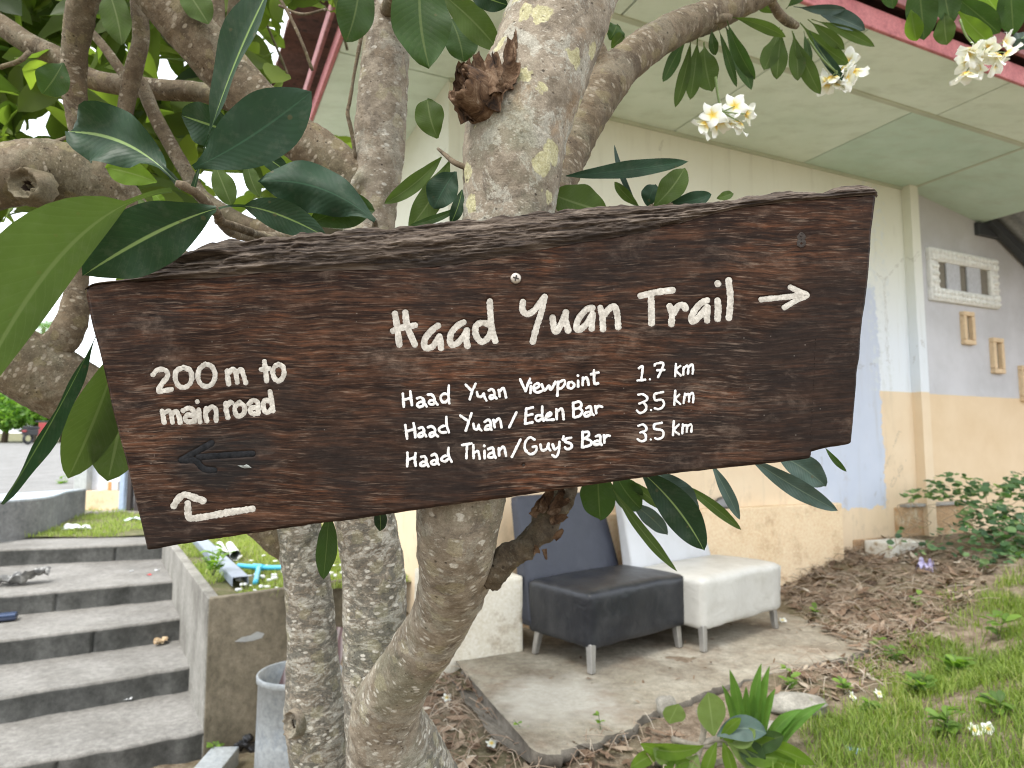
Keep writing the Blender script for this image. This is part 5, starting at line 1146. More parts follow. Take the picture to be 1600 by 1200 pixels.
leaf((332, 330), (512, 372), 50, 0.84, 'dark', m=(385, 300), d2=0.9, roll=0.1, fold=0.1, pet=0.36, blunt=0.2)
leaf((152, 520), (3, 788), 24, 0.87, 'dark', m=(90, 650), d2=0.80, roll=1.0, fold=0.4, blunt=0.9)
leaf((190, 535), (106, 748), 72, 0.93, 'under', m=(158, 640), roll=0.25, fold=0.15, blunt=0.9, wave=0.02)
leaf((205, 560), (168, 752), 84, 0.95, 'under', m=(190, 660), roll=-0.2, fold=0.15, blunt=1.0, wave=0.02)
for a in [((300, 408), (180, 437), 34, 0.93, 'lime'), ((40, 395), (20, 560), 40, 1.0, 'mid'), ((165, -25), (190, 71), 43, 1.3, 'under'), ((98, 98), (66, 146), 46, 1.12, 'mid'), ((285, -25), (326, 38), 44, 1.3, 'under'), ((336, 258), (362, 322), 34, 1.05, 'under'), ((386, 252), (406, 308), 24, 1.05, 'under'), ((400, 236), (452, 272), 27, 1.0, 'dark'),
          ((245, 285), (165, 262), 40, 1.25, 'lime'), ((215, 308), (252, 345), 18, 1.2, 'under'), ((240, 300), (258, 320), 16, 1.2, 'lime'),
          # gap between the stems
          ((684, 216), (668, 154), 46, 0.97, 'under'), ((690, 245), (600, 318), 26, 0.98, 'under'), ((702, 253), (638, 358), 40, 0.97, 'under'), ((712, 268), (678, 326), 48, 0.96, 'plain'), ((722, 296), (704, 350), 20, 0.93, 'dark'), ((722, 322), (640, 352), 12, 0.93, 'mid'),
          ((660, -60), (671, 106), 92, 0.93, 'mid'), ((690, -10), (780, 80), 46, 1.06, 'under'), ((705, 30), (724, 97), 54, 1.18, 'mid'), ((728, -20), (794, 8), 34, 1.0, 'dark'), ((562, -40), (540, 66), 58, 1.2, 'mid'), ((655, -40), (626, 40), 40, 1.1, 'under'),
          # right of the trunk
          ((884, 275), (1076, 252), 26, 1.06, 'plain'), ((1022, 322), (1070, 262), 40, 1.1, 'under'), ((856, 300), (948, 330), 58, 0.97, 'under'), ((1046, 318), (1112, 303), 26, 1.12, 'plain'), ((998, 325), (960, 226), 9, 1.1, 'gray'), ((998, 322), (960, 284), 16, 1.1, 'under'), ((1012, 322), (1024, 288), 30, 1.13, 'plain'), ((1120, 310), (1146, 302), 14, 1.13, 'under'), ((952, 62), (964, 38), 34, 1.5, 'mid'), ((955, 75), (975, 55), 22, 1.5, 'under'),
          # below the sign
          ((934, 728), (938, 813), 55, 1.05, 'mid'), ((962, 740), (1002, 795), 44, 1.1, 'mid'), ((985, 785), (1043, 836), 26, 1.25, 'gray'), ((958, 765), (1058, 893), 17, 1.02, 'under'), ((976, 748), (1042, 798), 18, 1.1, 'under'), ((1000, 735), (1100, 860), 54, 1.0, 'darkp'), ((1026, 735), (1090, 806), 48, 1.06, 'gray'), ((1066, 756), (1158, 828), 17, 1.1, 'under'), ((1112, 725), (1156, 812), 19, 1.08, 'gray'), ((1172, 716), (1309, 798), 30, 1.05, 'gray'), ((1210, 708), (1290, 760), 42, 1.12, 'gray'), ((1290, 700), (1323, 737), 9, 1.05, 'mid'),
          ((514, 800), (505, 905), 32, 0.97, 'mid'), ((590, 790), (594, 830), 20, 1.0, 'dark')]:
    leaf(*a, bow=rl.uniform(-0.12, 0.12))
# rosettes at the upper right
for a in [((1075, 52), (1036, 128), 20), ((1080, 58), (1055, 168), 19), ((1090, 60), (1078, 156), 25), ((1100, 66), (1112, 143), 38), ((1112, 45), (1118, 86), 15), ((1122, 42), (1151, 136), 13), ((1130, 34), (1174, 141), 24), ((1136, 32), (1180, 124), 22), ((1140, 26), (1228, 58), 17)]:
    leaf(*a, 1.5 + rl.uniform(-.04, .08), 'mid' if rl.random() < 0.6 else 'under', bow=rl.uniform(-0.1, 0.1), d2=1.5, blunt=1.0, pet=0.08)
for a, mt_ in [(((1218, 42), (1194, 110), 29), 'under'), (((1222, 46), (1214, 124), 27), 'under'), (((1238, 48), (1247, 126), 25), 'under'), (((1240, 52), (1282, 147), 24), 'under'), (((1256, 48), (1267, 101), 11), 'mid'), (((1250, 35), (1327, 100), 24), 'under'), (((1262, 30), (1320, 77), 18), 'under'), (((1264, 48), (1322, 129), 15), 'dark'), (((1268, 30), (1367, 73), 17), 'under'), (((1262, 12), (1352, 47), 25), 'gray'), (((1240, 10), (1322, 14), 15), 'gray'), (((1228, 14), (1260, -12), 16), 'mid'), (((1222, 20), (1180, 2), 15), 'under')]:
    leaf(*a, 1.66 + rl.uniform(-.04, .08), mt_, bow=rl.uniform(-0.1, 0.1), d2=1.66, blunt=0.9, pet=0.12)
for a, mt_ in [(((1432, -50), (1444, 63), 44), 'mid'), (((1470, -50), (1486, 39), 38), 'mid'), (((1476, 20), (1480, 70), 30), 'under'), (((1424, 15), (1432, 64), 26), 'lime'), (((1494, -5), (1562, 52), 36), 'mid'), (((1498, 18), (1553, 72), 25), 'lime'), (((1578, -40), (1584, 54), 40), 'mid'), (((1606, 52), (1582, 72), 24), 'dark'), (((1388, -50), (1396, 13), 28), 'mid'), (((1530, -25), (1568, 28), 30), 'lime'), (((1606, 75), (1584, 66), 18), 'gray')]:
    leaf(*a, 1.92 + rl.uniform(-.05, .05), mt_, bow=rl.uniform(-0.06, 0.06), d2=1.92, blunt=0.9)
# flowers
def petal_mat():
    k = NT('frangipani_petal'); v = k.sep(k.n('ShaderNodeUVMap').outputs[0])[1]
    a = k.ramp(v, [(0.0, (0.80, 0.50, 0.03)), (0.15, (0.82, 0.62, 0.12)), (0.32, (0.82, 0.82, 0.62)), (0.6, (0.84, 0.85, 0.80))])
    return k.done(a, 0.5, None, 0.3, transl=0.25, tcol=(0.85, 0.87, 0.75))
M_petal = petal_mat(); M_stalk = plain('flower_stalk', (0.14, 0.20, 0.06), 0.5)
def flower(mb, c, nrm, r_, spin=0.0, cup=0.3):
    c = np.asarray(c, float); nrm = np.asarray(nrm, float); nrm /= np.linalg.norm(nrm); e1 = np.cross(nrm, [0.13, 0.21, 1.0]); e1 /= np.linalg.norm(e1); e2 = np.cross(nrm, e1)
    for k_ in range(5):
        a = spin + k_ * 2 * math.pi / 5; dr = e1 * math.cos(a) + e2 * math.sin(a); sd_ = np.cross(nrm, dr); V = []; UV = []
        for t in np.linspace(0, 1, 8):
            wd = r_ * 0.40 * math.sin(math.pi * min(1, 0.08 + 0.92 * t) ** 0.85 * 0.97) ** 0.7 if t < 1 else 0.02 * r_
            for u in (-1, -0.5, 0, 0.5, 1):
                V.append(c + dr * r_ * t + sd_ * u * wd + nrm * (r_ * (cup * t - 0.35 * t ** 3 * cup + 0.10 * u * (0.3 + t) - 0.12 * u * u * t))); UV.append((0.5 + u / 2, t))
        mb.add(V, grid_faces(8, 5), UV)
rf = random.Random(21)
for (cu, cv, d, spots, stem) in ((1136, 178, 1.48, [(1113, 180, 1), (1148, 166, 1), (1120, 196, 0), (1140, 190, 0), (1165, 178, 0), (1104, 192, 0), (1128, 188, 0), (1156, 190, 0)], [(1118, 120), (1122, 150), (1128, 175)]),
                          (1314, 115, 1.66, [(1300, 118, 0), (1315, 108, 0), (1328, 96, 0), (1322, 122, 0), (1308, 130, 0), (1334, 110, 0), (1294, 128, 0)], [(1262, 60), (1285, 92), (1306, 112)]),
                          (1540, 85, 1.88, [(1520, 76, 0), (1532, 88, 0), (1515, 96, 0), (1510, 112, 0), (1555, 100, 0), (1568, 66, 0), (1572, 82, 0), (1545, 72, 0), (1530, 104, 0), (1560, 84, 0), (1512, 84, 0)], [(1500, 30), (1510, 56), (1532, 80)])):
    mb = MB()
    for (u, v, fac) in spots:
        nv_ = (0, -1, 0.1) if fac else (rf.uniform(-0.8, 0.8), rf.uniform(-0.7, 0.5), rf.uniform(-0.9, 0.2))
        flower(mb, P(u, v, d + rf.uniform(-0.02, 0.04)), nv_, (23 if fac else rf.uniform(18, 23)) / F * d, rf.uniform(0, 6), 0.25 if fac else rf.uniform(0.5, 1.1))
    fc = mb.build('flower_cluster', M_petal, tree)
    mb = MB(); c, r = line([(*P(u, v, d), 0.0028) for u, v in stem], 0.01); mb.add(*tube(c, r, 6))
    for (u, v, fac) in spots:
        c, r = line([(*P(*stem[-1], d), 0.0016), (*P(u, v, d + 0.015), 0.0012)], 0.01); mb.add(*tube(c, r, 5))
    mb.build('flower_stalk', M_stalk, fc)
# the rest of the crown: rosettes of leaves on thin twigs
M_foliage = tint_leaf('crown_leaves', [(0.0, (0.028, 0.050, 0.016)), (0.35, (0.082, 0.116, 0.030)), (0.7, (0.138, 0.180, 0.046)), (1.0, (0.22, 0.27, 0.065))], 0.58)
mbf = MB(); tint = []; mbt = MB(); rc = random.Random(5)
gaps = [(82, 200, 26), (60, 475, 70), (505, 150, 62), (545, 90, 40), (258, 108, 22), (480, 45, 34), (360, 285, 30), (430, 75, 14), (120, 40, 8), (20, 140, 8), (20, 470, 60), (275, 100, 12), (175, 262, 10)]
def rosette(u, v, d, n, ln, updir, tb):
    c = P(u, v, d)
    for k_ in range(n):
        a = 2 * math.pi * k_ / n + rc.uniform(-0.4, 0.4); el = rc.uniform(-0.7, 0.45)
        dr = np.array([math.cos(a) * math.cos(el), math.sin(a) * math.cos(el), math.sin(el)]) + np.asarray(updir) * 0.2; dr /= np.linalg.norm(dr)
        l_ = ln * rc.uniform(0.7, 1.15); t = c + dr * l_ + np.array([0, 0, -0.18 * l_]); m_ = c + dr * l_ * 0.55 + np.array([0, 0, 0.06 * l_])
        # keep the patches of open sky open
        tu = [(q - CAM) for q in (t, m_)]; bad = False
        for q in tu:
            y_ = cp * q[1] + sp * q[2]; z_ = -sp * q[1] + cp * q[2]; uu, vv_ = 800 + F * q[0] / y_, 600 - F * z_ / y_
            if any(math.hypot(uu - g[0], vv_ - g[1]) < g[2] for g in gaps): bad = True
            if uu > 620 and vv_ > -30: bad = True
            if vv_ > 420 and uu > -20: bad = True
        if bad: continue
        vw = np.array([rc.uniform(-.7, .7), -0.75 + rc.uniform(-.5, .5), rc.uniform(-0.7, 0.7)])
        V, f, uv = leaf_grid(c, m_, t, l_ * rc.uniform(0.30, 0.42), vw, 0, 0.2, 0.05, 5, 9, 0.9, 0.12, rc.uniform(0, 6))
        mbf.add(V, f, uv); tint.extend([min(1, max(0, rc.gauss(tb, 0.22)))] * len(V))
    cc, rr_ = line([(*c, 0.0035), (*(c + np.array([rc.uniform(-.1, .1), rc.uniform(-.1, .1), -0.22])), 0.005), (*(c + np.array([rc.uniform(-.2, .2), rc.uniform(-.2, .2), -0.5])), 0.006)], 0.05)
    q = cc[-1] - CAM; y_ = cp * q[1] + sp * q[2]
    if 600 - F * (-sp * q[1] + cp * q[2]) / y_ < 330 and rc.random() < 0.13: mbt.add(*tube(cc, rr_, 6))
cells = []
for i in range(15):
    for j in range(11): cells.append((-190 + i * 52, -280 + j * 58))
for (u0, v0) in cells:
    for k_ in range(3 if (u0 + v0) % 5 < 2 else 2):
        u, v = u0 + rc.uniform(-32, 32), v0 + rc.uniform(-32, 32)
        if any(math.hypot(u - g[0], v - g[1]) < g[2] + 8 for g in gaps): continue
        if v > 300 and u > 250: continue
        if u > 520 and v > 30: continue
        d = rc.uniform(1.75, 3.4); rosette(u, v, d, rc.randint(7, 10), rc.uniform(0.17, 0.24), (0, 0, 1), 0.48 if d < 2.4 else 0.66)
for k_ in range(50):  # unseen rosettes above the frame, added to shade the limbs and scene below
    u, v = (rc.uniform(-900, 1700), rc.uniform(-1500, -330)) if k_ < 46 else (rc.uniform(-500, 520), rc.uniform(-1000, -300)); rosette(u, v, rc.uniform(1.2, 2.4), 9, 0.22, (0, 0, 1), 0.45)
fo = mbf.build('foliage', M_foliage, tree); setattr_f(fo.data, 'tint', tint); fo['kind'] = 'stuff'
tw = mbt.build('twigs', M_bark, tree); tw['kind'] = 'stuff'; setattr_f(tw.data, 'upper', np.full(len(tw.data.vertices), 0.2))
# ------------------------------------------------------------------ the two lounge chairs
M_legs = plain('brushed_leg', (0.42, 0.41, 0.39), 0.4, 0.5, 0.7)
M_blk = leather_mat('charcoal_vinyl', (0.011, 0.013, 0.018), (0.055, 0.055, 0.056), 0.30)
M_wht = leather_mat('white_vinyl', (0.49, 0.48, 0.445), (0.33, 0.31, 0.265), 0.32)
M_blkb = leather_mat('charcoal_vinyl_back', (0.024, 0.028, 0.042), (0.06, 0.065, 0.085), 0.40)
M_whtb = leather_mat('white_vinyl_back', (0.52, 0.53, 0.545), (0.42, 0.42, 0.41), 0.42)
def rounded(c8, bev, puff=0.0, n=6):
    bm = bmesh.new(); vs = [bm.verts.new(tuple(p)) for p in c8]
    for q in ((3, 2, 1, 0), (4, 5, 6, 7), (0, 1, 5, 4), (1, 2, 6, 5), (2, 3, 7, 6), (3, 0, 4, 7)): bm.faces.new([vs[i] for i in q])
    bmesh.ops.subdivide_edges(bm, edges=bm.edges[:], cuts=n, use_grid_fill=True)
    C = np.mean(np.array(c8), 0); X = np.array(c8[1]) - np.array(c8[0]); Y = np.array(c8[3]) - np.array(c8[0]); Zv = np.array(c8[4]) - np.array(c8[0])
    A_ = np.array([X, Y, Zv]).T; inv = np.linalg.inv(A_); o = np.array(c8[0]); sz = np.array([np.linalg.norm(X), np.linalg.norm(Y), np.linalg.norm(Zv)])
    for v in bm.verts:
        q = inv @ (np.array(v.co) - o); q = np.clip(q, 0, 1); p = (q - 0.5) * sz; h = sz / 2
        core = np.clip(p, -(h - bev), h - bev); dlt = p - core; l = np.linalg.norm(dlt)
        if l > 1e-9: p = core + dlt / l * min(l, bev) if l > bev else p
        b_ = np.maximum(0, 1 - (p / h) ** 2)
        if q[2] > 0.999: p[2] += puff * b_[0] * b_[1]
        v.co = Vector(o + A_ @ (p / sz + 0.5))
    bm.verts.index_update(); bmesh.ops.recalc_face_normals(bm, faces=bm.faces[:])
    V = np.array([tuple(v.co) for v in bm.verts]); f = [[v.index for v in q.verts] for q in bm.faces]; bm.free()
    return V, f
FRONT_AZ = R(40)
def make_chair(ms, mbk, loc, rz, label, W_=0.87):
    """local: x along the front edge, -y is the front; the front-left seat corner is at the origin"""
    D_ = 0.54
    ch = thing('lounge_chair', loc, label, 'chair', 'armless chairs on the slab'); ch.rotation_euler = (0, 0, rz)
    def cm(name, V, f, m, par=ch, sm=True):
        me = bpy.data.meshes.new(name); me.from_pydata(np.asarray(V).tolist(), [], f)
        if sm: me.polygons.foreach_set('use_smooth', [True] * len(me.polygons))
        return link(name, me, par, [m])
    def c8(x0, x1, y0, y1, z0, z1, dx=0.0):
        return [(x0 + dx, y0 + dx, z0), (x1 - dx, y0 + dx, z0), (x1 - dx, y1, z0), (x0 + dx, y1, z0), (x0, y0, z1), (x1, y0, z1), (x1, y1, z1), (x0, y1, z1)]
    V, f = rounded(c8(0, W_, 0, D_, 0.115, 0.425, 0.012), 0.035, 0.018, 14)
    V[:, 1] += 0.006 * np.sin(V[:, 0] * 14) * (V[:, 1] < 0.02)
    V = V + 0.004 * fbm(V * 7 + 3, 3)[:, None] * np.array([0.6, 0.6, 1])
    seat = cm('seat', V, f, ms)
    bx = [(0.005, D_ - 0.06, 0.15), (W_ - 0.005, D_ - 0.06, 0.15), (W_ - 0.005, D_ + 0.10, 0.15), (0.005, D_ + 0.10, 0.15),
          (0.055, D_ + 0.13, 0.90), (W_ - 0.055, D_ + 0.13, 0.90), (W_ - 0.055, D_ + 0.19, 0.90), (0.055, D_ + 0.19, 0.90)]
    bm_ = np.array(bx)
    # tapered back: build in unit space, then bend and taper
    V, f = rounded([(0, 0, 0), (W_, 0, 0), (W_, 0.13, 0), (0, 0.13, 0), (0, 0, 0.75), (W_, 0, 0.75), (W_, 0.13, 0.75), (0, 0.13, 0.75)], 0.03, 0.0, 14)
    t = V[:, 2] / 0.75; x = V[:, 0] - W_ / 2
    V = np.stack([W_ / 2 + x * (1.0 - 0.13 * t), D_ - 0.065 + V[:, 1] * (1 - 0.45 * t) + 0.185 * t + 0.03 * t * t, 0.145 + V[:, 2] * 1.0], 1)
    cm('backrest', V, f, mbk)
    for lx, ly, sx, sy in ((0.035, 0.04, -0.01, -0.012), (W_ - 0.10, 0.04, 0.01, -0.012), (0.045, D_ - 0.08, -0.012, 0.03), (W_ - 0.10, D_ - 0.08, 0.01, 0.03)):
        b_ = 0.021; q = [(lx + sx - b_ * .8, ly + sy - b_ * .8, 0), (lx + sx + b_ * .8, ly + sy - b_ * .8, 0), (lx + sx + b_ * .8, ly + sy + b_ * .8, 0), (lx + sx - b_ * .8, ly + sy + b_ * .8, 0)] + [(lx - b_, ly - b_, 0.15), (lx + b_, ly - b_, 0.15), (lx + b_, ly + b_, 0.15), (lx - b_, ly + b_, 0.15)]
        v, f = bevel_box(q, 0.004, 1); cm('leg', v, f, M_legs, sm=False)
    sm = MB()                       # raised seams down the corners and along the hem
    for (x_, y_) in ((0.016, 0.016), (W_ - 0.016, 0.016)):
        pts = [(x_ + (0.012 if x_ < 0.1 else -0.012) * (1 - q), y_ + 0.004 + 0.012 * (1 - q) * 0.8, 0.13 + 0.27 * q) for q in np.linspace(0, 1, 8)]
        v, f = tube(np.array(pts), 0.0065, 6); sm.add(v, f)
    cm('seam', np.concatenate(sm.v), sm.f, ms)
    return ch
c1 = onz(925, 1056, SLAB + 0.004)
ch1 = make_chair(M_blk, M_blkb, c1, R(39.5), 'charcoal black vinyl armless chair with metal legs, nearer of the two on the slab')
c2 = onz(1102, 1021, SLAB + 0.004)
ch2 = make_chair(M_wht, M_whtb, c2, R(40), 'scuffed off-white vinyl armless chair with metal legs, right of the black one', 0.93)

# ------------------------------------------------------------------ vegetation on the ground
def blades(name, pts, hmin, hmax, wid, stops, seed, lean=0.5, transl=0.35):
    r_ = np.random.default_rng(seed); n = len(pts); pts = np.asarray(pts)
    h = r_.uniform(hmin, hmax, n) * np.where(r_.random(n) < 0.12, 1.5, 1.0); a = r_.uniform(0, 2 * np.pi, n); ln = r_.uniform(0.15, 1.0, n) * lean
    dr = np.stack([np.cos(a), np.sin(a), 0 * a], 1); sd_ = np.stack([-np.sin(a), np.cos(a), 0 * a], 1)
    w_ = wid * r_.uniform(0.6, 1.3, n)
    up = np.array([0, 0, 1.0]); V = np.zeros((n, 7, 3))
    for i, t in enumerate((0, 0.45, 0.8)):
        c = pts + up * (h * t * (1 - 0.3 * ln * t))[:, None] + dr * (h * ln * t * t)[:, None]; ww = (w_ * (1 - 0.55 * t) / 2)[:, None]
        V[:, 2 * i] = c - sd_ * ww; V[:, 2 * i + 1] = c + sd_ * ww
    V[:, 6] = pts + up * (h * (1 - 0.3 * ln))[:, None] + dr * (h * ln)[:, None]
    k = np.arange(n) * 7
    F_ = np.concatenate([np.stack([k, k + 1, k + 3, k + 2], 1), np.stack([k + 2, k + 3, k + 5, k + 4], 1)]).tolist() + np.stack([k + 4, k + 5, k + 6], 1).tolist()
    o = mesh(name, V.reshape(-1, 3), F_, tint_leaf(name + '_blades', stops, transl, 0.55), None, True, origin=(0, 0, 0))
    setattr_f(o.data, 'tint', np.repeat(np.clip(r_.normal(0.5, 0.22, n) + 0.25 * vn(pts * 1.6), 0, 1), 7)); o['kind'] = 'stuff'; return o
def inpoly(x, y, poly):
    x = np.asarray(x); r_ = np.zeros(x.shape, bool); n = len(poly)
    for i in range(n):
        x0, y0 = poly[i][:2]; x1, y1 = poly[(i + 1) % n][:2]
        c = ((y0 > y) != (y1 > y)) & (x < (x1 - x0) * (y - y0) / (y1 - y0 + 1e-12) + x0); r_ ^= c
    return r_
def project(p):
    q = np.asarray(p) - CAM; y_ = cp * q[..., 1] + sp * q[..., 2]; z_ = -sp * q[..., 1] + cp * q[..., 2]
    return 800 + F * q[..., 0] / y_, 600 - F * z_ / y_
slab_poly = [tuple(p[:2]) for p in pe] + [tuple(b[:2]) for b in back[::-1]]
r_ = np.random.default_rng(3); N = 260000
s_ = r_.uniform(1.2, 7.5, N); n_ = r_.uniform(0.9, 4.6, N); x = s_ * T[0] + n_ * M[0]; y = s_ * T[1] + n_ * M[1]; z = gz(x, y); pts = np.stack([x, y, z], 1)
u, v = project(pts)
# grass belt: right of a ragged line running from the bottom edge up to the right edge
gl = np.interp(v, [880, 940, 1000, 1060, 1110, 1200, 1400], [1560, 1500, 1440, 1370, 1290, 1270, 1230])
edge_n = vn(np.stack([x * 3, y * 3, x * 0], 1)) * 70 + vn(np.stack([x * 9, y * 9, x * 0 + 4], 1)) * 40
den = smooth((u - gl + edge_n + 30) / 110) * np.clip(0.50 + 0.75 * vn(np.stack([x * 4, y * 4, x * 0 + 9], 1)) + 0.35 * vn(np.stack([x * 13, y * 13, x * 0 + 3], 1)), 0.03, 1)
den = np.where(v < 870, 0, den)
keep = (r_.random(N) < den * 1.4) & ~inpoly(x, y, slab_poly) & (u > 1150) & (u < 1900) & (v < 1500)
grass = blades('grass', pts[keep], 0.02, 0.085, 0.0048, [(0.0, (0.085, 0.125, 0.024)), (0.4, (0.165, 0.235, 0.042)), (0.75, (0.25, 0.32, 0.065)), (1.0, (0.40, 0.37, 0.17))], 4, 0.9)
# thin grass on the terrace and the upper lawn
def lawn_pts(quad, n, zf, seed):
    r_ = np.random.default_rng(seed); a, b = r_.random(n), r_.random(n); q = [np.asarray(p) for p in quad]
    p = ((1 - a) * (1 - b))[:, None] * q[0] + (a * (1 - b))[:, None] * q[1] + (a * b)[:, None] * q[2] + ((1 - a) * b)[:, None] * q[3]
    p[:, 2] = zf(p[:, 0], p[:, 1]) - 0.004; return p
gst = [(0.0, (0.14, 0.18, 0.04)), (0.4, (0.25, 0.31, 0.075)), (0.75, (0.34, 0.40, 0.12)), (1.0, (0.46, 0.44, 0.24))]
lp = lawn_pts(LQ, 26000, lawn_z, 6); dd = vn(lp * np.array([2.5, 2.5, 0])); lp = lp[(dd > -0.45)]
blades('lawn_grass', lp, 0.025, 0.07, 0.007, gst, 7, 0.9)
lp = lawn_pts(UL, 34000, up_z, 8); u_, v_ = project(lp); lp = lp[(u_ > -150) & (u_ < 420) & (vn(lp * np.array([2.2, 2.2, 0])) > -0.5)]
blades('upper_lawn_grass', lp, 0.03, 0.075, 0.009, gst, 9, 0.9)

# dry leaf litter
def litter(name, pts, stops, smin, smax, seed, lift=0.006):
    r_ = np.random.default_rng(seed); n = len(pts); V = []; tint_ = []; F_ = []
    a = r_.uniform(0, 2 * np.pi, n); L_ = smin + (smax - smin) * r_.random(n) ** 2.6; tl = r_.normal(0, 0.35, n); tb = r_.normal(0, 0.35, n); cu = r_.uniform(-0.5, 0.9, n); tn = np.clip(r_.normal(0.5, 0.25, n), 0, 1)
    for i in range(n):
        d_ = np.array([math.cos(a[i]), math.sin(a[i]), tl[i]]); s2 = np.array([-math.sin(a[i]), math.cos(a[i]), tb[i]]); k = len(V)
        for t, ww in ((0, 0.06), (0.35, 0.34), (0.7, 0.36), (1.0, 0.05)):
            for q in (-1, 0, 1):
                V.append(pts[i] + d_ * L_[i] * (t - 0.5) + s2 * q * ww * L_[i] * 0.5 + np.array([0, 0, lift + L_[i] * cu[i] * (0.35 * q * q * ww + 0.5 * (t - 0.5) ** 2)]))
        F_ += [[x + k for x in q] for q in grid_faces(4, 3)]; tint_ += [tn[i]] * 12
    o = mesh(name, np.array(V), F_, tint_leaf(name + '_leaf', stops, 0.08, 0.8), None, True, origin=(0, 0, 0)); setattr_f(o.data, 'tint', tint_); o['kind'] = 'stuff'; return o
brown = [(0.0, (0.055, 0.035, 0.022)), (0.35, (0.145, 0.092, 0.058)), (0.65, (0.25, 0.172, 0.118)), (0.88, (0.38, 0.30, 0.22)), (1.0, (0.50, 0.44, 0.36))]
def scatter_px(n, poly, zf, seed):
    """random points on the ground whose place lies inside a ground polygon given by its corner positions"""
    r_ = np.random.default_rng(seed); q = np.array([g_[:2] for g_ in poly]); lo, hi = q.min(0), q.max(0)
    p = r_.uniform(lo, hi, (n, 2)); m_ = inpoly(p[:, 0], p[:, 1], [tuple(k) for k in q]); p = p[m_]; z = zf(p[:, 0], p[:, 1]); return np.stack([p[:, 0], p[:, 1], z], 1)
def gnd(u, v, it=12):            # the ground point seen at a pixel
    z = 0.1
    for _ in range(it): p = onz(u, v, min(z, 1.2)); z = 0.5 * z + 0.5 * float(gz(p[0], p[1]))
    return np.array([p[0], p[1], float(gz(p[0], p[1]))])
def zs(x, y):                    # ground or slab, whichever is on top
    z = gz(x, y); ins = inpoly(np.asarray(x), np.asarray(y), slab_poly); return np.where(ins, np.maximum(z, SLAB + 0.004), z)
lit = scatter_px(2900, [gnd(1215, 905), gnd(1215, 884), gnd(1260, 862), gnd(1330, 850), gnd(1390, 842), gnd(1560, 880), gnd(1520, 940), gnd(1440, 1000), gnd(1340, 1040), gnd(1270, 985), gnd(1225, 940)], zs, 12)
lit2 = scatter_px(1600, [gnd(1330, 1010), gnd(1480, 960), gnd(1420, 1060), gnd(1290, 1110), gnd(1200, 1090)], gz, 13)
lit3 = scatter_px(1500, [gnd(680, 1050), gnd(730, 1060), gnd(830, 1180), gnd(1010, 1150), gnd(1060, 1120), gnd(1100, 1260), gnd(660, 1300), gnd(560, 1260)], gz, 14)
lit4 = scatter_px(90, [onz(740, 1040, SLAB), onz(1040, 1000, SLAB), onz(1240, 950, SLAB), onz(1330, 1000, SLAB), onz(1000, 1110, SLAB)], lambda x, y: np.full(len(x), SLAB + 0.003), 15)
lit = np.concatenate([lit, lit2, lit3]); lit[:, 2] += np.random.default_rng(1).uniform(0, 0.018, len(lit))
litter('leaf_litter', lit, brown, 0.014, 0.115, 16)
litter('slab_litter', lit4, brown, 0.02, 0.06, 17)
# dry straw stalks in the litter
mb = MB(); tn_ = []; rr = random.Random(9)
for i in range(1500):
    p = lit[rr.randrange(len(lit))]; a = rr.uniform(0, 6.28); l_ = rr.uniform(0.06, 0.22); q = p + np.array([math.cos(a) * l_, math.sin(a) * l_, rr.uniform(-0.01, 0.07)]); m_ = (p + q) / 2 + np.array([0, 0, rr.uniform(0.0, 0.05)])
    c = catmull([p, m_, q], 0.04); v, f = tube(c, 0.0016, 4, False); mb.add(v, f); tn_ += [rr.uniform(0.55, 1)] * len(v)
o = mb.build('dry_straw', tint_leaf('straw_blade', brown, 0.0, 0.8)); setattr_f(o.data, 'tint', tn_); o['kind'] = 'stuff'

# small plants
M_weed = tint_leaf('weed_leaf', [(0.0, (0.055, 0.105, 0.022)), (0.5, (0.12, 0.205, 0.040)), (1.0, (0.21, 0.33, 0.06))], 0.4)
M_stem = plain('green_stem', (0.10, 0.14, 0.045), 0.6)
def weed(loc, h, n, ls, label, seed, spread=0.5, name='weed', tb=0.6, cat='weed', group=None):
    rr = random.Random(seed); loc = np.asarray(loc, float); t = thing(name, loc, label, cat, group); mb = MB(); ms = MB(); tn_ = []
    for k_ in range(max(1, n // 7)):
        a = rr.uniform(0, 6.28); tip = loc + np.array([math.cos(a) * spread * h * rr.uniform(0.1, 1), math.sin(a) * spread * h * rr.uniform(0.1, 1), h * rr.uniform(0.6, 1)]); mid = (loc + tip) / 2 + np.array([0, 0, h * 0.12])
        c = catmull([loc, mid, tip], 0.02); ms.add(*tube(c, np.linspace(0.0028, 0.0012, len(c)), 5))
        for j in range(min(n, 7)):
            p = c[int((0.25 + 0.75 * rr.random()) * (len(c) - 1))]; b = rr.uniform(0, 6.28); l_ = ls * rr.uniform(0.6, 1.2); d_ = np.array([math.cos(b), math.sin(b), rr.uniform(-0.1, 0.6)]) * l_
            V, f, uv = leaf_grid(p, p + d_ * 0.5 + np.array([0, 0, l_ * 0.15]), p + d_, l_ * 0.55, (rr.uniform(-.4, .4), rr.uniform(-.6, .2), 1), 0, 0.2, 0.08, 5, 7, 0.2)
            mb.add(V, f, uv); tn_ += [min(1, max(0, rr.gauss(tb, 0.2)))] * len(V)
    o = mb.build('leaves', M_weed, t); setattr_f(o.data, 'tint', tn_); ms.build('stem', M_stem, t); return t
wl = 'weeds along the slab'
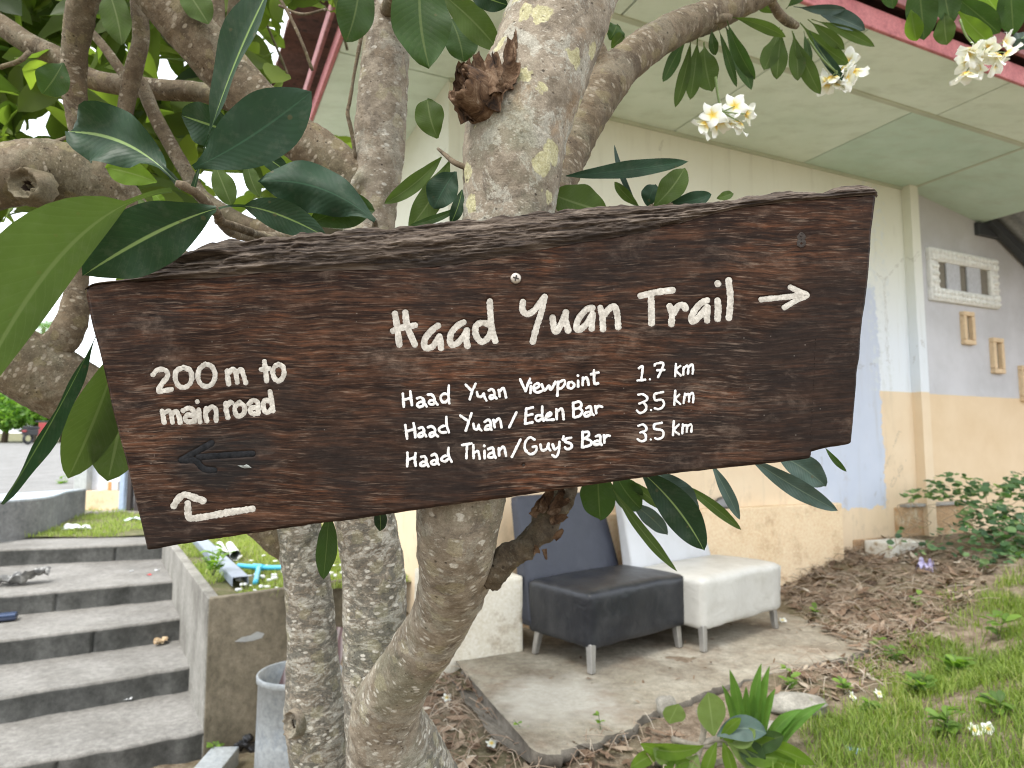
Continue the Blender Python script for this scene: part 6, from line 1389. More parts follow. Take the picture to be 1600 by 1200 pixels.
for i, (u, v, h, n, ls, lb) in enumerate([(826, 1166, 0.15, 7, 0.045, 'bright two-leaved seedling at the front corner of the slab'), (940, 1156, 0.12, 7, 0.04, 'small faint seedling under the front edge of the slab'), (1236, 1082, 0.16, 14, 0.05, 'bushy little weed against the slab edge behind the strap-leaved lily'),
        (1200, 1012, 0.10, 7, 0.05, None), (1402, 1042, 0.18, 14, 0.05, 'leafy weed in the litter right of the slab end'), (1375, 1020, 0.15, 7, 0.06, 'thin upright weed at the right end of the slab'), (1430, 950, 0.12, 7, 0.06, 'low green weed in the middle of the brown leaf litter'),
        (1278, 962, 0.09, 7, 0.055, 'round-leaved sprig beside the white chair leg'), (1360, 1120, 0.10, 21, 0.05, 'weed tuft between the stone and the fallen white flowers'), (1440, 1090, 0.14, 21, 0.07, 'leafy weed in the grass right of the fallen flowers'), (1500, 1060, 0.16, 21, 0.08, 'larger leafy weed at the edge of the grass'),
        (1560, 1000, 0.16, 14, 0.08, 'leafy weed in the grass at the right edge'), (1480, 1150, 0.13, 21, 0.07, 'weed clump at the bottom right in the grass'), (1320, 1085, 0.10, 14, 0.05, 'small weed behind the pale stone'), (1560, 1120, 0.12, 14, 0.08, 'weed at the far lower right among the grass')]):
    if lb: weed(gnd(u, v), h, n, ls, lb, 40 + i, group=wl)
weed(onz(334, 902, 0.575) + d3 * 0.05, 0.20, 42, 0.075, 'bright green leafy weed growing on the corner of the retaining wall', 60, 0.7, tb=0.95)
weed(gnd(345, 1192), 0.17, 21, 0.06, 'weed with round leaves at the foot of the retaining wall', 61, 0.6)
weed(onz(150, 790, 0.60), 0.24, 21, 0.12, 'small bright shrub in front of the low orange wall', 62, 0.7, 'small_shrub', 0.85, 'shrub')
weed(onz(95, 765, 0.66), 0.30, 28, 0.12, 'loose pale shrub left of the grey pillar', 63, 0.8, 'small_shrub', 0.9, 'shrub')
# strap-leaved lily and a cut branch beside the slab
M_strap = leaf_mat('strap_leaf', (0.085, 0.185, 0.030), (0.15, 0.26, 0.06), 0.35, (0.20, 0.38, 0.05), 0.4, 0.4, 0.0, 0.03)
lily = thing('strap_leaf_lily', gnd(1180, 1165), 'lily plant with upright bright green strap leaves in front of the slab', 'plant')
lb0 = gnd(1180, 1165); ld = float(np.dot(lb0 - CAM, [0, cp, sp]))
for (bu, bv, tu, tv, w_) in ((1158, 1150, 1140, 1046, 17), (1174, 1150, 1190, 1036, 16), (1184, 1150, 1203, 1040, 14), (1192, 1150, 1212, 1076, 13), (1166, 1150, 1166, 1072, 12), (1200, 1168, 1254, 1108, 18), (1208, 1182, 1292, 1098, 20), (1150, 1150, 1128, 1070, 12), (1204, 1175, 1246, 1124, 15), (1180, 1150, 1178, 1085, 12)):
    p, q = P(bu, bv, ld), P(tu, tv, ld - 0.05); m_ = p + (q - p) * 0.5 + np.array([-(q - p)[0] * 0.32, 0, 0.03])
    V, f, uv = leaf_grid(p, m_, q, w_ / F * ld, None, 0.3, 0.4, 0.0, 5, 14, 0.1, strap=True)
    mesh('leaf', V, f, M_strap, lily, True, uv=uv)
mb = MB(); c = catmull([lb0 + np.array([0, 0, -0.01]), lb0 + np.array([0, 0, 0.05]), P(1180, 1126, ld)], 0.02); mb.add(*tube(c, 0.018, 8)); mb.build('stem', M_stem, lily)
cutb = thing('cut_branch', gnd(1120, 1195), 'cut frangipani branch with pale green leaves lying in front of the slab', 'branch')
cd_ = float(np.dot(gnd(1120, 1195) - CAM, [0, cp, sp])) - 0.1
for (b, t, w_, mt_, bw) in (((1115, 1150), (1106, 1082), 46, 'pale', 0.1), ((1120, 1150), (1198, 1146), 38, 'gray', 0.25), ((1100, 1165), (1000, 1162), 26, 'lime', -0.2), ((1130, 1155), (1275, 1196), 32, 'lime', 0.12), ((1140, 1160), (1180, 1140), 30, 'pale', -0.2), ((1120, 1160), (1098, 1225), 22, 'lime', 0.1), ((1130, 1160), (1150, 1230), 20, 'lime', 0.2), ((1136, 1160), (1185, 1215), 20, 'pale', 0.2), ((1150, 1165), (1216, 1185), 34, 'lime', -0.15), ((1125, 1155), (1158, 1122), 16, 'lime', 0.1), ((1060, 1185), (1040, 1230), 30, 'lime', 0.1), ((1055, 1200), (1020, 1170), 26, 'pale', 0.1), ((1045, 1130), (1060, 1100), 36, 'pale', 0.0), ((1080, 1190), (1035, 1215), 24, 'lime', 0.2), ((1160, 1175), (1262, 1215), 34, 'lime', 0.1), ((1150, 1165), (1196, 1192), 36, 'mid', 0.1), ((1170, 1180), (1225, 1150), 30, 'mid', 0.15), ((1090, 1180), (1072, 1225), 30, 'pale', 0.1), ((1035, 1175), (985, 1200), 22, 'lime', 0.1)):
    bp, tp = P(*b, cd_), P(*t, cd_ - 0.03); mp = (bp + tp) / 2 + np.array([0, 0, bw * np.linalg.norm(tp - bp)])
    V, f, uv = leaf_grid(bp, mp, tp, w_ / F * cd_, None, rl.uniform(-0.5, 0.5), 0.2, 0.05, 7, 14, 0.5)
    mesh('leaf', V, f, ML[mt_], cutb, True, uv=uv)
mb = MB()
for pts in ([(1040, 1180), (1080, 1168), (1125, 1155), (1170, 1170)], [(1050, 1155), (1090, 1165), (1140, 1160)], [(1092, 1110), (1100, 1140), (1085, 1200)], [(1020, 1190), (1070, 1200), (1130, 1190)]):
    c = catmull([P(*p, cd_ + 0.03) for p in pts], 0.02); mb.add(*tube(c, 0.013, 8))
mb.build('stem', blotchy('grey_stick', (0.16, 0.14, 0.11), (0.30, 0.27, 0.22), None, 12, 90, 0.9, 0.5), cutb)
# ledge, block and creeping vine at the foot of the grey wall
M_block = blotchy('flaking_white', (0.62, 0.60, 0.53), (0.70, 0.68, 0.62), (0.40, 0.32, 0.22), 6, 70, 0.9, 0.4)
M_brick = blotchy('rendered_ledge', (0.40, 0.25, 0.14), (0.52, 0.36, 0.21), (0.60, 0.52, 0.38), 4, 60, 0.9, 0.4)
def at(u, v, zref=None): p = gnd(u, v); return p
gb = gnd(1415, 838); sb_, nb_ = sn(gb); ledg = thing('brick_ledge', gb, 'low rendered brick ledge under the vine at the foot of the grey wall', 'ledge')
v, f = boxB(sb_ - 0.1, sb_ + 0.85, nb_ - 0.02, nb_ + 0.25, gb[2] - 0.2, gb[2] + 0.26, 0.012, 2); mesh('ledge_body', v, f, M_brick, ledg, False)
v, f = boxB(sb_ - 0.02, sb_ + 0.95, nb_ - 0.05, nb_ + 0.22, gb[2] + 0.262, gb[2] + 0.29, 0.005); mesh('cap_board', v, f, blotchy('grey_board', (0.28, 0.27, 0.25), (0.42, 0.40, 0.37), None, 3, 60, 0.85, 0.3, stretch=(1, 6, 1)), ledg, False)
gb = gnd(1392, 872); sb_, nb_ = sn(gb); v, f = boxB(sb_, sb_ + 0.46, nb_, nb_ + 0.24, gb[2] - 0.1, gb[2] + 0.115, 0.012, 2)
tag(mesh('concrete_block', v, f, M_block, None, False), 'flaking white painted block lying in the leaf litter by the wall', 'block')
gb = gnd(1335, 862); sb_, nb_ = sn(gb); v, f = boxB(sb_, sb_ + 0.42, nb_, nb_ + 0.2, gb[2] - 0.1, gb[2] + 0.10, 0.015, 2)
tag(mesh('broken_brick', v, f, M_brick, None, False), 'rough orange-brown brick block half buried left of the white block', 'brick')
M_vine = tint_leaf('vine_leaf', [(0.0, (0.035, 0.075, 0.038)), (0.4, (0.080, 0.150, 0.070)), (0.7, (0.14, 0.235, 0.10)), (1.0, (0.28, 0.36, 0.16))], 0.35)
vine = thing('creeping_vine', gnd(1540, 870), 'tangle of creeping vine with heart-shaped leaves spilling over the ledge at the right', 'vine')
mb = MB(); tn_ = []; rr = random.Random(31); ms = MB()
def vclump(u, v, d, n, ru, rv, ls, tb):
    n = int(n * 0.72)
    for i in range(n):
        a = rr.uniform(0, 6.28); q = math.sqrt(rr.random()); p = P(u + ru * q * math.cos(a), v + rv * q * math.sin(a), d + rr.uniform(-0.25, 0.15)); g_ = float(gz(p[0], p[1])); p[2] = max(p[2], g_ + 0.02)
        b = rr.uniform(0, 6.28); l_ = ls * rr.uniform(0.5, 1.25); d_ = np.array([math.cos(b), math.sin(b), rr.uniform(-0.6, 0.3)]) * l_
        l_ *= 0.78; d_ = d_ * 0.78
        V, f, uv = leaf_grid(p, p + d_ * 0.5, p + d_, l_ * 0.95, (rr.uniform(-.6, .6), rr.uniform(-1, .1), 0.9), 0, 0.2, 0.08, 5, 6, 0.0); mb.add(V, f, uv); tn_.extend([min(1, max(0, rr.gauss(tb, 0.22)))] * len(V))
for a in ((1440, 772, 5.6, 60, 38, 10, 0.075, 0.6), (1490, 760, 5.6, 120, 40, 22, 0.08, 0.6), (1535, 775, 5.5, 130, 48, 24, 0.085, 0.5), (1545, 815, 5.3, 170, 55, 30, 0.085, 0.42), (1585, 840, 5.1, 190, 45, 38, 0.085, 0.4), (1490, 840, 5.1, 60, 50, 26, 0.07, 0.35), (1590, 755, 5.7, 70, 22, 20, 0.09, 0.45), (1620, 800, 5.4, 160, 50, 55, 0.085, 0.45), (1425, 845, 5.1, 22, 40, 26, 0.06, 0.5), (1560, 870, 4.9, 60, 50, 16, 0.07, 0.4)): vclump(a[0], a[1], a[2] * 1.06, *a[3:])
o = mb.build('leaves', M_vine, vine); setattr_f(o.data, 'tint', tn_); o['kind'] = 'stuff'
for i in range(46):
    u0, v0 = rr.uniform(1400, 1600), rr.uniform(770, 870); c = [P(u0, v0, 5.6)]; 
    for k_ in range(3): u0 += rr.uniform(-28, 28); v0 += rr.uniform(2, 16); p = P(u0, v0, 5.55 - 0.06 * k_); p[2] = max(p[2], float(gz(p[0], p[1])) + 0.02); c.append(p)
    ms.add(*tube(catmull(c, 0.03), 0.003, 4))
o = ms.build('stems', blotchy('vine_stem', (0.20, 0.14, 0.085), (0.32, 0.24, 0.15), None, 8, 60), vine); o['kind'] = 'stuff'
# ------------------------------------------------------------------ small things lying about
def blob(name, c, r, sc, mat, label, cat, seed, amp=0.25, n=14, group=None):
    th, ph = np.meshgrid(np.linspace(0, math.pi, n), np.linspace(0, 2 * math.pi, 2 * n)[:-1], indexing='ij')
    d = np.stack([np.sin(th) * np.cos(ph), np.sin(th) * np.sin(ph), np.cos(th)], -1).reshape(-1, 3)
    rr_ = r * (1 + amp * fbm(d * 1.6 + seed * 3.1, 4))[:, None]
    V = np.asarray(c, float) + d * rr_ * np.asarray(sc)
    return tag(mesh(name, V, grid_faces(n, 2 * n - 1, True), mat, None, True), label, cat, group)
def sheet(name, c, sx, sy, rz, h, mat, label, cat, seed, group=None, tilt=0.0):
    n, m_ = 14, 12; u, v = np.meshgrid(np.linspace(-1, 1, n), np.linspace(-1, 1, m_), indexing='ij')
    k = np.stack([u.ravel() * 1.6 + seed, v.ravel() * 1.6, np.full(n * m_, seed * 1.3)], 1)
    z = h * (0.55 + fbm(k, 3)); z = np.maximum(z, 0.003)
    x = u.ravel() * sx * (1 + 0.25 * vn(k + 7)); y = v.ravel() * sy * (1 + 0.25 * vn(k + 11))
    V = np.asarray(c, float) + np.stack([x * math.cos(rz) - y * math.sin(rz), x * math.sin(rz) + y * math.cos(rz), z + tilt * x], 1)
    return tag(mesh(name, V, grid_faces(n, m_), mat, None, True), label, cat, group)
M_stone = concrete_mat('pale_stone', (0.25, 0.235, 0.20), (0.36, 0.34, 0.295), (0.13, 0.115, 0.088), 0.6, 6)
blob('stone', gnd(1245, 1108) + np.array([0, 0, 0.02]), 0.12, (1.3, 0.8, 0.42), M_stone, 'pale flat rock behind the strap-leaved lily', 'rock', 2, 0.22)
blob('stone', gnd(1190, 1160) + np.array([0.1, 0.1, 0.01]), 0.06, (1.3, 0.9, 0.5), M_stone, 'small pale rock among the lily leaves', 'rock', 5, 0.3)
blob('stone', gnd(1042, 1118) + np.array([0, 0, 0.03]), 0.06, (0.9, 0.8, 0.9), M_stone, 'grey broken lump wedged under the slab edge', 'rock', 7, 0.3)
ff = 'fallen frangipani flowers'
rr = random.Random(77)
for (u, v, zf, lb, up) in ((698, 1094, None, 'fallen white flower on the dirt between trunk and slab', 1), (792, 1142, None, 'fallen white flower standing on its edge at the left end of the slab', 0), (768, 1166, None, 'bruised fallen white flower nearest the bottom, left of the slab', 1), (1223, 972, SLAB + 0.006, 'fallen white and yellow flower beside the white chair leg', 1),
                       (1330, 1093, None, 'folded fallen white flower in the weeds, left of a pair', 0), (1374, 1088, None, 'fallen white flower in the weeds, right of a pair', 1), (1522, 1146, None, 'fallen white flower at the lower right, left of a pair', 0), (1545, 1144, None, 'fallen white flower at the lower right, right of a pair', 0), (1228, 945, SLAB + 0.01, 'faded fallen flower behind the white chair leg', 1)):
    p = gnd(u, v) if zf is None else onz(u, v, zf); p = p + np.array([0, 0, 0.012]); mb = MB()
    flower(mb, p, (rr.uniform(-.3, .3), rr.uniform(-.7, -.1), 1) if up else (rr.uniform(-.6, .6), -0.4, 0.35), 0.029, rr.uniform(0, 6), 0.2 if up else 0.7)
    tag(mb.build('fallen_flower', M_petal), lb, 'flower', ff)
M_purple = k_ = blotchy('purple_foil', (0.24, 0.20, 0.46), (0.55, 0.52, 0.66), (0.12, 0.06, 0.12), 20, 60, 0.35, 0.2)
sheet('crumpled_wrapper', gnd(1447, 893), 0.055, 0.045, 0.4, 0.07, M_purple, 'crumpled purple and white wrapper on the dry leaves', 'wrapper', 3)
M_blue = plain('blue_plastic', (0.30, 0.46, 0.60), 0.4); M_whitep = plain('white_plastic', (0.74, 0.76, 0.77), 0.4)
sheet('plastic_scrap', gnd(1337, 1176), 0.03, 0.025, 0.2, 0.02, M_blue, 'pale blue plastic scrap in the grass at the bottom', 'plastic scrap', 4)
M_cloth = blotchy('grey_cloth', (0.06, 0.06, 0.062), (0.24, 0.24, 0.23), (0.5, 0.5, 0.48), 9, 60, 0.9, 0.4)
p = onz(34, 912, 0.305)
sheet('crumpled_cloth', p, 0.20, 0.10, 0.35, 0.10, M_cloth, 'crumpled grey cloth on the second step from the top', 'cloth', 6)
# dark flat case on the third step
p = onz(2, 970, 0.14); cs = thing('flat_case', p, 'flat dark navy plastic case on the third step from the top', 'case')
M_navy = plain('navy_plastic', (0.02, 0.03, 0.06), 0.3)
v, f = box(p[0] - 0.06, p[1], p[2], 0.30, 0.13, 0.026, 0.5, 0.008, 2); mesh('case_base', v, f, M_navy, cs, True)
v, f = box(p[0] - 0.06, p[1], p[2] + 0.0265, 0.29, 0.12, 0.02, 0.5, 0.008, 2); mesh('lid', v, f, plain('blue_lid', (0.04, 0.065, 0.13), 0.25), cs, True)
M_husk = blotchy('dry_flower', (0.24, 0.13, 0.05), (0.58, 0.46, 0.30), (0.70, 0.62, 0.48), 18, 60, 0.8, 0.3)
def husk(p, label, seed, n=6, s=0.045):
    rr = random.Random(seed); t = thing('dried_flower', p, label, 'dried flower', 'dried flowers on the steps'); mb = MB()
    for i in range(n):
        a = rr.uniform(0, 6.28); d_ = np.array([math.cos(a), math.sin(a), rr.uniform(0.1, 0.5)]) * s * rr.uniform(0.7, 1.3)
        V, f, uv = leaf_grid(p, p + d_ * 0.5 + np.array([0, 0, s * 0.5]), p + d_, s * 0.9, (0, -0.4, 1), 0, 0.5, 0.2, 5, 7, 0.3); mb.add(V, f)
    mb.build('petals', M_husk, t); return t
husk(onz(250, 1006, 0.005 - 0.05), 'dried brown and cream flower at the right end of the middle step', 1, 8, 0.055)
husk(onz(10, 1124, -0.215), 'dried orange flower at the left of the lowest step', 2, 7, 0.06)
for i, (u, v, z_, s_, lb) in enumerate(((200, 1094, -0.21, 0.022, 'small white petal on the lowest step'), (245, 892, 0.305, 0.022, 'small white petal at the right of the second step'), (205, 893, 0.305, 0.02, 'small white paper scrap on the second step'))):
    sheet('petal_scrap', onz(u, v, z_), s_, s_ * 0.6, 0.4 * i, 0.012, M_whitep, lb, 'scrap', 20 + i, 'scraps on the steps')
sheet('petal_scrap', onz(233, 899, 0.305), 0.02, 0.014, 0.2, 0.012, plain('red_scrap', (0.55, 0.03, 0.03), 0.5), 'tiny red scrap on the second step', 'scrap', 29, 'scraps on the steps')
# steel channel, blue pipe tee and white cups on the terrace lawn
M_chan = plain('galvanised_channel', (0.25, 0.29, 0.35), 0.5, 0.4, 0.2)
q0 = onz(374, 916, LAWNZ + 0.01); q1 = onz(310, 850, LAWNZ + 0.01); dq = q1 - q0; dq[2] = 0; ln = np.linalg.norm(dq); dq /= ln; sdq = np.array([dq[1], -dq[0], 0])
chn = thing('steel_channel', q0, 'grey galvanised channel section lying on the terrace grass', 'metal channel')
def along(p0, w0, w1, z0, z1):
    c = [p0 + sdq * w0, p0 + sdq * w1, p0 + sdq * w1 + dq * ln * 1.6, p0 + sdq * w0 + dq * ln * 1.6]; c = [k + np.array([0, 0, z0 + 0.0]) for k in c]; c += [k + np.array([0, 0, z1 - z0]) for k in c]; return bevel_box(c, 0.003, 1)
v, f = along(q0, -0.05, 0.06, 0.06, 0.066); mesh('web', v, f, M_chan, chn, False)
v, f = along(q0, -0.05, -0.044, 0.0, 0.0595); mesh('flange', v, f, M_chan, chn, False)
v, f = along(q0, 0.054, 0.06, 0.0, 0.0595); mesh('flange', v, f, M_chan, chn, False)
M_pvc = plain('blue_pvc', (0.06, 0.42, 0.62), 0.35)
zp = LAWNZ + 0.05
tee = thing('blue_pipe', onz(398, 900, LAWNZ), 'bright blue plastic pipe tee lying on the terrace grass', 'pipe')
c = np.array([onz(372, 884, zp), onz(415, 887, zp), onz(470, 886, zp + 0.01)]); v, f = tube(catmull(list(c), 0.03), 0.019, 12); mesh('long_pipe', v, f, M_pvc, tee)
c = np.array([onz(404, 888, zp), onz(399, 910, zp - 0.02)]); v, f = tube(catmull(list(c), 0.03), 0.019, 12); mesh('branch_pipe', v, f, M_pvc, tee)
v, f = tube(catmull([onz(396, 885.5, zp), onz(412, 887, zp)], 0.03), 0.025, 12); mesh('tee_joint', v, f, M_pvc, tee)
for i, ((u0, v0), (u1, v1)) in enumerate((((350, 870), (343, 852)), ((368, 868), (359, 852)))):
    a_, b_ = onz(u0, v0, LAWNZ + 0.04), onz(u1, v1, LAWNZ + 0.05); t = thing('white_cup', a_ - np.array([0, 0, 0.04]), ('white plastic cup lying in the grass beside the channel', 'white plastic cup lying right of the other cup')[i], 'cup', 'cups on the terrace grass')
    v, f = tube(catmull([a_, b_], 0.03), np.linspace(0.045, 0.033, len(catmull([a_, b_], 0.03))), 14, False); mesh('cup_wall', v, f, M_whitep, t)
    v, f = tube(catmull([b_, b_ + (b_ - a_) * 0.03], 0.005), 0.033, 14); mesh('cup_bottom', v, f, M_whitep, t)
rr = random.Random(8); mb = MB()
for i in range(70):
    p = onz(rr.uniform(355, 545), rr.uniform(868, 925), LAWNZ + 0.02)
    if np.dot(p - C1, n1v) < 0.12: continue
    mb.add(*box(p[0], p[1], p[2], rr.uniform(0.015, 0.05), rr.uniform(0.012, 0.035), rr.uniform(0.006, 0.02), rr.uniform(0, 3), 0.003))
o = mb.build('fallen_petals', M_whitep); o['kind'] = 'stuff'
sheet('plastic_bag', onz(118, 828, 0.52), 0.16, 0.04, 0.1, 0.05, M_whitep, 'torn white plastic strip on the upper lawn', 'plastic', 12)
sheet('foam_sheet', onz(212, 815, 0.52), 0.14, 0.07, 0.2, 0.04, plain('pale_foam', (0.62, 0.74, 0.74), 0.6), 'pale blue-white foam piece at the edge of the upper lawn', 'foam piece', 13)
# bin with a folded mat in it, and the kerb block at the foot of the wall
M_bin = blotchy('grey_plastic_bin', (0.29, 0.315, 0.325), (0.36, 0.385, 0.395), (0.23, 0.265, 0.30), 3, 40, 0.45, 0.1, 0.003, 0.4)
bp = P(468, 1075, 3.55); bz = float(gz(bp[0], bp[1])); bin_ = thing('plastic_bin', (bp[0], bp[1], bz), 'tall pale grey plastic bin standing behind the left stem', 'bin')
ztop = P(440, 1050, 3.55)[2]; H_ = ztop - bz; Rb = 0.208
rings = [(0.0, 0.001), (0.0, Rb * 1.02), (H_ * 0.5, Rb * 1.0), (H_ - 0.03, Rb * 0.985), (H_ - 0.028, Rb * 1.03), (H_, Rb * 1.03), (H_ + 0.004, Rb * 1.01), (H_, Rb * 0.97), (H_ * 0.4, Rb * 0.95), (H_ * 0.4, 0.001)]
V = [(bp[0] + r_ * math.cos(2 * math.pi * j / 40), bp[1] + r_ * math.sin(2 * math.pi * j / 40), bz + h_) for h_, r_ in rings for j in range(40)]
mesh('bin_body', V, grid_faces(len(rings), 40, True), M_bin, bin_)
k = NT('striped_mat'); x_ = k.sep(k.coord('Object', (1, 1, 1), rot=(0, 0, 0.6)))[0]
wv = k.math('FRACT', k.math('MULTIPLY', x_, 34.0)); M_mat = k.done(k.mix(k.ramp(wv, [(0.45, 0.0), (0.55, 1.0)]), (0.16, 0.10, 0.10), (0.34, 0.28, 0.27)), 0.8)
c0 = np.array([bp[0] + 0.02, bp[1], bz + H_]); V = []
for i, t_ in enumerate(np.linspace(0, 1, 8)):
    for j, s__ in enumerate(np.linspace(-1, 1, 8)): V.append(c0 + np.array([0.13 * s__, -0.06 + 0.05 * math.sin(s__ * 2), -0.15]) + np.array([0.10, 0.08, 0.36]) * t_ + np.array([0, 0.02 * math.sin(s__ * 7), 0]))
tag(mesh('rolled_mat', V, grid_faces(8, 8), M_mat, None, True), 'folded striped brown mat stuffed in the grey bin', 'mat')
kb = onz(322, 1176, -0.30); v, f = box(kb[0] + 0.12, kb[1] - 0.36, -0.42, 0.16, 0.8, 0.14, 0.05, 0.01, 2)
tag(mesh('kerb_block', v, f, M_bin, None, False), 'pale blue-grey block at the foot of the retaining wall', 'block')
blob('dark_bag', gnd(372, 1170) + np.array([0.05, 0, 0.05]), 0.09, (1, 1, 0.8), plain('black_bag', (0.018, 0.018, 0.02), 0.25), 'crumpled black bag left of the grey bin', 'bag', 9, 0.5)
# steel bowl on the plinth ledge
s_b, z_b = onwall(1132, 780, NW - 0.05); bc = B(s_b, NW - 0.05, z_pl + 0.001)
prof = [(0.115, 0.0), (0.120, 0.004), (0.116, 0.02), (0.10, 0.05), (0.075, 0.075), (0.04, 0.088), (0.001, 0.092)]
v = [bc + T * (r_ * math.cos(2 * math.pi * j / 28)) + M * (r_ * 0.38 * math.sin(2 * math.pi * j / 28)) + np.array([0, 0, h_]) for r_, h_ in prof for j in range(28)]
tag(mesh('metal_bowl', v, grid_faces(len(prof), 28, True), plain('dull_steel', (0.16, 0.155, 0.15), 0.35, 0.5, 0.6), None, True), 'upturned dull metal bowl on the orange ledge behind the white chair', 'bowl')
# pipe stub under the slab edge
c = np.array([onz(972, 1152, 0.16), onz(978, 1190, 0.14)]); v, f = tube(catmull([P(974, 1148, 2.9), P(978, 1195, 2.85)], 0.02), 0.012, 10)
tag(mesh('pipe_stub', v, f, blotchy('old_pipe', (0.13, 0.13, 0.12), (0.24, 0.23, 0.21), None, 9, 60), None), 'short grey pipe standing against the front edge of the slab', 'pipe')

# ------------------------------------------------------------------ far left: low wall, small roadside shed, road, scooter, hedge
M_lowc = concrete_mat('low_wall_concrete', (0.15, 0.155, 0.16), (0.25, 0.255, 0.255), (0.085, 0.088, 0.09), 0.6, 2.5)
M_lowt = concrete_mat('low_wall_top', (0.36, 0.42, 0.48), (0.48, 0.50, 0.52), (0.25, 0.27, 0.29), 0.5, 2.5)
lw = thing('low_curved_wall', onz(60, 845, 0.5), 'low dark concrete wall with a rounded end beside the upper lawn', 'wall')
zt_ = 0.90; pl = [onz(-420, 812, zt_), onz(-200, 798, zt_), onz(-60, 790, zt_), onz(40, 783, zt_), onz(70, 780, zt_), onz(88, 776, zt_), onz(101, 771, zt_)]
fr_ = catmull(pl, 0.12); bk_ = fr_ + np.array([-0.35, 1.5, 0])
bk_[:, 0] -= np.linspace(0, 0.0, len(bk_))
poly = list(fr_) + [fr_[-1] + np.array([-0.15, 0.7, 0]), bk_[0]]
v, f = prism(poly, (0, 0, -0.5), 0.0); mesh('wall_body', v, f, M_lowc, lw, False)
v, f = prism([p + np.array([0, 0, 0.022]) for p in poly], (0, 0, -0.02), 0.0); mesh('wall_top', v, f, M_lowt, lw, False)
shed = thing('roadside_shed', onz(165, 797, 0.57), 'small roadside shelter with low orange wall, blue post and pale panel', 'shed')
def up(u, v_, y0):               # point of a pixel on the upright plane at forward distance y0
    r_ = ray(u, v_); k_ = (y0) / r_[1]; return CAM + r_ * k_
def panel_px(name, u0, u1, v0, v1, y0, th, mat, par, bev=0.006):
    a_, b_ = up(u0, v1, y0), up(u1, v1, y0); t0 = up(u0, v0, y0)[2]
    c = [a_, np.array([b_[0], b_[1], a_[2]]), np.array([b_[0], y0 + th, a_[2]]), np.array([a_[0], y0 + th, a_[2]])]; c += [np.array([p[0], p[1], t0]) for p in c]
    v, f = bevel_box(c, bev, 1); return mesh(name, v, f, mat, par, False)
Y_ = 10.3
panel_px('orange_wall', 102, 186, 767, 800, Y_, 0.15, M_orange, shed); panel_px('pillar', 114, 134, 640, 768.5, Y_ + 0.02, 0.2, blotchy('grey_pillar', (0.36, 0.38, 0.38), (0.45, 0.47, 0.47), None, 3, 40), shed)
panel_px('white_panel', 134.5, 240, 640, 768, Y_ + 0.16, 0.06, plain('white_panel', (0.62, 0.64, 0.70), 0.7), shed)
panel_px('blue_post', 184, 192, 640, 800, Y_ - 0.05, 0.09, plain('blue_post', (0.38, 0.47, 0.62), 0.6), shed)
M_dp = plain('dark_post', (0.055, 0.045, 0.045), 0.8)
panel_px('dark_post', 196, 203, 640, 800, Y_ - 0.16, 0.09, M_dp, shed); panel_px('dark_post', 208, 216, 640, 800, Y_ - 0.16, 0.09, M_dp, shed)
panel_px('notice_board', 199, 216, 738, 760, Y_ + 0.12, 0.03, plain('yellow_notice', (0.60, 0.40, 0.16), 0.7), shed)
panel_px('kerb', 92, 240, 799, 809, Y_ - 0.2, 0.3, M_stone, shed)
cb = thing('cardboard_box', up(171, 767, Y_ + 0.1), 'white carton with orange tape on the low orange wall', 'box')
panel_px('carton', 158, 184, 752, 766.5, Y_ + 0.01, 0.12, plain('carton_white', (0.66, 0.62, 0.58), 0.8), cb); panel_px('tape', 168, 173, 753, 766, Y_ + 0.004, 0.005, plain('orange_tape', (0.60, 0.28, 0.10), 0.6), cb, 0.0)
rr = random.Random(4)
for i, (u, s__, lb) in enumerate(((112, 0.10, 'larger pale stone under the orange wall, leftmost of four'), (124, 0.08, 'flat pale stone under the orange wall, second from left'), (138, 0.06, 'small pale stone under the orange wall, third from left'), (152, 0.05, 'smallest pale stone under the orange wall, rightmost of four'))):
    blob('stone', onz(u, 803, 0.56), s__, (1.4, 0.8, 0.6), M_stone, lb, 'rock', 30 + i, 0.25, 8, 'stones under the orange wall')
# scooter seen from behind at the far side of the road
yS = 30.0; pS = up(43, 697, yS); zS = float(road_z(pS[0], pS[1])); scoot = thing('motor_scooter', (pS[0], pS[1], zS), 'red and black motor scooter seen from behind across the road', 'scooter')
M_red = plain('red_plastic', (0.30, 0.035, 0.035), 0.35); M_blkp = plain('black_rubber', (0.02, 0.02, 0.022), 0.6)
def sc_box(name, dx, dy, z0, sx, sy, sz, m): v, f = box(pS[0] + dx, pS[1] + dy, zS + z0, sx, sy, sz, 0.05, 0.03, 2); return mesh(name, v, f, m, scoot, False)
for dy in (0.0, 1.15):
    th = np.linspace(0, 2 * math.pi, 19)[:-1]; c = [np.array([pS[0] + dy * -0.05, pS[1] + dy + 0.27 * math.cos(a), zS + 0.27 + 0.2 * math.sin(a)]) for a in np.linspace(0, 2 * math.pi, 20)]; v, f = tube(np.array(c), 0.06, 8); mesh('wheel', v, f, M_blkp, scoot)
sc_box('rear_body', 0, 0.1, 0.42, 0.30, 0.7, 0.26, M_blkp); sc_box('seat', -0.03, 0.2, 0.69, 0.26, 0.8, 0.12, M_blkp); sc_box('front_shield', -0.05, 1.0, 0.3, 0.36, 0.14, 0.7, M_red); sc_box('handlebar', -0.05, 0.95, 1.02, 0.68, 0.06, 0.06, M_blkp); sc_box('tail_light', 0, -0.27, 0.55, 0.2, 0.05, 0.08, M_red)
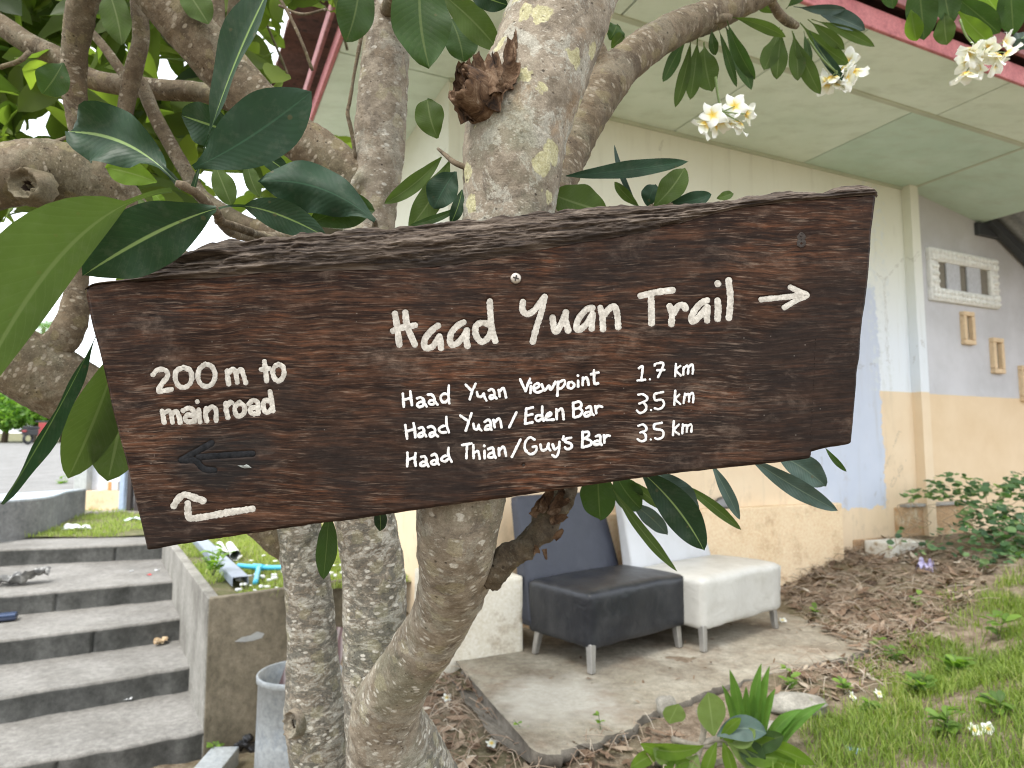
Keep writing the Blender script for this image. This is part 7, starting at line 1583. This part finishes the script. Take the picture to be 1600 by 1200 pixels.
# bushes beyond the road
M_bush = tint_leaf('bush_leaf', [(0.0, (0.020, 0.060, 0.012)), (0.4, (0.060, 0.140, 0.020)), (0.75, (0.12, 0.23, 0.030)), (1.0, (0.22, 0.36, 0.05))], 0.4)
M_trunkb = plain('bush_trunk', (0.10, 0.075, 0.05), 0.9)
def cloud(name, c, rad, n, ls, label, cat, seed, tb=0.55, group=None, mat=None, trunk_h=0.8, z0=None):
    r_ = np.random.default_rng(seed); c = np.asarray(c, float); t = thing(name, (c[0], c[1], z0 if z0 is not None else c[2] - rad[2]), label, cat, group)
    lob = r_.normal(0, 1, (14, 3)); lob /= np.linalg.norm(lob, axis=1)[:, None]; lob[:, 2] = np.abs(lob[:, 2]) * 0.9 - 0.25
    li = r_.integers(0, 14, n); o_ = r_.normal(0, 1, (n, 3)); o_ /= np.linalg.norm(o_, axis=1)[:, None]; o_ *= (r_.random(n) ** 0.4)[:, None]
    p = c + (lob[li] * 0.62 + o_ * 0.45) * np.asarray(rad); a = r_.normal(0, 1, (n, 3)); a /= np.linalg.norm(a, axis=1)[:, None]; b = np.cross(a, r_.normal(0, 1, (n, 3))); b /= np.linalg.norm(b, axis=1)[:, None]
    l_ = (ls * r_.uniform(0.5, 1.4, n))[:, None]
    V = np.stack([p - a * l_, p + b * l_ * 0.45, p + a * l_, p - b * l_ * 0.45], 1); k = np.arange(n) * 4
    o = mesh('crown', V.reshape(-1, 3), np.stack([k, k + 1, k + 2, k + 3], 1), mat or M_bush, t, True); setattr_f(o.data, 'tint', np.repeat(np.clip(r_.normal(tb, 0.2, n) + 0.15 * lob[li][:, 2], 0, 1), 4))
    z_b = z0 if z0 is not None else c[2] - rad[2]
    v, f = tube(np.array([[c[0], c[1], z_b - 0.2], [c[0] + 0.1, c[1], (z_b + c[2]) / 2], [c[0], c[1] + 0.1, c[2]]]), np.array([0.16, 0.12, 0.06]) * rad[0] / 2, 8); mesh('trunk', v, f, M_trunkb, t); return t
for i, (u, w_, top, y_, lb) in enumerate(((-60, 2.6, 560, 35, 'bright green bush beyond the road, leftmost and tallest'), (5, 2.1, 585, 34, 'bright green bush beyond the road, half hidden behind the limb'), (50, 1.9, 612, 33.5, 'low bright green bush directly behind the scooter'), (95, 2.0, 600, 35, 'bright green bush beyond the road, left of the hanging leaves'), (160, 2.6, 560, 37, 'green bush beyond the road hidden behind the hanging leaves'))):
    p = up(u, 690, y_); tz = up(u, top, y_)[2]; h_ = tz - p[2]; cloud('roadside_bush', (p[0], y_, p[2] + h_ * 0.48), (w_, w_, h_ * 0.55), 5200, 0.13, lb, 'bush', 50 + i, 0.62, 'bushes beyond the road', z0=p[2] - 0.3)
# a feathery palm far off, seen past the limb
yP = 60.0; pP = up(68, 512, yP); gP = 2.4; palm = thing('distant_palm', (pP[0], yP, gP), 'distant palm with feathery fronds seen past the left limb', 'palm')
v, f = tube(catmull([np.array([pP[0], yP, gP]), np.array([pP[0] + 0.4, yP, (gP + pP[2]) / 2]), np.array([pP[0], yP, pP[2]])], 0.5), 0.17, 8); mesh('trunk', v, f, M_trunkb, palm)
mb = MB(); tn_ = []; rr = random.Random(6)
for k_ in range(16):
    a = k_ * 2 * math.pi / 16 + rr.uniform(-.15, .15); e_ = rr.uniform(-0.1, 0.8); b0 = np.array([pP[0], yP, pP[2]]); d_ = np.array([math.cos(a), math.sin(a), 0]); m_ = b0 + d_ * 1.3 + np.array([0, 0, e_ * 1.3]); t_ = b0 + d_ * 2.6 + np.array([0, 0, e_ * 0.8 - 0.9])
    c = catmull([b0, m_, t_], 0.12)
    for i in range(2, len(c)):
        tg = c[i] - c[i - 1]; tg /= np.linalg.norm(tg); sd_ = np.cross(tg, [0, 0, 1.0]); sd_ /= np.linalg.norm(sd_)
        for s__ in (-1, 1):
            q = c[i] + sd_ * s__ * 0.5 + tg * 0.25 - np.array([0, 0, 0.25]); mb.add([c[i], c[i] + tg * 0.07, q], [[0, 1, 2]]); tn_ += [rr.uniform(0.4, 0.8)] * 3
o = mb.build('fronds', M_bush, palm); setattr_f(o.data, 'tint', tn_)
